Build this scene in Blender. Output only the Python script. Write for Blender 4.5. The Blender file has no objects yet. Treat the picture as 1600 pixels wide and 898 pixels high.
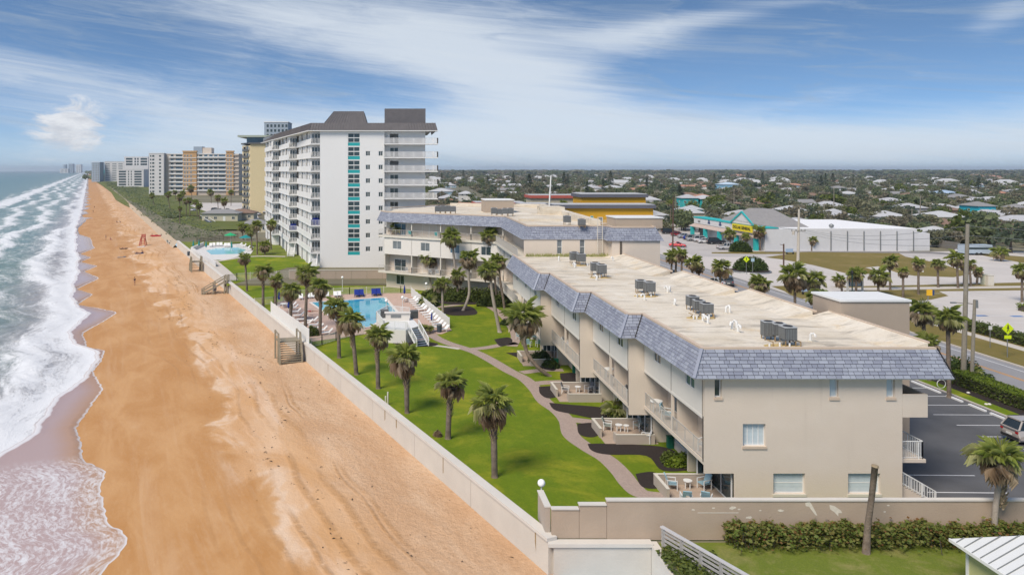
import bpy, math, random
import numpy as np
from mathutils import Vector, Matrix
R = random.Random(7)
rad = math.radians
scene = bpy.context.scene
COL = scene.collection
# ------------------------------------------------------------------ camera
F, CX, CY, H = 1170.0, 612.0, 266.0, 21.5      # focal length in photo pixels, vanishing point, eye height
cam = bpy.data.cameras.new("camera"); cam_ob = bpy.data.objects.new("camera", cam); COL.objects.link(cam_ob)
cam_ob.location = (0, 0, H); cam_ob.rotation_euler = (rad(90), 0, 0)
cam.sensor_width = 36; cam.lens = F / 1600 * 36
cam.shift_x = (800 - CX) / 1600; cam.shift_y = -(449 - CY) / 1600
cam.clip_start = 0.5; cam.clip_end = 60000
scene.camera = cam_ob
# ------------------------------------------------------------------ sky and sun
SUN_EL, SUN_AZ = 50, -137          # azimuth measured from +Y towards +X
world = bpy.data.worlds.new("World"); scene.world = world; world.use_nodes = True
EXPOSURE = 1.5
scene.view_settings.view_transform = 'Standard'; scene.view_settings.look = 'None'
scene.view_settings.exposure = EXPOSURE; scene.view_settings.gamma = 1
scene.view_settings.use_curve_mapping = False
class NT:
    """tiny node-tree helper"""
    def __init__(s, tree): s.t = tree; s.n = tree.nodes; s.l = tree.links
    def new(s, typ, **kw):
        n = s.n.new(typ)
        for k, v in kw.items():
            if k.startswith('i_'):
                key = k[2:]; key = int(key) if key.isdigit() else key.replace('_', ' ')
                s.set(n.inputs[key], v)
            else: setattr(n, k, v)
        return n
    def set(s, sock, v):
        if isinstance(v, bpy.types.NodeSocket): s.l.new(v, sock)
        elif isinstance(v, bpy.types.Node): s.l.new(v.outputs[0], sock)
        elif isinstance(v, tuple) and len(v) == 3 and sock.type == 'RGBA': sock.default_value = (*v, 1)
        else: sock.default_value = v
    def math(s, op, a, b=0.0, c=0.0, clamp=False):
        n = s.n.new('ShaderNodeMath'); n.operation = op; n.use_clamp = clamp
        s.set(n.inputs[0], a); s.set(n.inputs[1], b); s.set(n.inputs[2], c); return n.outputs[0]
    def mix(s, fac, a, b, blend='MIX'):
        n = s.n.new('ShaderNodeMix'); n.data_type = 'RGBA'; n.blend_type = blend; n.clamp_factor = True
        s.set(n.inputs[0], fac); s.set(n.inputs[6], a); s.set(n.inputs[7], b); return n.outputs[2]
    def noise(s, vec, scale, detail=4, rough=.55, dist=0.0):
        n = s.n.new('ShaderNodeTexNoise'); s.set(n.inputs['Vector'], vec); n.inputs['Scale'].default_value = scale
        n.inputs['Detail'].default_value = detail; n.inputs['Roughness'].default_value = rough; n.inputs['Distortion'].default_value = dist
        return n.outputs['Fac']
    def step(s, v, lo, hi):
        n = s.n.new('ShaderNodeMapRange'); n.interpolation_type = 'SMOOTHSTEP'
        s.set(n.inputs[0], v); s.set(n.inputs[1], lo); s.set(n.inputs[2], hi); n.inputs[3].default_value = 0; n.inputs[4].default_value = 1
        return n.outputs[0]
    def mapping(s, vec, scale=(1, 1, 1), rot=(0, 0, 0), loc=(0, 0, 0)):
        n = s.n.new('ShaderNodeMapping'); s.set(n.inputs[0], vec); n.inputs[1].default_value = loc
        n.inputs[2].default_value = rot; n.inputs[3].default_value = scale; return n.outputs[0]
    def xyz(s, x, y, z):
        n = s.n.new('ShaderNodeCombineXYZ'); s.set(n.inputs[0], x); s.set(n.inputs[1], y); s.set(n.inputs[2], z); return n.outputs[0]
    def sep(s, v):
        n = s.n.new('ShaderNodeSeparateXYZ'); s.set(n.inputs[0], v); return n.outputs
w = NT(world.node_tree); world.node_tree.nodes.clear()
tc = w.new('ShaderNodeTexCoord'); dx, dy, dz = w.sep(tc.outputs['Generated'])
zc = w.math('MAXIMUM', dz, 0.0)
nish = w.new('ShaderNodeTexSky', sky_type='NISHITA', sun_disc=False, sun_elevation=rad(SUN_EL), sun_rotation=rad(SUN_AZ),
             altitude=0, air_density=1.0, dust_density=0.6, ozone_density=2.5)
w.set(nish.inputs['Vector'], w.xyz(dx, dy, w.math('ADD', w.math('MULTIPLY', zc, 2.2), 0.10)))
az = w.math('ARCTAN2', dx, dy); el = w.math('ARCSINE', dz)
# clouds: streaky cirrus, drifting lower left to upper right, plus the denser swathes of this particular sky
cv = w.xyz(az, w.math('MULTIPLY', el, 2.6), dz)
warp = w.noise(cv, 3.0, 3)
cv2 = w.xyz(w.math('ADD', az, w.math('MULTIPLY', warp, .5)), w.math('ADD', w.math('MULTIPLY', el, 4.6), w.math('MULTIPLY', az, 0.55)), 0.0)
n1 = w.noise(cv2, 3.2, 9, .62, .35)
n2 = w.noise(w.mapping(cv2, (1.0, 3.0, 1), loc=(4, 2, 0)), 4.2, 10, .70, 1.1)
def blob(px, py, rx, ry, tilt=0.0):
    a0 = math.atan2(px - CX, F); e0 = math.atan2(CY - py, math.hypot(F, px - CX))
    u = w.math('SUBTRACT', az, a0); v = w.math('SUBTRACT', el, e0)
    v = w.math('SUBTRACT', v, w.math('MULTIPLY', u, tilt))
    q = w.math('ADD', w.math('POWER', w.math('ABSOLUTE', w.math('DIVIDE', u, rx / F)), 2), w.math('POWER', w.math('ABSOLUTE', w.math('DIVIDE', v, ry / F)), 2))
    return w.math('POWER', 2.718, w.math('MULTIPLY', q, -1.0))
bl = None
for b, k in ((blob(560, 45, 300, 55, -.12), .50), (blob(800, 130, 190, 60, -.25), .42), (blob(1250, 215, 470, 36, 0.0), .44),
             (blob(150, 140, 330, 46, -.2), .40), (blob(330, 225, 300, 34, .05), .36), (blob(1420, 240, 300, 30, .02), .30), (blob(760, 205, 230, 60, 0), .40), (blob(1000, 60, 120, 26, .2), .25), (blob(1570, 25, 45, 26, .3), .35),
             (blob(1150, 20, 220, 16, .1), .28), (blob(1330, 140, 90, 14, .15), .22), (blob(1500, 95, 220, 60, 0), -.16), (blob(1060, 120, 170, 34, -.2), -.14), (blob(110, 60, 130, 45, 0), -.22)):
    t = w.math('MULTIPLY', b, k); bl = t if bl is None else w.math('ADD', bl, t)
n3 = w.noise(w.mapping(cv2, (2.2, 9.0, 1), loc=(1, 7, 0)), 6.0, 8, .72, .8)
dens = w.math('ADD', w.math('ADD', w.math('MULTIPLY', n1, .80), w.math('ADD', w.math('MULTIPLY', n2, .42), w.math('MULTIPLY', n3, .30))), bl)
cl = w.step(dens, .70, 1.38)
pb = blob(108, 200, 44, 40, .1); puff = w.math('MULTIPLY', w.step(w.math('ADD', pb, w.math('MULTIPLY', w.math('SUBTRACT', w.noise(cv, 22, 8, .68, .8), .5), 2.4)), .16, .80), w.step(pb, .04, .35))
sh_ = w.noise(w.mapping(cv, loc=(.3, -.08, 0)), 22, 6, .65)
low = w.step(el, .085, -.01)                       # the pale band over the horizon
nsk = w.mix(1.0, nish.outputs[0], (.46, .53, .55), 'MULTIPLY')
skyc = w.mix(w.math('MULTIPLY', low, .72), nsk, (1.7, 2.15, 2.6))
grey = w.math('MULTIPLY', w.step(w.noise(w.mapping(cv2, (.9, 2.6, 1), loc=(11, 5, 0)), 3.4, 9, .68, .9), .46, .70), .45)
skyc = w.mix(grey, skyc, (1.35, 1.65, 2.0))
skyc = w.mix(w.math('MULTIPLY', cl, .82), skyc, (2.62, 2.85, 3.1))
skyc = w.mix(w.math('MULTIPLY', puff, .85), skyc, w.mix(w.step(sh_, .35, .65), (3.2, 3.2, 3.25), (2.3, 2.35, 2.5)))
bg = w.new('ShaderNodeBackground'); w.set(bg.inputs[0], skyc); bg.inputs[1].default_value = 0.10
wo = w.new('ShaderNodeOutputWorld'); w.set(wo.inputs[0], bg.outputs[0])
sun = bpy.data.lights.new("sun", 'SUN'); sun.energy = 1.5; sun.angle = rad(26); sun.color = (1, .90, .78)
sun_ob = bpy.data.objects.new("sun", sun); COL.objects.link(sun_ob)
sd = Vector((math.sin(rad(SUN_AZ)) * math.cos(rad(SUN_EL)), math.cos(rad(SUN_AZ)) * math.cos(rad(SUN_EL)), math.sin(rad(SUN_EL))))
sun_ob.rotation_euler = sd.to_track_quat('Z', 'Y').to_euler(); sun_ob.location = (0, 0, 120)
scene.render.engine = 'CYCLES'; scene.cycles.use_denoising = True
scene.cycles.max_bounces = 5; scene.cycles.diffuse_bounces = 2; scene.cycles.glossy_bounces = 2; scene.cycles.transparent_max_bounces = 8
scene.cycles.volume_bounces = 0
# ------------------------------------------------------------------ helpers
LZ = -0.4                                           # level of the garden on the ocean side
def G(px, py, z=0.0):
    """the point of the plane z that stands at a place measured in the photograph"""
    y = (H - z) * F / (py - CY); return ((px - CX) * y / F, y, z)
def GL(px, py): return G(px, py, LZ)
def PY(px, py, y):
    return ((px - CX) * y / F, y, H - (py - CY) * y / F)
class MB:
    def __init__(s): s.v = []; s.f = []; s.m = []
    def add(s, vs, fs, m=0):
        o = len(s.v); s.v += [tuple(p) for p in vs]; s.f += [tuple(i + o for i in f) for f in fs]; s.m += [m] * len(fs); return s
    def box(s, x0, y0, z0, x1, y1, z1, m=0):
        return s.add([(x0, y0, z0), (x1, y0, z0), (x1, y1, z0), (x0, y1, z0), (x0, y0, z1), (x1, y0, z1), (x1, y1, z1), (x0, y1, z1)],
                     [(0, 3, 2, 1), (4, 5, 6, 7), (0, 1, 5, 4), (1, 2, 6, 5), (2, 3, 7, 6), (3, 0, 4, 7)], m)
    def cbox(s, c, size, rz=0.0, m=0):
        k = len(s.v); x, y, z = [q / 2 for q in size]; s.box(-x, -y, -z, x, y, z, m)
        ca, sa = math.cos(rz), math.sin(rz)
        for i in range(k, len(s.v)):
            a, b, d = s.v[i]; s.v[i] = (c[0] + a * ca - b * sa, c[1] + a * sa + b * ca, c[2] + d)
        return s
    def bar(s, p, q, wx, wz=None, m=0):
        """square bar between two points"""
        p, q = Vector(p), Vector(q); d = (q - p).normalized(); wz = wz or wx
        up = Vector((0, 0, 1)) if abs(d.z) < .95 else Vector((0, 1, 0))
        a = d.cross(up).normalized() * wx / 2; b = a.cross(d).normalized() * wz / 2
        vs = [p - a - b, p + a - b, p + a + b, p - a + b, q - a - b, q + a - b, q + a + b, q - a + b]
        return s.add(vs, [(0, 1, 2, 3), (4, 7, 6, 5), (0, 4, 5, 1), (1, 5, 6, 2), (2, 6, 7, 3), (3, 7, 4, 0)], m)
    def tube(s, pts, rs, n=8, m=0, cap=True):
        pts = [Vector(p) for p in pts]; rs = rs if hasattr(rs, '__len__') else [rs] * len(pts)
        o = len(s.v)
        for i, p in enumerate(pts):
            d = (pts[min(i + 1, len(pts) - 1)] - pts[max(i - 1, 0)]).normalized()
            up = Vector((1, 0, 0)) if abs(d.x) < .9 else Vector((0, 1, 0))
            a = d.cross(up).normalized(); b = d.cross(a)
            for k in range(n):
                t = 2 * math.pi * k / n; q = p + (a * math.cos(t) + b * math.sin(t)) * rs[i]; s.v.append(tuple(q))
        for i in range(len(pts) - 1):
            for k in range(n):
                a = o + i * n + k; b = o + i * n + (k + 1) % n
                s.f.append((a, b, b + n, a + n)); s.m.append(m)
        if cap:
            s.f.append(tuple(o + k for k in range(n))); s.m.append(m)
            s.f.append(tuple(o + (len(pts) - 1) * n + k for k in reversed(range(n)))); s.m.append(m)
        return s
    def prism(s, poly, z0, z1, m=0, bottom=True):
        n = len(poly)
        if sum(poly[i][0] * poly[(i + 1) % n][1] - poly[(i + 1) % n][0] * poly[i][1] for i in range(n)) < 0: poly = poly[::-1]
        vs = [(p[0], p[1], z0) for p in poly] + [(p[0], p[1], z1) for p in poly]
        fs = [(i, (i + 1) % n, n + (i + 1) % n, n + i) for i in range(n)] + [tuple(range(n, 2 * n))]
        if bottom: fs.append(tuple(reversed(range(n))))
        return s.add(vs, fs, m)
    def sphere(s, c, r, nu=10, nv=6, m=0, sz=1.0):
        vs = []; fs = []
        for j in range(nv + 1):
            t = math.pi * j / nv
            for i in range(nu):
                a = 2 * math.pi * i / nu
                vs.append((c[0] + r * math.sin(t) * math.cos(a), c[1] + r * math.sin(t) * math.sin(a), c[2] + r * sz * math.cos(t)))
        for j in range(nv):
            for i in range(nu):
                a = j * nu + i; b = j * nu + (i + 1) % nu; fs.append((a, a + nu, b + nu, b))
        return s.add(vs, fs, m)
    def plate(s, o, u, x0, x1, z0, z1, holes=(), depth=.15, m=0):
        """wall face through o along unit u (outside to the right of u), with openings that have reveals"""
        o = Vector(o); u = Vector(u).normalized(); nrm = Vector((u.y, -u.x, 0))
        xs = sorted({x0, x1, *[h[0] for h in holes], *[h[1] for h in holes]}); zs = sorted({z0, z1, *[h[2] for h in holes], *[h[3] for h in holes]})
        P = lambda x, z, d=0.0: tuple(o + u * x + Vector((0, 0, z)) - nrm * d)
        for i in range(len(xs) - 1):
            for j in range(len(zs) - 1):
                cx, cz = (xs[i] + xs[i + 1]) / 2, (zs[j] + zs[j + 1]) / 2
                if any(h[0] < cx < h[1] and h[2] < cz < h[3] for h in holes): continue
                s.add([P(xs[i], zs[j]), P(xs[i + 1], zs[j]), P(xs[i + 1], zs[j + 1]), P(xs[i], zs[j + 1])], [(0, 1, 2, 3)], m)
        for a, b, c, d in holes:
            for (p, q) in (((a, c), (b, c)), ((b, c), (b, d)), ((b, d), (a, d)), ((a, d), (a, c))):
                s.add([P(*p), P(*p, depth), P(*q, depth), P(*q)], [(0, 1, 2, 3)], m)
        return s
    def moved(s, dx, dy, dz=0.0):
        s.v = [(a + dx, b + dy, c + dz) for a, b, c in s.v]; return s
    def mesh(s, name, mats, smooth=False):
        me = bpy.data.meshes.new(name); me.from_pydata(s.v, [], s.f)
        mats = mats if isinstance(mats, (list, tuple)) else [mats]
        for m in mats: me.materials.append(m)
        if len(mats) > 1: me.polygons.foreach_set('material_index', s.m)
        if smooth: me.polygons.foreach_set('use_smooth', [True] * len(s.f))
        me.update(); return me
def link(name, data, parent=None, loc=(0, 0, 0), rz=0.0, scale=None):
    o = bpy.data.objects.new(name, data); COL.objects.link(o); o.location = loc
    if rz: o.rotation_euler[2] = rz
    if scale is not None: o.scale = scale
    if parent is not None: o.parent = parent
    return o
def tag(o, label=None, cat=None, group=None, kind=None):
    if label: o['label'] = label
    if cat: o['category'] = cat
    if group: o['group'] = group
    if kind: o['kind'] = kind
    return o
def thing(name, label, cat, loc=(0, 0, 0), rz=0.0, group=None):
    o = link(name, None, None, loc, rz); o.empty_display_size = .2
    return tag(o, label, cat, group)
def part(root, name, mb, mats, smooth=False, label=None, kind=None, world=False):
    """mb in the thing's own coordinates; world=True: in world coordinates (root not rotated)"""
    if world:
        l = root
        x = y = z = 0
        while l is not None: x += l.location[0]; y += l.location[1]; z += l.location[2]; l = l.parent
        mb.moved(-x, -y, -z)
    o = link(name, mb.mesh(name, mats, smooth), root); tag(o, label, None, None, kind); return o
def solo(name, label, cat, mb, mats, loc=(0, 0, 0), rz=0.0, group=None, smooth=False):
    return tag(link(name, mb.mesh(name, mats, smooth), None, loc, rz), label, cat, group)
def struct(name, mb, mats, smooth=False, kind='structure'):
    return tag(link(name, mb.mesh(name, mats, smooth)), None, None, None, kind)
KIDS = {}
def copy_tree(o, parent=None):
    c = o.copy(); COL.objects.link(c)
    if parent is not None: c.parent = parent
    for ch in KIDS.setdefault(o, [x for x in o.children]): copy_tree(ch, c)
    return c
def dup(root, loc, rz=0.0, label=None, group=None, scale=None):
    c = copy_tree(root); c.location = loc; c.rotation_euler = (0, 0, rz)
    if scale is not None: c.scale = (scale,) * 3 if not hasattr(scale, '__len__') else scale
    if label: c['label'] = label
    if group: c['group'] = group
    return c
class Kit:
    """first use places the prototype itself, later uses place copies"""
    def __init__(s, make): s.make = make; s.p = None
    def put(s, loc, rz=0.0, label=None, group=None, scale=None):
        if s.p is None: s.p = s.make(); o = s.p
        else: return dup(s.p, loc, rz, label, group, scale)
        o.location = loc; o.rotation_euler = (0, 0, rz)
        if scale is not None: o.scale = (scale,) * 3 if not hasattr(scale, '__len__') else scale
        if label: o['label'] = label
        if group: o['group'] = group
        return o
# ------------------------------------------------------------------ materials
def mat(name, col, rough=.8, var=.12, scale=1.5, bump=0.0, bscale=30, metal=0.0, col2=None, spec=.3, island=0.0, alpha=None, detail=5):
    m = bpy.data.materials.new(name); m.use_nodes = True; t = NT(m.node_tree); b = t.n['Principled BSDF']
    tc = t.new('ShaderNodeTexCoord').outputs['Object']
    n = t.noise(tc, scale, detail, .6)
    c = t.mix(n, tuple(x * (1 - var * 1.6) for x in col), tuple(min(1, x * (1 + var * 1.6)) for x in (col2 or col)))
    if island:
        g = t.new('ShaderNodeNewGeometry').outputs['Random Per Island']; oi = t.new('ShaderNodeObjectInfo').outputs['Random']
        r = t.math('FRACT', t.math('ADD', g, oi))
        c = t.mix(1.0, c, t.new('ShaderNodeCombineColor', i_0=t.math('MULTIPLY_ADD', r, 2 * island, 1 - island), i_1=t.math('MULTIPLY_ADD', r, 2 * island, 1 - island), i_2=t.math('MULTIPLY_ADD', r, 1.7 * island, 1 - island * .8)).outputs[0], 'MULTIPLY')
    t.set(b.inputs['Base Color'], c); b.inputs['Roughness'].default_value = rough; b.inputs['Metallic'].default_value = metal
    b.inputs['Specular IOR Level'].default_value = spec
    if bump:
        bn = t.new('ShaderNodeBump'); bn.inputs['Strength'].default_value = bump; bn.inputs['Distance'].default_value = .05
        t.set(bn.inputs['Height'], t.noise(tc, bscale, 4, .6)); t.set(b.inputs['Normal'], bn.outputs[0])
    return m
def leafmat(name, a, b_, rough=.6, trans=.25):
    m = bpy.data.materials.new(name); m.use_nodes = True; t = NT(m.node_tree); b = t.n['Principled BSDF']
    g = t.new('ShaderNodeNewGeometry').outputs['Random Per Island']; oi = t.new('ShaderNodeObjectInfo').outputs['Random']
    r = t.math('FRACT', t.math('ADD', g, t.math('MULTIPLY', oi, 3.7)))
    c = t.mix(r, a, b_)
    c = t.mix(t.math('MULTIPLY', oi, .35), c, tuple(x * .7 for x in b_))
    t.set(b.inputs['Base Color'], c); b.inputs['Roughness'].default_value = rough; b.inputs['Specular IOR Level'].default_value = .25
    tr = t.new('ShaderNodeBsdfTranslucent'); t.set(tr.inputs[0], c); ms = t.new('ShaderNodeMixShader'); ms.inputs[0].default_value = trans + .2
    t.l.new(b.outputs[0], ms.inputs[1]); t.l.new(tr.outputs[0], ms.inputs[2]); t.l.new(ms.outputs[0], t.n['Material Output'].inputs[0])
    return m
def glass(name, col=(.03, .05, .055), rough=.08, var=.5):
    m = mat(name, col, rough, var, .6, spec=.6); return m
m_white = mat('white_paint', (.72, .72, .70), .55, .05, 2)
m_cream = mat('cream_paint', (.62, .58, .50), .6, .05, 2)
m_stucco = mat('tan_stucco', (.63, .545, .455), .9, .035, .5, .25, 14)
_t = NT(m_stucco.node_tree); _b = _t.n['Principled BSDF']; _s = _b.inputs['Base Color'].links[0].from_socket; _o = _t.new('ShaderNodeTexCoord').outputs['Object']
_k = _t.step(_t.noise(_t.mapping(_o, (1.3, 1.3, .10)), 1.0, 6, .7), .54, .80); _k2 = _t.step(_t.noise(_t.mapping(_o, (.35, .35, .6)), 1.0, 6, .7), .50, .75); _k3 = _t.step(_t.noise(_o, 5.0, 5, .75), .62, .74)
_c = _t.mix(_t.math('MULTIPLY', _k, .30), _s, (.40, .33, .27)); _c = _t.mix(_t.math('MULTIPLY', _k2, .28), _c, (.68, .61, .53)); _c = _t.mix(_t.math('MULTIPLY', _k3, .18), _c, (.36, .30, .25)); _t.set(_b.inputs['Base Color'], _c)
m_panel = mat('pale_stucco_panel', (.67, .635, .585), .9, .03, .7, .2, 16)
m_greywall = mat('grey_stucco', (.44, .45, .46), .9, .05, .8)
m_trim = mat('beige_roof_trim', (.55, .44, .34), .7, .06, 2)
m_dark = mat('dark_void', (.015, .015, .017), .6)
m_glass = glass('dark_window_glass')
m_glassb = glass('blue_window_glass', (.06, .12, .17))
m_glassg = glass('grey_window_glass', (.14, .16, .17))
m_teal = mat('teal_panel', (.02, .33, .34), .5, .08, 1)
m_teal2 = mat('turquoise_paint', (.03, .42, .42), .6, .08, 1)
m_blind = mat('white_blinds', (.60, .68, .70), .5, .06, 3)
m_shutter = mat('white_shutter', (.70, .71, .70), .5, .04, 3)
m_wood = mat('grey_weathered_wood', (.27, .235, .17), .9, .25, 6, .4, 40)
m_woodgrey = mat('silver_weathered_wood', (.36, .35, .34), .85, .2, 6, .4, 40)
m_fence = mat('brown_grey_fence_board', (.20, .185, .165), .9, .2, 5)
m_pole = mat('utility_pole_wood', (.25, .225, .18), .9, .2, 5, .3, 30)
m_concpole = mat('concrete_pole', (.47, .43, .36), .9, .1, 3)
m_blue = mat('royal_blue_fabric', (.012, .03, .22), .8, .1, 4)
m_globe = mat('white_lamp_globe', (.85, .85, .82), .3, .02, 2)
m_bin = mat('dark_blue_grey_plastic', (.05, .07, .09), .5, .1, 3)
m_metal = mat('grey_metal', (.24, .25, .25), .45, .12, 4, metal=.4)
m_acdark = mat('grey_air_conditioner_casing', (.115, .118, .118), .5, .25, 5)
m_actop = mat('pale_air_conditioner_top', (.40, .41, .41), .45, .12, 4)
m_rust = mat('rusty_stand', (.30, .21, .11), .8, .35, 9)
m_foam = mat('yellow_roof_foam', (.50, .37, .16), .9, .3, 6, .5, 12)
m_bulk = mat('tan_bulkhead', (.40, .325, .255), .9, .05, .8, .2, 16)
m_stain = mat('brown_boundary_wall', (.42, .33, .25), .92, .12, .35, .3, 12)
m_patch = mat('pale_plaster_patch', (.66, .60, .50), .9, .15, 6)
m_seawall = mat('white_sea_wall', (.56, .52, .46), .85, .09, .45, .3, 8)
m_seacap = mat('white_wall_cap', (.60, .565, .51), .8, .06, .8)
m_tower = mat('white_tower_stucco', (.72, .715, .70), .8, .03, .12)
m_slab = mat('white_balcony_paint', (.70, .695, .68), .7, .05, .5)
m_mroof = mat('dark_brown_metal_roof', (.13, .12, .122), .55, .15, 1)
m_pave = mat('pink_pool_deck', (.50, .36, .29), .9, .12, 1.5, .2, 25)
m_cop = mat('pale_coping', (.66, .62, .57), .7, .05, 2)
m_mulch = mat('dark_mulch', (.032, .024, .021), .98, .45, 8, .9, 18)
m_dirt = mat('sandy_dirt', (.42, .34, .25), .95, .15, 1)
m_lot = mat('bleached_asphalt_lot', (.50, .465, .43), .93, .10, .12, .2, 30, col2=(.54, .50, .46))
m_walk = mat('pale_concrete_walk', (.52, .475, .42), .9, .08, .8)
m_road = mat('grey_asphalt_road', (.265, .26, .262), .9, .08, .3, .2, 40)
m_asph = mat('dark_asphalt_parking', (.105, .105, .108), .85, .32, .22, .3, 40)
m_paint = mat('white_road_paint', (.66, .66, .66), .7, .1, 6)
m_ypaint = mat('yellow_road_paint', (.60, .27, .03), .7, .12, 6)
m_bpaint = mat('blue_road_paint', (.05, .17, .42), .7, .15, 6)
m_trunk = mat('palm_trunk_bark', (.165, .13, .10), .95, .55, 2.2, .9, 9, detail=8)
m_trunkp = mat('pale_palm_trunk_bark', (.34, .295, .245), .95, .25, 7, .6, 14)
m_boot = mat('palm_boot_stubs', (.33, .26, .17), .95, .3, 6)
m_bark = mat('tree_bark', (.09, .075, .06), .95, .3, 5)
m_fg = leafmat('palm_frond_green', (.24, .30, .05), (.43, .47, .13))
m_fg2 = leafmat('palm_frond_grey_green', (.34, .36, .12), (.54, .53, .28))
m_fd = leafmat('palm_frond_straw', (.44, .34, .22), (.64, .55, .42))
m_fd2 = leafmat('palm_frond_brown', (.27, .19, .12), (.44, .33, .22))
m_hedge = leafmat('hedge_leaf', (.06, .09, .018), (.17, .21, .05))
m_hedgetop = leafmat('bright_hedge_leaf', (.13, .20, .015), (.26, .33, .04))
m_shrub = leafmat('shrub_leaf', (.045, .08, .02), (.12, .17, .045))
m_grape = leafmat('sea_grape_leaf', (.13, .20, .035), (.27, .25, .08))
m_grape2 = leafmat('red_sea_grape_leaf', (.28, .10, .05), (.24, .20, .06))
m_tree = [leafmat('tree_leaf_%s' % k, a, b) for k, a, b in (('olive', (.17, .175, .105), (.29, .285, .17)), ('green', (.13, .165, .085), (.24, .275, .135)),
          ('dark', (.085, .115, .075), (.155, .19, .115)), ('brown', (.205, .185, .13), (.32, .285, .195)), ('bright', (.10, .135, .028), (.20, .235, .055)))]
def plain(name, col, rough=.6, var=.06, **k): return mat(name, col, rough, var, 1.0, **k)
# ================================================================== the ground, the beach and the sea
def Wl(y): return 26.5 - .404 * y                    # sea wall line
O_ = np.array([9.1, 43.2]); S_ = np.array([-.3746, .9272]); N_ = np.array([-.9272, -.3746])
def sd_(x, y): p = np.array([x, y]) - O_; return float(p @ S_), float(p @ N_)
def beach_z(d): return np.interp(d, [-6, 0, 5, 12, 22, 30, 60, 200], [-1.7, -1.85, -2.0, -2.45, -3.2, -3.8, -6, -9])
SEA = -3.3
edge_px = [(150, 891), (188, 868), (207, 838), (196, 825), (164, 818), (170, 804), (162, 778), (150, 757), (168, 735), (143, 722), (122, 718), (126, 692), (118, 665), (132, 646), (162, 605), (147, 579),
           (161, 562), (166, 546), (135, 540), (128, 517), (152, 506), (183, 489), (150, 479), (122, 473), (146, 458), (119, 449), (154, 434), (132, 422), (153, 415), (127, 407), (142, 401), (124, 395), (148, 387), (141, 371), (125, 365), (121, 355),
           (135, 344), (132, 333), (125, 321), (123, 308)]
foam_px = [(-160, 880), (-60, 780), (-10, 722), (7, 706), (58, 680), (53, 661), (71, 641), (81, 624), (120, 596), (143, 575), (158, 562), (150, 546), (120, 538), (100, 517), (120, 506), (140, 489), (125, 479), (108, 465), (115, 449), (118, 434), (122, 407), (118, 387), (118, 355), (120, 333), (120, 308)]
def trace(px):
    pts = []
    for x, y in px:
        X, Y, _ = G(x, y, -3.15); pts.append(sd_(X, Y))
    pts.sort(); return np.array(pts).T
es, ed = trace(edge_px); fs_, fd = trace(foam_px)
ed = np.where(es > 380, np.minimum(ed, 27 + 3 * np.sin(es)), ed)
fd = np.where(fs_ > 380, 29, fd)
rn = np.random.default_rng(3)
def smooth_tab(sx, dx, sig):
    g = np.arange(sx[0] - 4, min(sx[-1], 480) + 4, .15); v = np.interp(g, sx, dx); k = np.exp(-(np.arange(-40, 41) * .15 / sig) ** 2 / 2); k /= k.sum(); vp = np.pad(v, 40, mode='edge'); return g, np.convolve(vp, k, 'valid')
es0, ed0 = smooth_tab(es, ed, .9); fs0, fd0 = smooth_tab(fs_, fd, 1.1)
def wob(s, amp=1.0):
    return amp * (1.2 * np.sin(s * .11 + 1) + .8 * np.sin(s * .27 + 2.2) + .35 * np.sin(s * .9 + .5) + .2 * np.sin(s * 2.3))
def edge_at(s):
    return np.interp(s, es0, ed0, left=ed0[0], right=26) + np.where(s > 380, wob(s, 1.5), wob(s, .12)) + .05 * np.sin(s * 5.1) + .05 * np.sin(s * 3.3 + 1)
def foam_at(s):
    f = np.interp(s, fs0, fd0, left=fd0[0], right=29) + wob(s * 1.6 + 7, .25)
    return np.maximum(f, edge_at(s) + .3)
def sgrid(near0, near1, step, far, grow):
    s = list(np.arange(near0, near1, step)); st = step
    while s[-1] < far: st *= grow; s.append(s[-1] + st)
    return np.array(s)
def grid_mesh(name, P, uv, m, smooth=True, attrs=None):
    nr, nc, _ = P.shape
    me = bpy.data.meshes.new(name); idx = np.arange(nr * nc).reshape(nr, nc)
    f = np.stack([idx[:-1, :-1], idx[:-1, 1:], idx[1:, 1:], idx[1:, :-1]], -1).reshape(-1, 4)
    me.from_pydata(P.reshape(-1, 3).tolist(), [], f.tolist()); me.materials.append(m)
    ul = me.uv_layers.new(name='UVMap'); ul.data.foreach_set('uv', uv.reshape(-1, 2)[f.ravel()].astype(np.float32).ravel())
    for k, a in (attrs or {}).items():
        at = me.attributes.new(k, 'FLOAT', 'POINT'); at.data.foreach_set('value', a.ravel().astype(np.float32))
    me.polygons.foreach_set('use_smooth', [smooth] * len(f)); me.update(); return me
def world_xy(s, d): return O_[0] + s * S_[0] + d * N_[0], O_[1] + s * S_[1] + d * N_[1]
# ---- sand
s = sgrid(-45, 180, .8, 9000, 1.035); d = np.concatenate([np.arange(-.3, 30, .45), [34, 40, 60, 120]])
Sg, Dg = np.meshgrid(s, d, indexing='ij'); X, Y = world_xy(Sg, Dg)
Z = beach_z(Dg) + .035 * np.sin(Sg * .5 + 2 * np.sin(Dg * .4)) * (Dg < 14) * np.clip(Dg, 0, 1) + .03 * rn.standard_normal(Sg.shape) * (Dg < 9) * (Dg > .4)
Z += .75 * np.exp(-((X - 14.5) / 1.6) ** 2 - ((Y - 42.2) / 1.6) ** 2)
m = bpy.data.materials.new('orange_beach_sand'); m.use_nodes = True; t = NT(m.node_tree); b = t.n['Principled BSDF']
uv = t.new('ShaderNodeUVMap').outputs[0]; us, ud, _ = t.sep(uv)
nb = t.noise(t.mapping(uv, (.10, .26, 1)), 1.0, 6, .62, .6); nf = t.noise(uv, 2.6, 6, .72)
ns = t.noise(t.mapping(uv, (.03, .40, 1)), 1.0, 6, .66, .9)          # long along-shore streaks
ng = t.noise(uv, 7.0, 4, .7)
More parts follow.
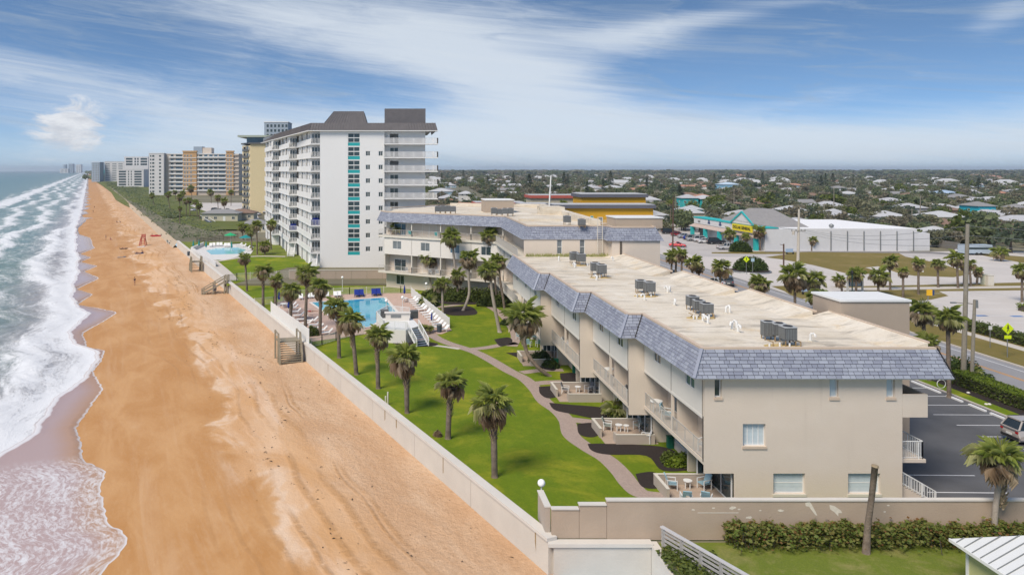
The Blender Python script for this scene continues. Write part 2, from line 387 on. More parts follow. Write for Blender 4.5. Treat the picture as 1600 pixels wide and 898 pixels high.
edge1 = t.math('MULTIPLY', t.math('SUBTRACT', t.noise(t.mapping(uv, (.075, .05, 1)), 1.0, 4, .55, .9), .5), 17)
wetline = t.math('ADD', ud, edge1)
wet = t.step(t.math('ADD', wetline, t.math('MULTIPLY', t.math('SUBTRACT', nf, .5), 1.6)), 11.2, 13.2)
dry = t.step(t.math('ADD', ud, t.math('MULTIPLY', edge1, .35)), 9.0, 4.5)            # the loose sand under the wall
c = t.mix(t.step(nb, .36, .64), (.56, .325, .16), (.645, .43, .265))
sheet_ = t.step(t.noise(t.mapping(uv, (.055, .13, 1), loc=(2, 5, 0)), 1.0, 4, .5, .8), .49, .53)
c = t.mix(t.math('MULTIPLY', sheet_, .45), c, (.545, .30, .125))
c = t.mix(t.math('MULTIPLY', t.step(ns, .52, .68), .55), c, (.70, .52, .385))
c = t.mix(dry, c, t.mix(t.step(nb, .35, .7), (.56, .345, .195), (.65, .45, .29)))
c = t.mix(t.math('MULTIPLY', dry, t.math('MULTIPLY', t.step(nf, .46, .66), .42)), c, (.43, .25, .13))
c = t.mix(t.math('MULTIPLY', t.step(ng, .5, .8), .22), c, (.42, .24, .12))
cw = t.mix(t.step(nb, .35, .7), (.455, .225, .075), (.545, .305, .13))          # damp sand
cw = t.mix(t.math('MULTIPLY', t.step(ns, .50, .68), .30), cw, (.62, .42, .26))
cw = t.mix(t.math('MULTIPLY', t.step(t.noise(t.mapping(uv, (.5, 1.6, 1)), 2.2, 7, .75, .6), .48, .72), .28), cw, (.60, .38, .20)); cw = t.mix(t.math('MULTIPLY', t.step(ng, .45, .75), .16), cw, (.36, .17, .06))
c = t.mix(wet, c, cw)
rim = t.math('MULTIPLY', t.step(t.math('ABSOLUTE', t.math('SUBTRACT', wetline, 11.7)), .9, .1), t.step(nb, .42, .56))
c = t.mix(t.math('MULTIPLY', rim, .5), c, (.72, .56, .42))
# vehicle tracks: wandering pairs of ruts along the beach
tv = t.math('ADD', ud, t.math('MULTIPLY', t.math('SUBTRACT', t.noise(t.mapping(uv, (.03, .01, 1)), 1.0, 3, .5), .5), 9))
trk = None
for cpos, wd in ((7.0, .24), (8.8, .24), (10.6, .18), (12.3, .18), (5.2, .16), (5.7, .1), (14.2, .14), (15.8, .14)):
    q = t.step(t.math('ABSOLUTE', t.math('SUBTRACT', tv, cpos)), wd * 1.9, wd * .3); trk = q if trk is None else t.math('MAXIMUM', trk, q)
trk = t.math('MULTIPLY', trk, t.step(t.noise(t.mapping(uv, (.045, .12, 1), loc=(3, 3, 0)), 1.0, 4, .6), .42, .60))
trk = t.math('MULTIPLY', trk, t.step(t.noise(t.mapping(uv, (1.2, .6, 1)), 1.0, 3, .6), .25, .55))
c = t.mix(t.math('MULTIPLY', trk, .62), c, (.42, .22, .085))
t.set(b.inputs['Base Color'], c); t.set(b.inputs['Roughness'], t.math('MULTIPLY_ADD', wet, -.30, .92)); b.inputs['Specular IOR Level'].default_value = .25
bn = t.new('ShaderNodeBump'); bn.inputs['Strength'].default_value = .55; bn.inputs['Distance'].default_value = .28
hgt = t.math('MULTIPLY', t.math('ADD', t.math('MULTIPLY', t.noise(uv, 2.3, 6, .7), t.math('MULTIPLY_ADD', dry, 1.3, .6)), t.math('MULTIPLY', trk, -.4)), t.math('MULTIPLY_ADD', wet, -.8, 1.0))
t.set(bn.inputs['Height'], hgt); t.set(b.inputs['Normal'], bn.outputs[0])
tag(link('beach', grid_mesh('beach', np.stack([X, Y, Z], -1), np.stack([Sg, Dg], -1), m)), kind='structure')
# ---- sea
s = sgrid(-45, 190, .42, 16000, 1.03); tt = np.concatenate([np.arange(0, 60, .42), 60 * 1.06 ** np.arange(1, 92)])
Sg, Tg = np.meshgrid(s, tt, indexing='ij'); De = edge_at(Sg); Df = foam_at(Sg); Dg = De + Tg; X, Y = world_xy(Sg, Dg)
ft = Dg - Df
amp = np.clip(ft / 6, 0, 1) * np.clip(1.2 - Tg / 900, .25, 1)
ph = Dg * .42 + 1.5 * np.sin(Sg * .021) + .9 * np.sin(Sg * .057 + 1) + .4 * np.sin(Sg * .17 + Dg * .1)
crest = (np.sin(ph) * .5 + .5) ** 3
wv = amp * (.55 * crest + .10 * np.sin(Sg * .9 + Dg * .6) + .08 * np.sin(Sg * .5 - Dg * 1.3 + 2) + .05 * np.sin(1.9 * Sg + 2.1 * Dg))
wv += amp * .06 * rn.standard_normal(Sg.shape) * (Tg < 60)
lip = .06 * np.exp(-(Tg / .35) ** 2) + .10 * np.exp(-(ft / .6) ** 2)
Z = np.maximum(beach_z(Dg) + .03, SEA + wv * .8) + lip * (Tg > 0)
Z[:, 0] = beach_z(De[:, 0]) + .004
lace = np.clip((34.5 - Sg) / 3.5, 0, 1)
m = bpy.data.materials.new('sea_water'); m.use_nodes = True; t = NT(m.node_tree); b = t.n['Principled BSDF']
uv = t.new('ShaderNodeUVMap').outputs[0]; us, ut, _ = t.sep(uv)
fa = t.new('ShaderNodeAttribute', attribute_name='foamd').outputs['Fac']; la = t.new('ShaderNodeAttribute', attribute_name='lace').outputs['Fac']; cr = t.new('ShaderNodeAttribute', attribute_name='crest').outputs['Fac']
big = t.noise(t.mapping(uv, (.055, .16, 1)), 1.0, 5, .6, .7)
mid = t.noise(t.mapping(uv, (.22, .55, 1)), 1.0, 7, .68, 1.1)
fine = t.noise(t.mapping(uv, (1.5, 3.0, 1)), 1.0, 8, .74, .5)
streak = t.noise(t.mapping(uv, (.05, .9, 1), rot=(0, 0, .03)), 1.0, 6, .66, .6)
# how much foam there should be, by the distance behind the foam front
p = t.math('ADD', t.math('MULTIPLY', t.step(fa, 6, 0), .22), t.math('MULTIPLY', t.step(fa, 150, 25), .23))
p = t.math('ADD', p, t.math('MULTIPLY', cr, t.math('MULTIPLY', t.step(fa, 130, 20), .20)))
p = t.math('ADD', p, t.math('MULTIPLY', t.step(t.math('ABSOLUTE', t.math('SUBTRACT', t.math('ADD', fa, t.math('MULTIPLY', big, 24)), 66)), 9, 1), .26))
q = t.math('ADD', t.math('MULTIPLY', big, .30), t.math('ADD', t.math('MULTIPLY', mid, .40), t.math('ADD', t.math('MULTIPLY', fine, .40), t.math('MULTIPLY', streak, .30))))
foam = t.math('MULTIPLY', t.step(t.math('ADD', q, p), .88, 1.12), .90)
behind = t.step(fa, -.1, .35); foam = t.math('MULTIPLY', foam, behind)
edge = t.math('MULTIPLY', t.step(ut, .32, .05), t.step(mid, .30, .5))
lc = t.math('MULTIPLY', t.math('MULTIPLY', t.step(t.math('ADD', t.math('MULTIPLY', fine, .9), t.math('ADD', t.math('MULTIPLY', streak, .25), t.math('MULTIPLY', mid, .25))), .60, .86), la), t.math('SUBTRACT', 1.0, behind))
lobe = t.step(t.math('ABSOLUTE', t.math('SUBTRACT', fa, -.15)), .4, .1)
foam = t.math('MAXIMUM', foam, t.math('MAXIMUM', t.math('MULTIPLY', edge, .75), t.math('MAXIMUM', t.math('MULTIPLY', lc, .8), t.math('MULTIPLY', lobe, .8))))
film = t.mix(t.step(ut, .1, 3.0), (.44, .26, .15), (.44, .32, .295))
deep = t.mix(mid, (.10, .185, .165), (.21, .285, .26)); deep = t.mix(t.step(fa, 50, 170), deep, (.105, .20, .185))
shal = t.mix(mid, (.26, .25, .25), (.38, .36, .36)); deep = t.mix(t.step(fa, 18, 3), deep, shal)
wcol = t.mix(behind, film, deep)
c = t.mix(foam, wcol, (.74, .75, .76))
t.set(b.inputs['Base Color'], c); t.set(b.inputs['Roughness'], t.math('MULTIPLY_ADD', foam, .55, t.math('MULTIPLY_ADD', behind, .12, .16)))
b.inputs['Specular IOR Level'].default_value = .5; b.inputs['IOR'].default_value = 1.33
bn = t.new('ShaderNodeBump'); bn.inputs['Strength'].default_value = .6; bn.inputs['Distance'].default_value = .15
t.set(bn.inputs['Height'], t.math('MULTIPLY', t.math('ADD', t.math('ADD', mid, t.math('MULTIPLY', fine, .6)), t.math('MULTIPLY', foam, .5)), t.math('MULTIPLY_ADD', behind, .9, .1)))
t.set(b.inputs['Normal'], bn.outputs[0])
tag(link('sea', grid_mesh('sea', np.stack([X, Y, Z], -1), np.stack([Sg, Tg], -1), m, attrs={'foamd': ft, 'lace': lace, 'crest': crest * amp})), kind='structure')
# ---- land
m_ground = mat('suburban_ground', (.10, .10, .06), .95, .35, .02, col2=(.20, .18, .12))
FAR = 14000
mb = MB()
mb.add([(15.1, 5, -.012), (900, 5, -.012), (900, 43.5, -.012), (15.1, 43.5, -.012)], [(0, 1, 2, 3)])
mb.add([(33.2, 43.5, -.012), (FAR, 43.5, -.012), (FAR, FAR, -.012), (33.2, FAR, -.012)], [(0, 1, 2, 3)])
ys = [142, 300, 800, 2500, FAR]
for a, c_ in zip(ys[:-1], ys[1:]): mb.add([(Wl(a) + .2, a, -.012), (33.2, a, -.012), (33.2, c_, -.012), (Wl(c_) + .2, c_, -.012)], [(0, 1, 2, 3)])
mb.add([(Wl(142) - 1, 142, -.012), (33.4, 142, -.012), (33.4, 142, -.6), (Wl(142) - 1, 142, -.6)], [(0, 1, 2, 3)])
struct('ground', mb, m_ground); mb = MB()
for a, c_ in zip([226] + ys[1:-1], ys[1:]): mb.add([(Wl(a) + .25, a, -.014), (Wl(c_) + .25, c_, -.014), (Wl(c_) - 1.5, c_, -2.2), (Wl(a) - 1.5, a, -2.2)], [(0, 3, 2, 1)])
struct('beach_bank', mb, m_dirt)
def lawnmat(name, a, b_, c_, s1=.16, s2=9):
    m = bpy.data.materials.new(name); m.use_nodes = True; t = NT(m.node_tree); b = t.n['Principled BSDF']
    tc = t.new('ShaderNodeTexCoord').outputs['Object']
    n = t.noise(tc, s1, 6, .66, .5); f = t.noise(tc, s2, 4, .7); g = t.noise(t.mapping(tc, (1, .45, 1)), 1.1, 4, .6)
    col = t.mix(t.math('MULTIPLY', t.step(n, .47, .70), .8), a, b_); col = t.mix(t.math('MULTIPLY', t.step(t.noise(tc, s1 * 4, 5, .7), .5, .75), .35), col, b_); col = t.mix(t.math('MULTIPLY', t.step(g, .42, .7), .45), col, c_)
    col = t.mix(t.math('MULTIPLY', t.step(f, .35, .7), .55), t.mix(.34, col, (0.02, .035, .006)), col)
    t.set(b.inputs['Base Color'], col); b.inputs['Roughness'].default_value = .9; b.inputs['Specular IOR Level'].default_value = .12
    bn = t.new('ShaderNodeBump'); bn.inputs['Strength'].default_value = .6; bn.inputs['Distance'].default_value = .06
    t.set(bn.inputs['Height'], t.noise(tc, 22, 3, .7)); t.set(b.inputs['Normal'], bn.outputs[0]); return m
m_lawn = lawnmat('lush_lawn', (.155, .23, .012), (.44, .41, .035), (.235, .295, .018))
m_lawn2 = lawnmat('patchy_lawn', (.19, .235, .035), (.36, .32, .12), (.16, .20, .035), .5)
m_dry = lawnmat('dry_grass', (.25, .19, .06), (.36, .26, .115), (.19, .17, .045), .12)
m_dune = lawnmat('dune_plants', (.135, .16, .04), (.25, .205, .14), (.20, .215, .05), .05, 2.5)
def sheet(name, pts, z, m, kind='structure'):
    mb = MB(); mb.add([(p[0], p[1], z) for p in pts], [tuple(range(len(pts)))])
    if sum(pts[i][0] * pts[(i + 1) % len(pts)][1] - pts[(i + 1) % len(pts)][0] * pts[i][1] for i in range(len(pts))) < 0: mb.f = [tuple(reversed(f)) for f in mb.f]
    return struct(name, mb, m, kind=kind)
def psheet(name, px, z, m, base=0.0): return sheet(name, [G(x, y, base)[:2] for x, y in px], base + z, m)
def smooth_line(pts, n=6):
    out = []; P = [np.array(p[:2], float) for p in pts]
    for i in range(len(P) - 1):
        p0, p1, p2, p3 = P[max(i - 1, 0)], P[i], P[i + 1], P[min(i + 2, len(P) - 1)]
        for k in range(n):
            u = k / n; out.append(.5 * (2 * p1 + (p2 - p0) * u + (2 * p0 - 5 * p1 + 4 * p2 - p3) * u * u + (3 * p1 - p0 - 3 * p2 + p3) * u ** 3))
    out.append(P[-1]); return out
def ribbon(name, pts, wid, z, m, n=6, kind='structure'):
    L = smooth_line(pts, n); mb = MB(); vs = []
    for i, p in enumerate(L):
        dd = L[min(i + 1, len(L) - 1)] - L[max(i - 1, 0)]; dd /= np.linalg.norm(dd); nn = np.array([-dd[1], dd[0]]) * wid / 2
        vs += [(*(p + nn), z), (*(p - nn), z)]
    mb.add(vs, [(2 * i, 2 * i + 1, 2 * i + 3, 2 * i + 2) for i in range(len(L) - 1)]); return struct(name, mb, m, kind=kind)
def blob_sheet(name, px, z, m, base=LZ):
    L = smooth_line([G(x, y, base) for x, y in px + px[:1]], 5)[:-1]; return sheet(name, [tuple(p) for p in L], base + z, m)
# garden between the sea wall and the building
sheet('lawn', [(Wl(43.3) + .3, 43.3), (33.4, 43.3), (33.4, 142.0), (Wl(142) + .2, 142.0)], LZ, m_lawn)
psheet('lawn', [(355, 447), (450, 418), (622, 412), (470, 405), (400, 400), (330, 408), (345, 420)], .02, m_lawn)
sheet('dry_lawn', [(Wl(165) + 1, 165), (-16, 175), (-30, 225), (Wl(225) + 1, 225)], .01, m_lawn2)
# front lawn below the boundary wall
sheet('front_lawn', [(15.4, 5), (80, 5), (80, 43.3), (15.4, 43.3)], .006, m_lawn2)
# dune plants along the beach further on
mb = MB(); pts = [(300, 366), (282, 360), (265, 354), (243, 350), (255, 343), (236, 345), (222, 335), (209, 325), (195, 319), (181, 311), (174, 300), (160, 290), (146, 281), (130, 274.5)]
for (x, y) in pts:
    a = G(x, y, -1.0); wd = 46 if a[1] < 300 else (20 if a[1] < 480 else 50)
    mb.v += [(a[0], a[1], -1.7 if a[1] < 900 else -1.2), (a[0] + 3, a[1], -.5), (a[0] + 9, a[1] + 2, .55), (max(a[0] + wd, Wl(a[1]) + 34), a[1] + 6, .02)]
for i in range(len(pts) - 1):
    for k in range(3): mb.f.append((4 * i + k, 4 * i + k + 1, 4 * i + 4 + k + 1, 4 * i + 4 + k)); mb.m.append(0)
struct('dune', mb, m_dune, smooth=True)
# paths
m_paver = bpy.data.materials.new('brick_paver_path'); m_paver.use_nodes = True; t = NT(m_paver.node_tree); b = t.n['Principled BSDF']
tc_ = t.new('ShaderNodeTexCoord').outputs['Object']
br = t.new('ShaderNodeTexBrick', offset=.5); t.set(br.inputs['Vector'], tc_); br.inputs['Color1'].default_value = (.46, .355, .29, 1); br.inputs['Color2'].default_value = (.31, .24, .21, 1)
br.inputs['Mortar'].default_value = (.17, .13, .11, 1); br.inputs['Scale'].default_value = 4.2; br.inputs['Mortar Size'].default_value = .03
t.set(b.inputs['Base Color'], t.mix(t.math('MULTIPLY', t.noise(tc_, 1.3, 4), .55), br.outputs[0], (.43, .33, .28))); b.inputs['Roughness'].default_value = .9
path_px = [(1050, 777), (1005, 772), (985, 757), (970, 738), (948, 717), (918, 699), (893, 680), (886, 658), (872, 642), (851, 627), (838, 609), (820, 592), (795, 579), (768, 563), (745, 551), (722, 543), (700, 536), (682, 528), (668, 518)]
ribbon('path', [GL(*p) for p in path_px], 1.45, LZ + .012, m_paver)
ribbon('path', [GL(*p) for p in [(731, 546), (760, 543), (788, 538), (808, 536)]], 1.25, LZ + .016, m_paver)
ribbon('path', [GL(*p) for p in [(890, 655), (915, 658), (945, 662)]], 1.3, LZ + .016, m_paver)
ribbon('path', [GL(*p) for p in [(828, 600), (860, 597), (900, 596)]], 1.3, LZ + .016, m_paver)
ribbon('path', [GL(*p) for p in [(815, 582), (850, 578), (880, 578)]], 1.2, LZ + .016, m_paver)
ribbon('path', [GL(*p) for p in [(800, 541), (806, 528), (802, 515), (790, 497), (772, 483), (748, 471)]], 1.3, LZ + .016, m_paver)
ribbon('path', [GL(*p) for p in [(640, 541), (680, 540), (718, 545)]], .7, LZ + .014, m_walk)
ribbon('path', [GL(*p) for p in [(683, 480), (715, 476), (748, 471), (776, 470)]], 1.1, LZ + .014, m_paver)
for px in ([(918, 693), (955, 693), (1030, 697), (1060, 708), (1090, 730), (1036, 735), (1010, 712), (950, 710), (925, 704)], [(993, 740), (1020, 737), (1034, 748), (1030, 762), (1003, 760)],
           [(858, 629), (890, 632), (945, 637), (985, 650), (942, 655), (890, 646), (866, 640)], [(902, 662), (930, 661), (938, 676), (925, 683), (905, 678)],
           [(842, 604), (868, 604), (872, 618), (856, 622), (844, 615)], [(875, 583), (905, 583), (915, 597), (880, 596)], [(790, 551), (830, 551), (862, 560), (868, 578), (846, 575), (805, 557)],
           [(772, 530), (795, 527), (800, 535), (782, 541)], [(687, 481), (730, 478), (745, 486), (740, 492), (700, 492)], [(668, 462), (720, 462), (780, 468), (782, 474), (690, 475)], [(612, 534), (645, 533), (682, 536), (675, 541), (625, 541)]):
    blob_sheet('mulch_bed', px, .02, m_mulch)
# parking, road and lots west of the building
sheet('parking_lot', [(33.25, 43.8), (53.6, 43.8), (53.6, 112), (33.25, 112)], .004, m_asph)
def paint(name, segs, wd, z, m):
    mb = MB()
    for (a, b_) in segs:
        a, b_ = np.array(a, float), np.array(b_, float); dd = (b_ - a) / np.linalg.norm(b_ - a); nn = np.array([-dd[1], dd[0]]) * wd / 2
        mb.add([(*(a - nn), z), (*(b_ - nn), z), (*(b_ + nn), z), (*(a + nn), z)], [(0, 1, 2, 3)])
    return struct(name, mb, m)
paint('parking_lines', [((47.7, y), (53.1, y - .1)) for y in np.arange(46.9, 100, 2.72)] + [((35.8, y), (41.1, y - .12)) for y in (50.05, 52.9)] + [((35.8, 47.2), (41.1, 47.1))], .11, .010, m_paint)
mb = MB(); mb.box(53.6, 43.8, -.01, 53.75, 112, .10); struct('kerb', mb, m_walk)
sheet('grass_strip', [(53.75, 20), (55.4, 20), (55.0, 112), (53.75, 112)], .05, m_lawn)
sheet('mulch_strip', [(55.4, 20), (58.8, 20), (58.2, 112), (55.0, 112)], .045, m_mulch)
sheet('verge', [(58.8, 20), (60.4, 20), (60.4, 240), (53.6, 240), (53.6, 112), (58.2, 112)], .006, m_dry)
sheet('road', [(60.4, 0), (68.7, 0), (68.7, 900), (60.4, 900)], .012, m_road)
paint('road_edge_lines', [((61.55, 0), (61.55, 420)), ((67.45, 0), (67.45, 420))], .14, .018, m_paint)
paint('road_centre_lines', [((64.5, 0), (64.5, 420)), ((64.78, 0), (64.78, 420))], .13, .018, m_ypaint)
mb = MB(); mb.box(68.7, 40, -.01, 68.95, 125, .12); struct('kerb', mb, m_walk)
sheet('pale_lot', [(68.95, 60), (330, 60), (330, 186), (150, 199), (108, 194), (69, 300), (68.95, 300)], .002, m_lot)
sheet('verge', [(68.95, 40), (75.0, 40), (75.3, 118), (72, 128), (68.95, 118)], .008, m_dry)
sheet('sidewalk', [(75.0, 40), (76.6, 40), (76.9, 119), (75.3, 118)], .012, m_walk)
sheet('verge', [(76.6, 40), (80.3, 40), (79.8, 108), (76.8, 112)], .009, m_dry)
psheet('dry_field', [(1195, 402), (1250, 394), (1300, 393), (1400, 393), (1415, 401), (1468, 411), (1520, 428), (1490, 433), (1430, 431), (1405, 427), (1372, 416), (1352, 418), (1386, 427), (1330, 429), (1270, 414), (1220, 405)], .008, m_dry)
psheet('verge', [(1290, 448), (1440, 445), (1600, 441), (1640, 445), (1640, 447), (1300, 451.5)], .008, m_dry)
psheet('sidewalk', [(1270, 446), (1320, 449.5), (1640, 446), (1640, 449), (1330, 453), (1262, 449)], .013, m_walk)
psheet('verge', [(1318, 454), (1640, 449), (1640, 453), (1467, 455), (1482, 462), (1455, 468), (1420, 471), (1330, 463)], .008, m_dry)
psheet('verge', [(1512, 394), (1600, 401), (1700, 404), (1700, 421), (1600, 411), (1545, 401)], .009, m_dry)
psheet('verge', [(1205, 447), (1236, 446), (1262, 456), (1290, 470), (1262, 478), (1226, 455)], .008, m_dry)
psheet('side_street', [(1040, 400), (1180, 402), (1330, 438), (1420, 445), (1300, 448), (1180, 420), (1040, 412)], .005, mat('worn_side_street', (.54, .495, .455), .95, .08, .2))
psheet('asphalt_apron', [(1195, 392.2), (1452, 393), (1492, 396), (1485, 398.5), (1450, 396), (1250, 393.6), (1195, 393.8)], .012, mat('grey_apron', (.20, .19, .185), .95, .1, .4))
sheet('shop_lot', [(76, 186), (140, 186), (112, 330), (84, 330)], .007, mat('grey_shop_lot', (.44, .41, .385), .95, .12, .15))
psheet('kerb_strip', [(1112, 394), (1195, 393), (1320, 396), (1195, 397), (1112, 396)], .010, m_dry)
lines = []
for k in range(9):
    a = G(1480 + k * 22, 455.6, 0); lines.append(((a[0], a[1]), (a[0] + 1.3, a[1] - 5.0)))
for k in range(7):
    y = 93 + k * 5.0; lines.append(((92 + k * 1.6, y + 8), (84 + k * 1.6, y + 7.6)))
paint('lot_lines', lines, .16, .010, m_paint)
paint('accessible_bay_marks', [((G(x - 8, y)[0], G(x, y)[1]), (G(x + 10, y)[0], G(x, y)[1])) for x, y in ((1442, 473), (1486, 482), (1532, 493), (1588, 494))], .8, .010, m_bpaint)
psheet('hotel_lot', [(238, 322), (300, 317), (395, 317), (405, 343), (345, 345), (318, 348), (290, 341), (262, 334)], .06, m_lot)
# ================================================================== the condominium building with the slate mansard
m_shing = mat('blue_grey_slate_shingle', (.235, .26, .325), .8, .08, 1.2, .2, 25, island=.20, col2=(.26, .275, .32))
m_roofm = bpy.data.materials.new('stained_roof_membrane'); m_roofm.use_nodes = True; t = NT(m_roofm.node_tree); b = t.n['Principled BSDF']
tc_ = t.new('ShaderNodeTexCoord').outputs['Object']
c = t.mix(t.step(t.noise(tc_, .35, 5, .65), .3, .7), (.60, .525, .41), (.69, .63, .53))
c = t.mix(t.math('MULTIPLY', t.step(t.noise(t.mapping(tc_, (.18, .8, 1)), 1.0, 6, .7, .5), .48, .68), .75), c, (.27, .24, .20))
c = t.mix(t.math('MULTIPLY', t.step(t.noise(t.mapping(tc_, (.5, .35, 1), loc=(7, 3, 0)), 1.0, 5, .7), .56, .72), .5), c, (.58, .42, .22))
c = t.mix(t.math('MULTIPLY', t.step(t.noise(tc_, 6, 4, .7), .52, .76), .4), c, (.25, .21, .17)); c = t.mix(t.math('MULTIPLY', t.step(t.noise(t.mapping(tc_, (.22, .16, 1), loc=(5, 9, 0)), 1.0, 5, .65, .4), .56, .66), .5), c, (.74, .69, .60)); c = t.mix(t.math('MULTIPLY', t.step(t.noise(t.mapping(tc_, (.3, .75, 1), loc=(1, 4, 0)), 1.0, 7, .72, .8), .60, .74), .7), c, (.17, .15, .13))
t.set(b.inputs['Base Color'], c); b.inputs['Roughness'].default_value = .9; b.inputs['Specular IOR Level'].default_value = .2
m_patiow = mat('grey_beige_patio_wall', (.42, .36, .30), .9, .05, .8, .2, 16); m_patiof = mat('tan_patio_floor', (.40, .31, .24), .9, .12, 2)
m_rail = mat('grey_beige_railing', (.46, .44, .41), .6, .05, 2)
m_groove = mat('dark_joint', (.10, .085, .07), .9, .1, 2)
cb = thing('condo_building', 'long tan stepped condominium building with blue grey slate mansard and flat stained roof', 'apartment building', (26, 75, LZ))
def rail(mb, p, q, h=1.05, pitch=.14, base=.08, th=.022, post=.05):
    """balustrade from p to q (floor points)"""
    p, q = Vector(p), Vector(q); n = max(1, int((q - p).length / pitch)); up = Vector((0, 0, 1))
    mb.bar(p + up * h, q + up * h, post, .05); mb.bar(p + up * base, q + up * base, .03, .03)
    for k in range(n + 1):
        a = p.lerp(q, k / n); w_ = post if (k % 9 == 0 or k == n) else th; mb.bar(a + up * (0 if w_ == post else base), a + up * h, w_, w_)
    return mb
def window_part(root, mb_world, o, u, a, b_, z0, z1, frame, pane, div=1, depth=.1, name='window', hdiv=0):
    """frame (part) with panes (sub-part) in the opening a..b_ x z0..z1 of a wall face"""
    o = Vector(o); u = Vector(u).normalized(); nn = Vector((u.y, -u.x, 0)); fr = MB(); gl = MB()
    def bx(mb, x0, x1, c0, c1, d0, d1):
        vs = [tuple(o + u * x + nn * (-dd) + Vector((0, 0, z))) for z in (c0, c1) for x, dd in ((x0, d1), (x1, d1), (x1, d0), (x0, d0))]
        # order: outer face must point outwards
        mb.add([vs[0], vs[1], vs[2], vs[3], vs[4], vs[5], vs[6], vs[7]], [(3, 2, 1, 0), (4, 5, 6, 7), (0, 1, 5, 4), (1, 2, 6, 5), (2, 3, 7, 6), (3, 0, 4, 7)])
    f = .06
    bx(fr, a, b_, z0, z0 + f, depth + .05, depth - .04); bx(fr, a, b_, z1 - f, z1, depth + .05, depth - .04)
    for k in range(div + 1):
        x = a + (b_ - a - f) * k / div; bx(fr, x, x + f, z0 + f, z1 - f, depth + .05, depth - .035)
    for k in range(1, hdiv + 1):
        z = z0 + (z1 - z0) * k / (hdiv + 1); bx(fr, a + f, b_ - f, z - f / 2, z + f / 2, depth + .045, depth - .025)
    bx(gl, a + f * .5, b_ - f * .5, z0 + f * .5, z1 - f * .5, depth + .04, depth + .01)
    w_ = part(root, name, fr, frame, world=True)
    g_ = link('pane', gl.mesh('pane', pane), w_); l = root.location
    me = g_.data; me.transform(Matrix.Translation(-Vector(l))); return w_
SX = [20.37, 19.15, 17.95, 16.8]; SY = [48.75, 60.4, 71.3, 84.3, 103.6]; WX = [33.25, 31.9, 30.6, 29.4]
EAVE, DECK, TOP, F3, F2 = 8.1, 9.62, 9.86, 5.55, 2.55
wall = MB(); up_panel = []; rails_ = []; REC = 1.9
front_holes = [(.66, 1.12, 6.72, 7.98), (8.15, 8.72, 6.72, 8.0), (11.85, 12.4, 6.72, 8.0), (2.5, 3.98, 3.55, 5.0), (4.48, 6.55, .45, 1.88), (9.35, 11.45, .45, 1.9)]
for i in range(4):
    x0, xw, yn, yf = SX[i], WX[i], SY[i], SY[i + 1]
    xin = x0 + REC
    # near wall (faces the camera): above the patio notch it reaches the ocean side
    xe = xw if i == 0 else SX[i - 1] + REC + .3
    h = front_holes if i == 0 else []
    wall.plate((x0, yn, 0), (1, 0, 0), 0, xe - x0, 1.78, EAVE, [q for q in h if q[2] > 1.7 and q[3] > 2], .30)
    if i == 0: wall.plate((x0, yn, 0), (1, 0, 0), REC, xe - x0, LZ, 1.78, [(a, b_, c_, min(d_, 1.78)) for a, b_, c_, d_ in h if c_ < 1.7], .30)
    else: wall.plate((x0, yn, 0), (1, 0, 0), REC, xe - x0, LZ, 1.78)
    # end wall thickness and beam soffit over the patio
    wall.box(x0, yn + .16, 1.78, xin, yn + .34, F2 - .28); wall.box(x0, yn + .17, F2 - .1, x0 + .22, yn + .33, F3 - .12)
    wall.box(x0, yn + .005, 1.781, x0 + .02, yn + .34, EAVE - .01)
    fin = MB(); 
    wall.box(x0 + .05, yn + .16, F2 + .01, xin, yn + .34, F3 - .01)
    # recessed middle storey, ground storey
    wall.box(xin, yn + .18, F2, xin + .2, yf, F3); wall.box(xin, yn + 3.6, LZ, xin + .2, yf, F2 - .01)
    wall.box(xin, yn + 3.6, LZ, xin + 3, yn + 3.75, 2.2)
    # floor slabs
    wall.box(x0, yn + .35, F2 - .27, xin + .3, yf - .01, F2); wall.box(x0 + .01, yn + .2, F3 - .1, xw - .2, yf - .012, F3 + .05)
    # upper storey box, west wall
    wall.box(xw - .2, yn + .17, LZ, xw, yf + (1 if i < 3 else 0), EAVE)
    if i > 0: wall.box(xw, yn - .1, LZ, WX[i - 1] - .21, yn + .1, EAVE)
    # divider between the two flats and the columns
    ym = (yn + yf) / 2 if i < 3 else yn + 9.0
    for yy in ([ym] if i < 3 else [yn + 6.4, yn + 12.8]):
        wall.box(x0 + .45, yy - .1, F2 + .002, xin, yy + .1, F3 - .11); wall.box(x0 + .02, yy - .09, F2 + .003, x0 + .2, yy + .09, F3 - .112)
        wall.box(x0 + 1.2, yy - .1, LZ, xin, yy + .1, F2 - .28)
part(cb, 'wall', wall, m_stucco, world=True)
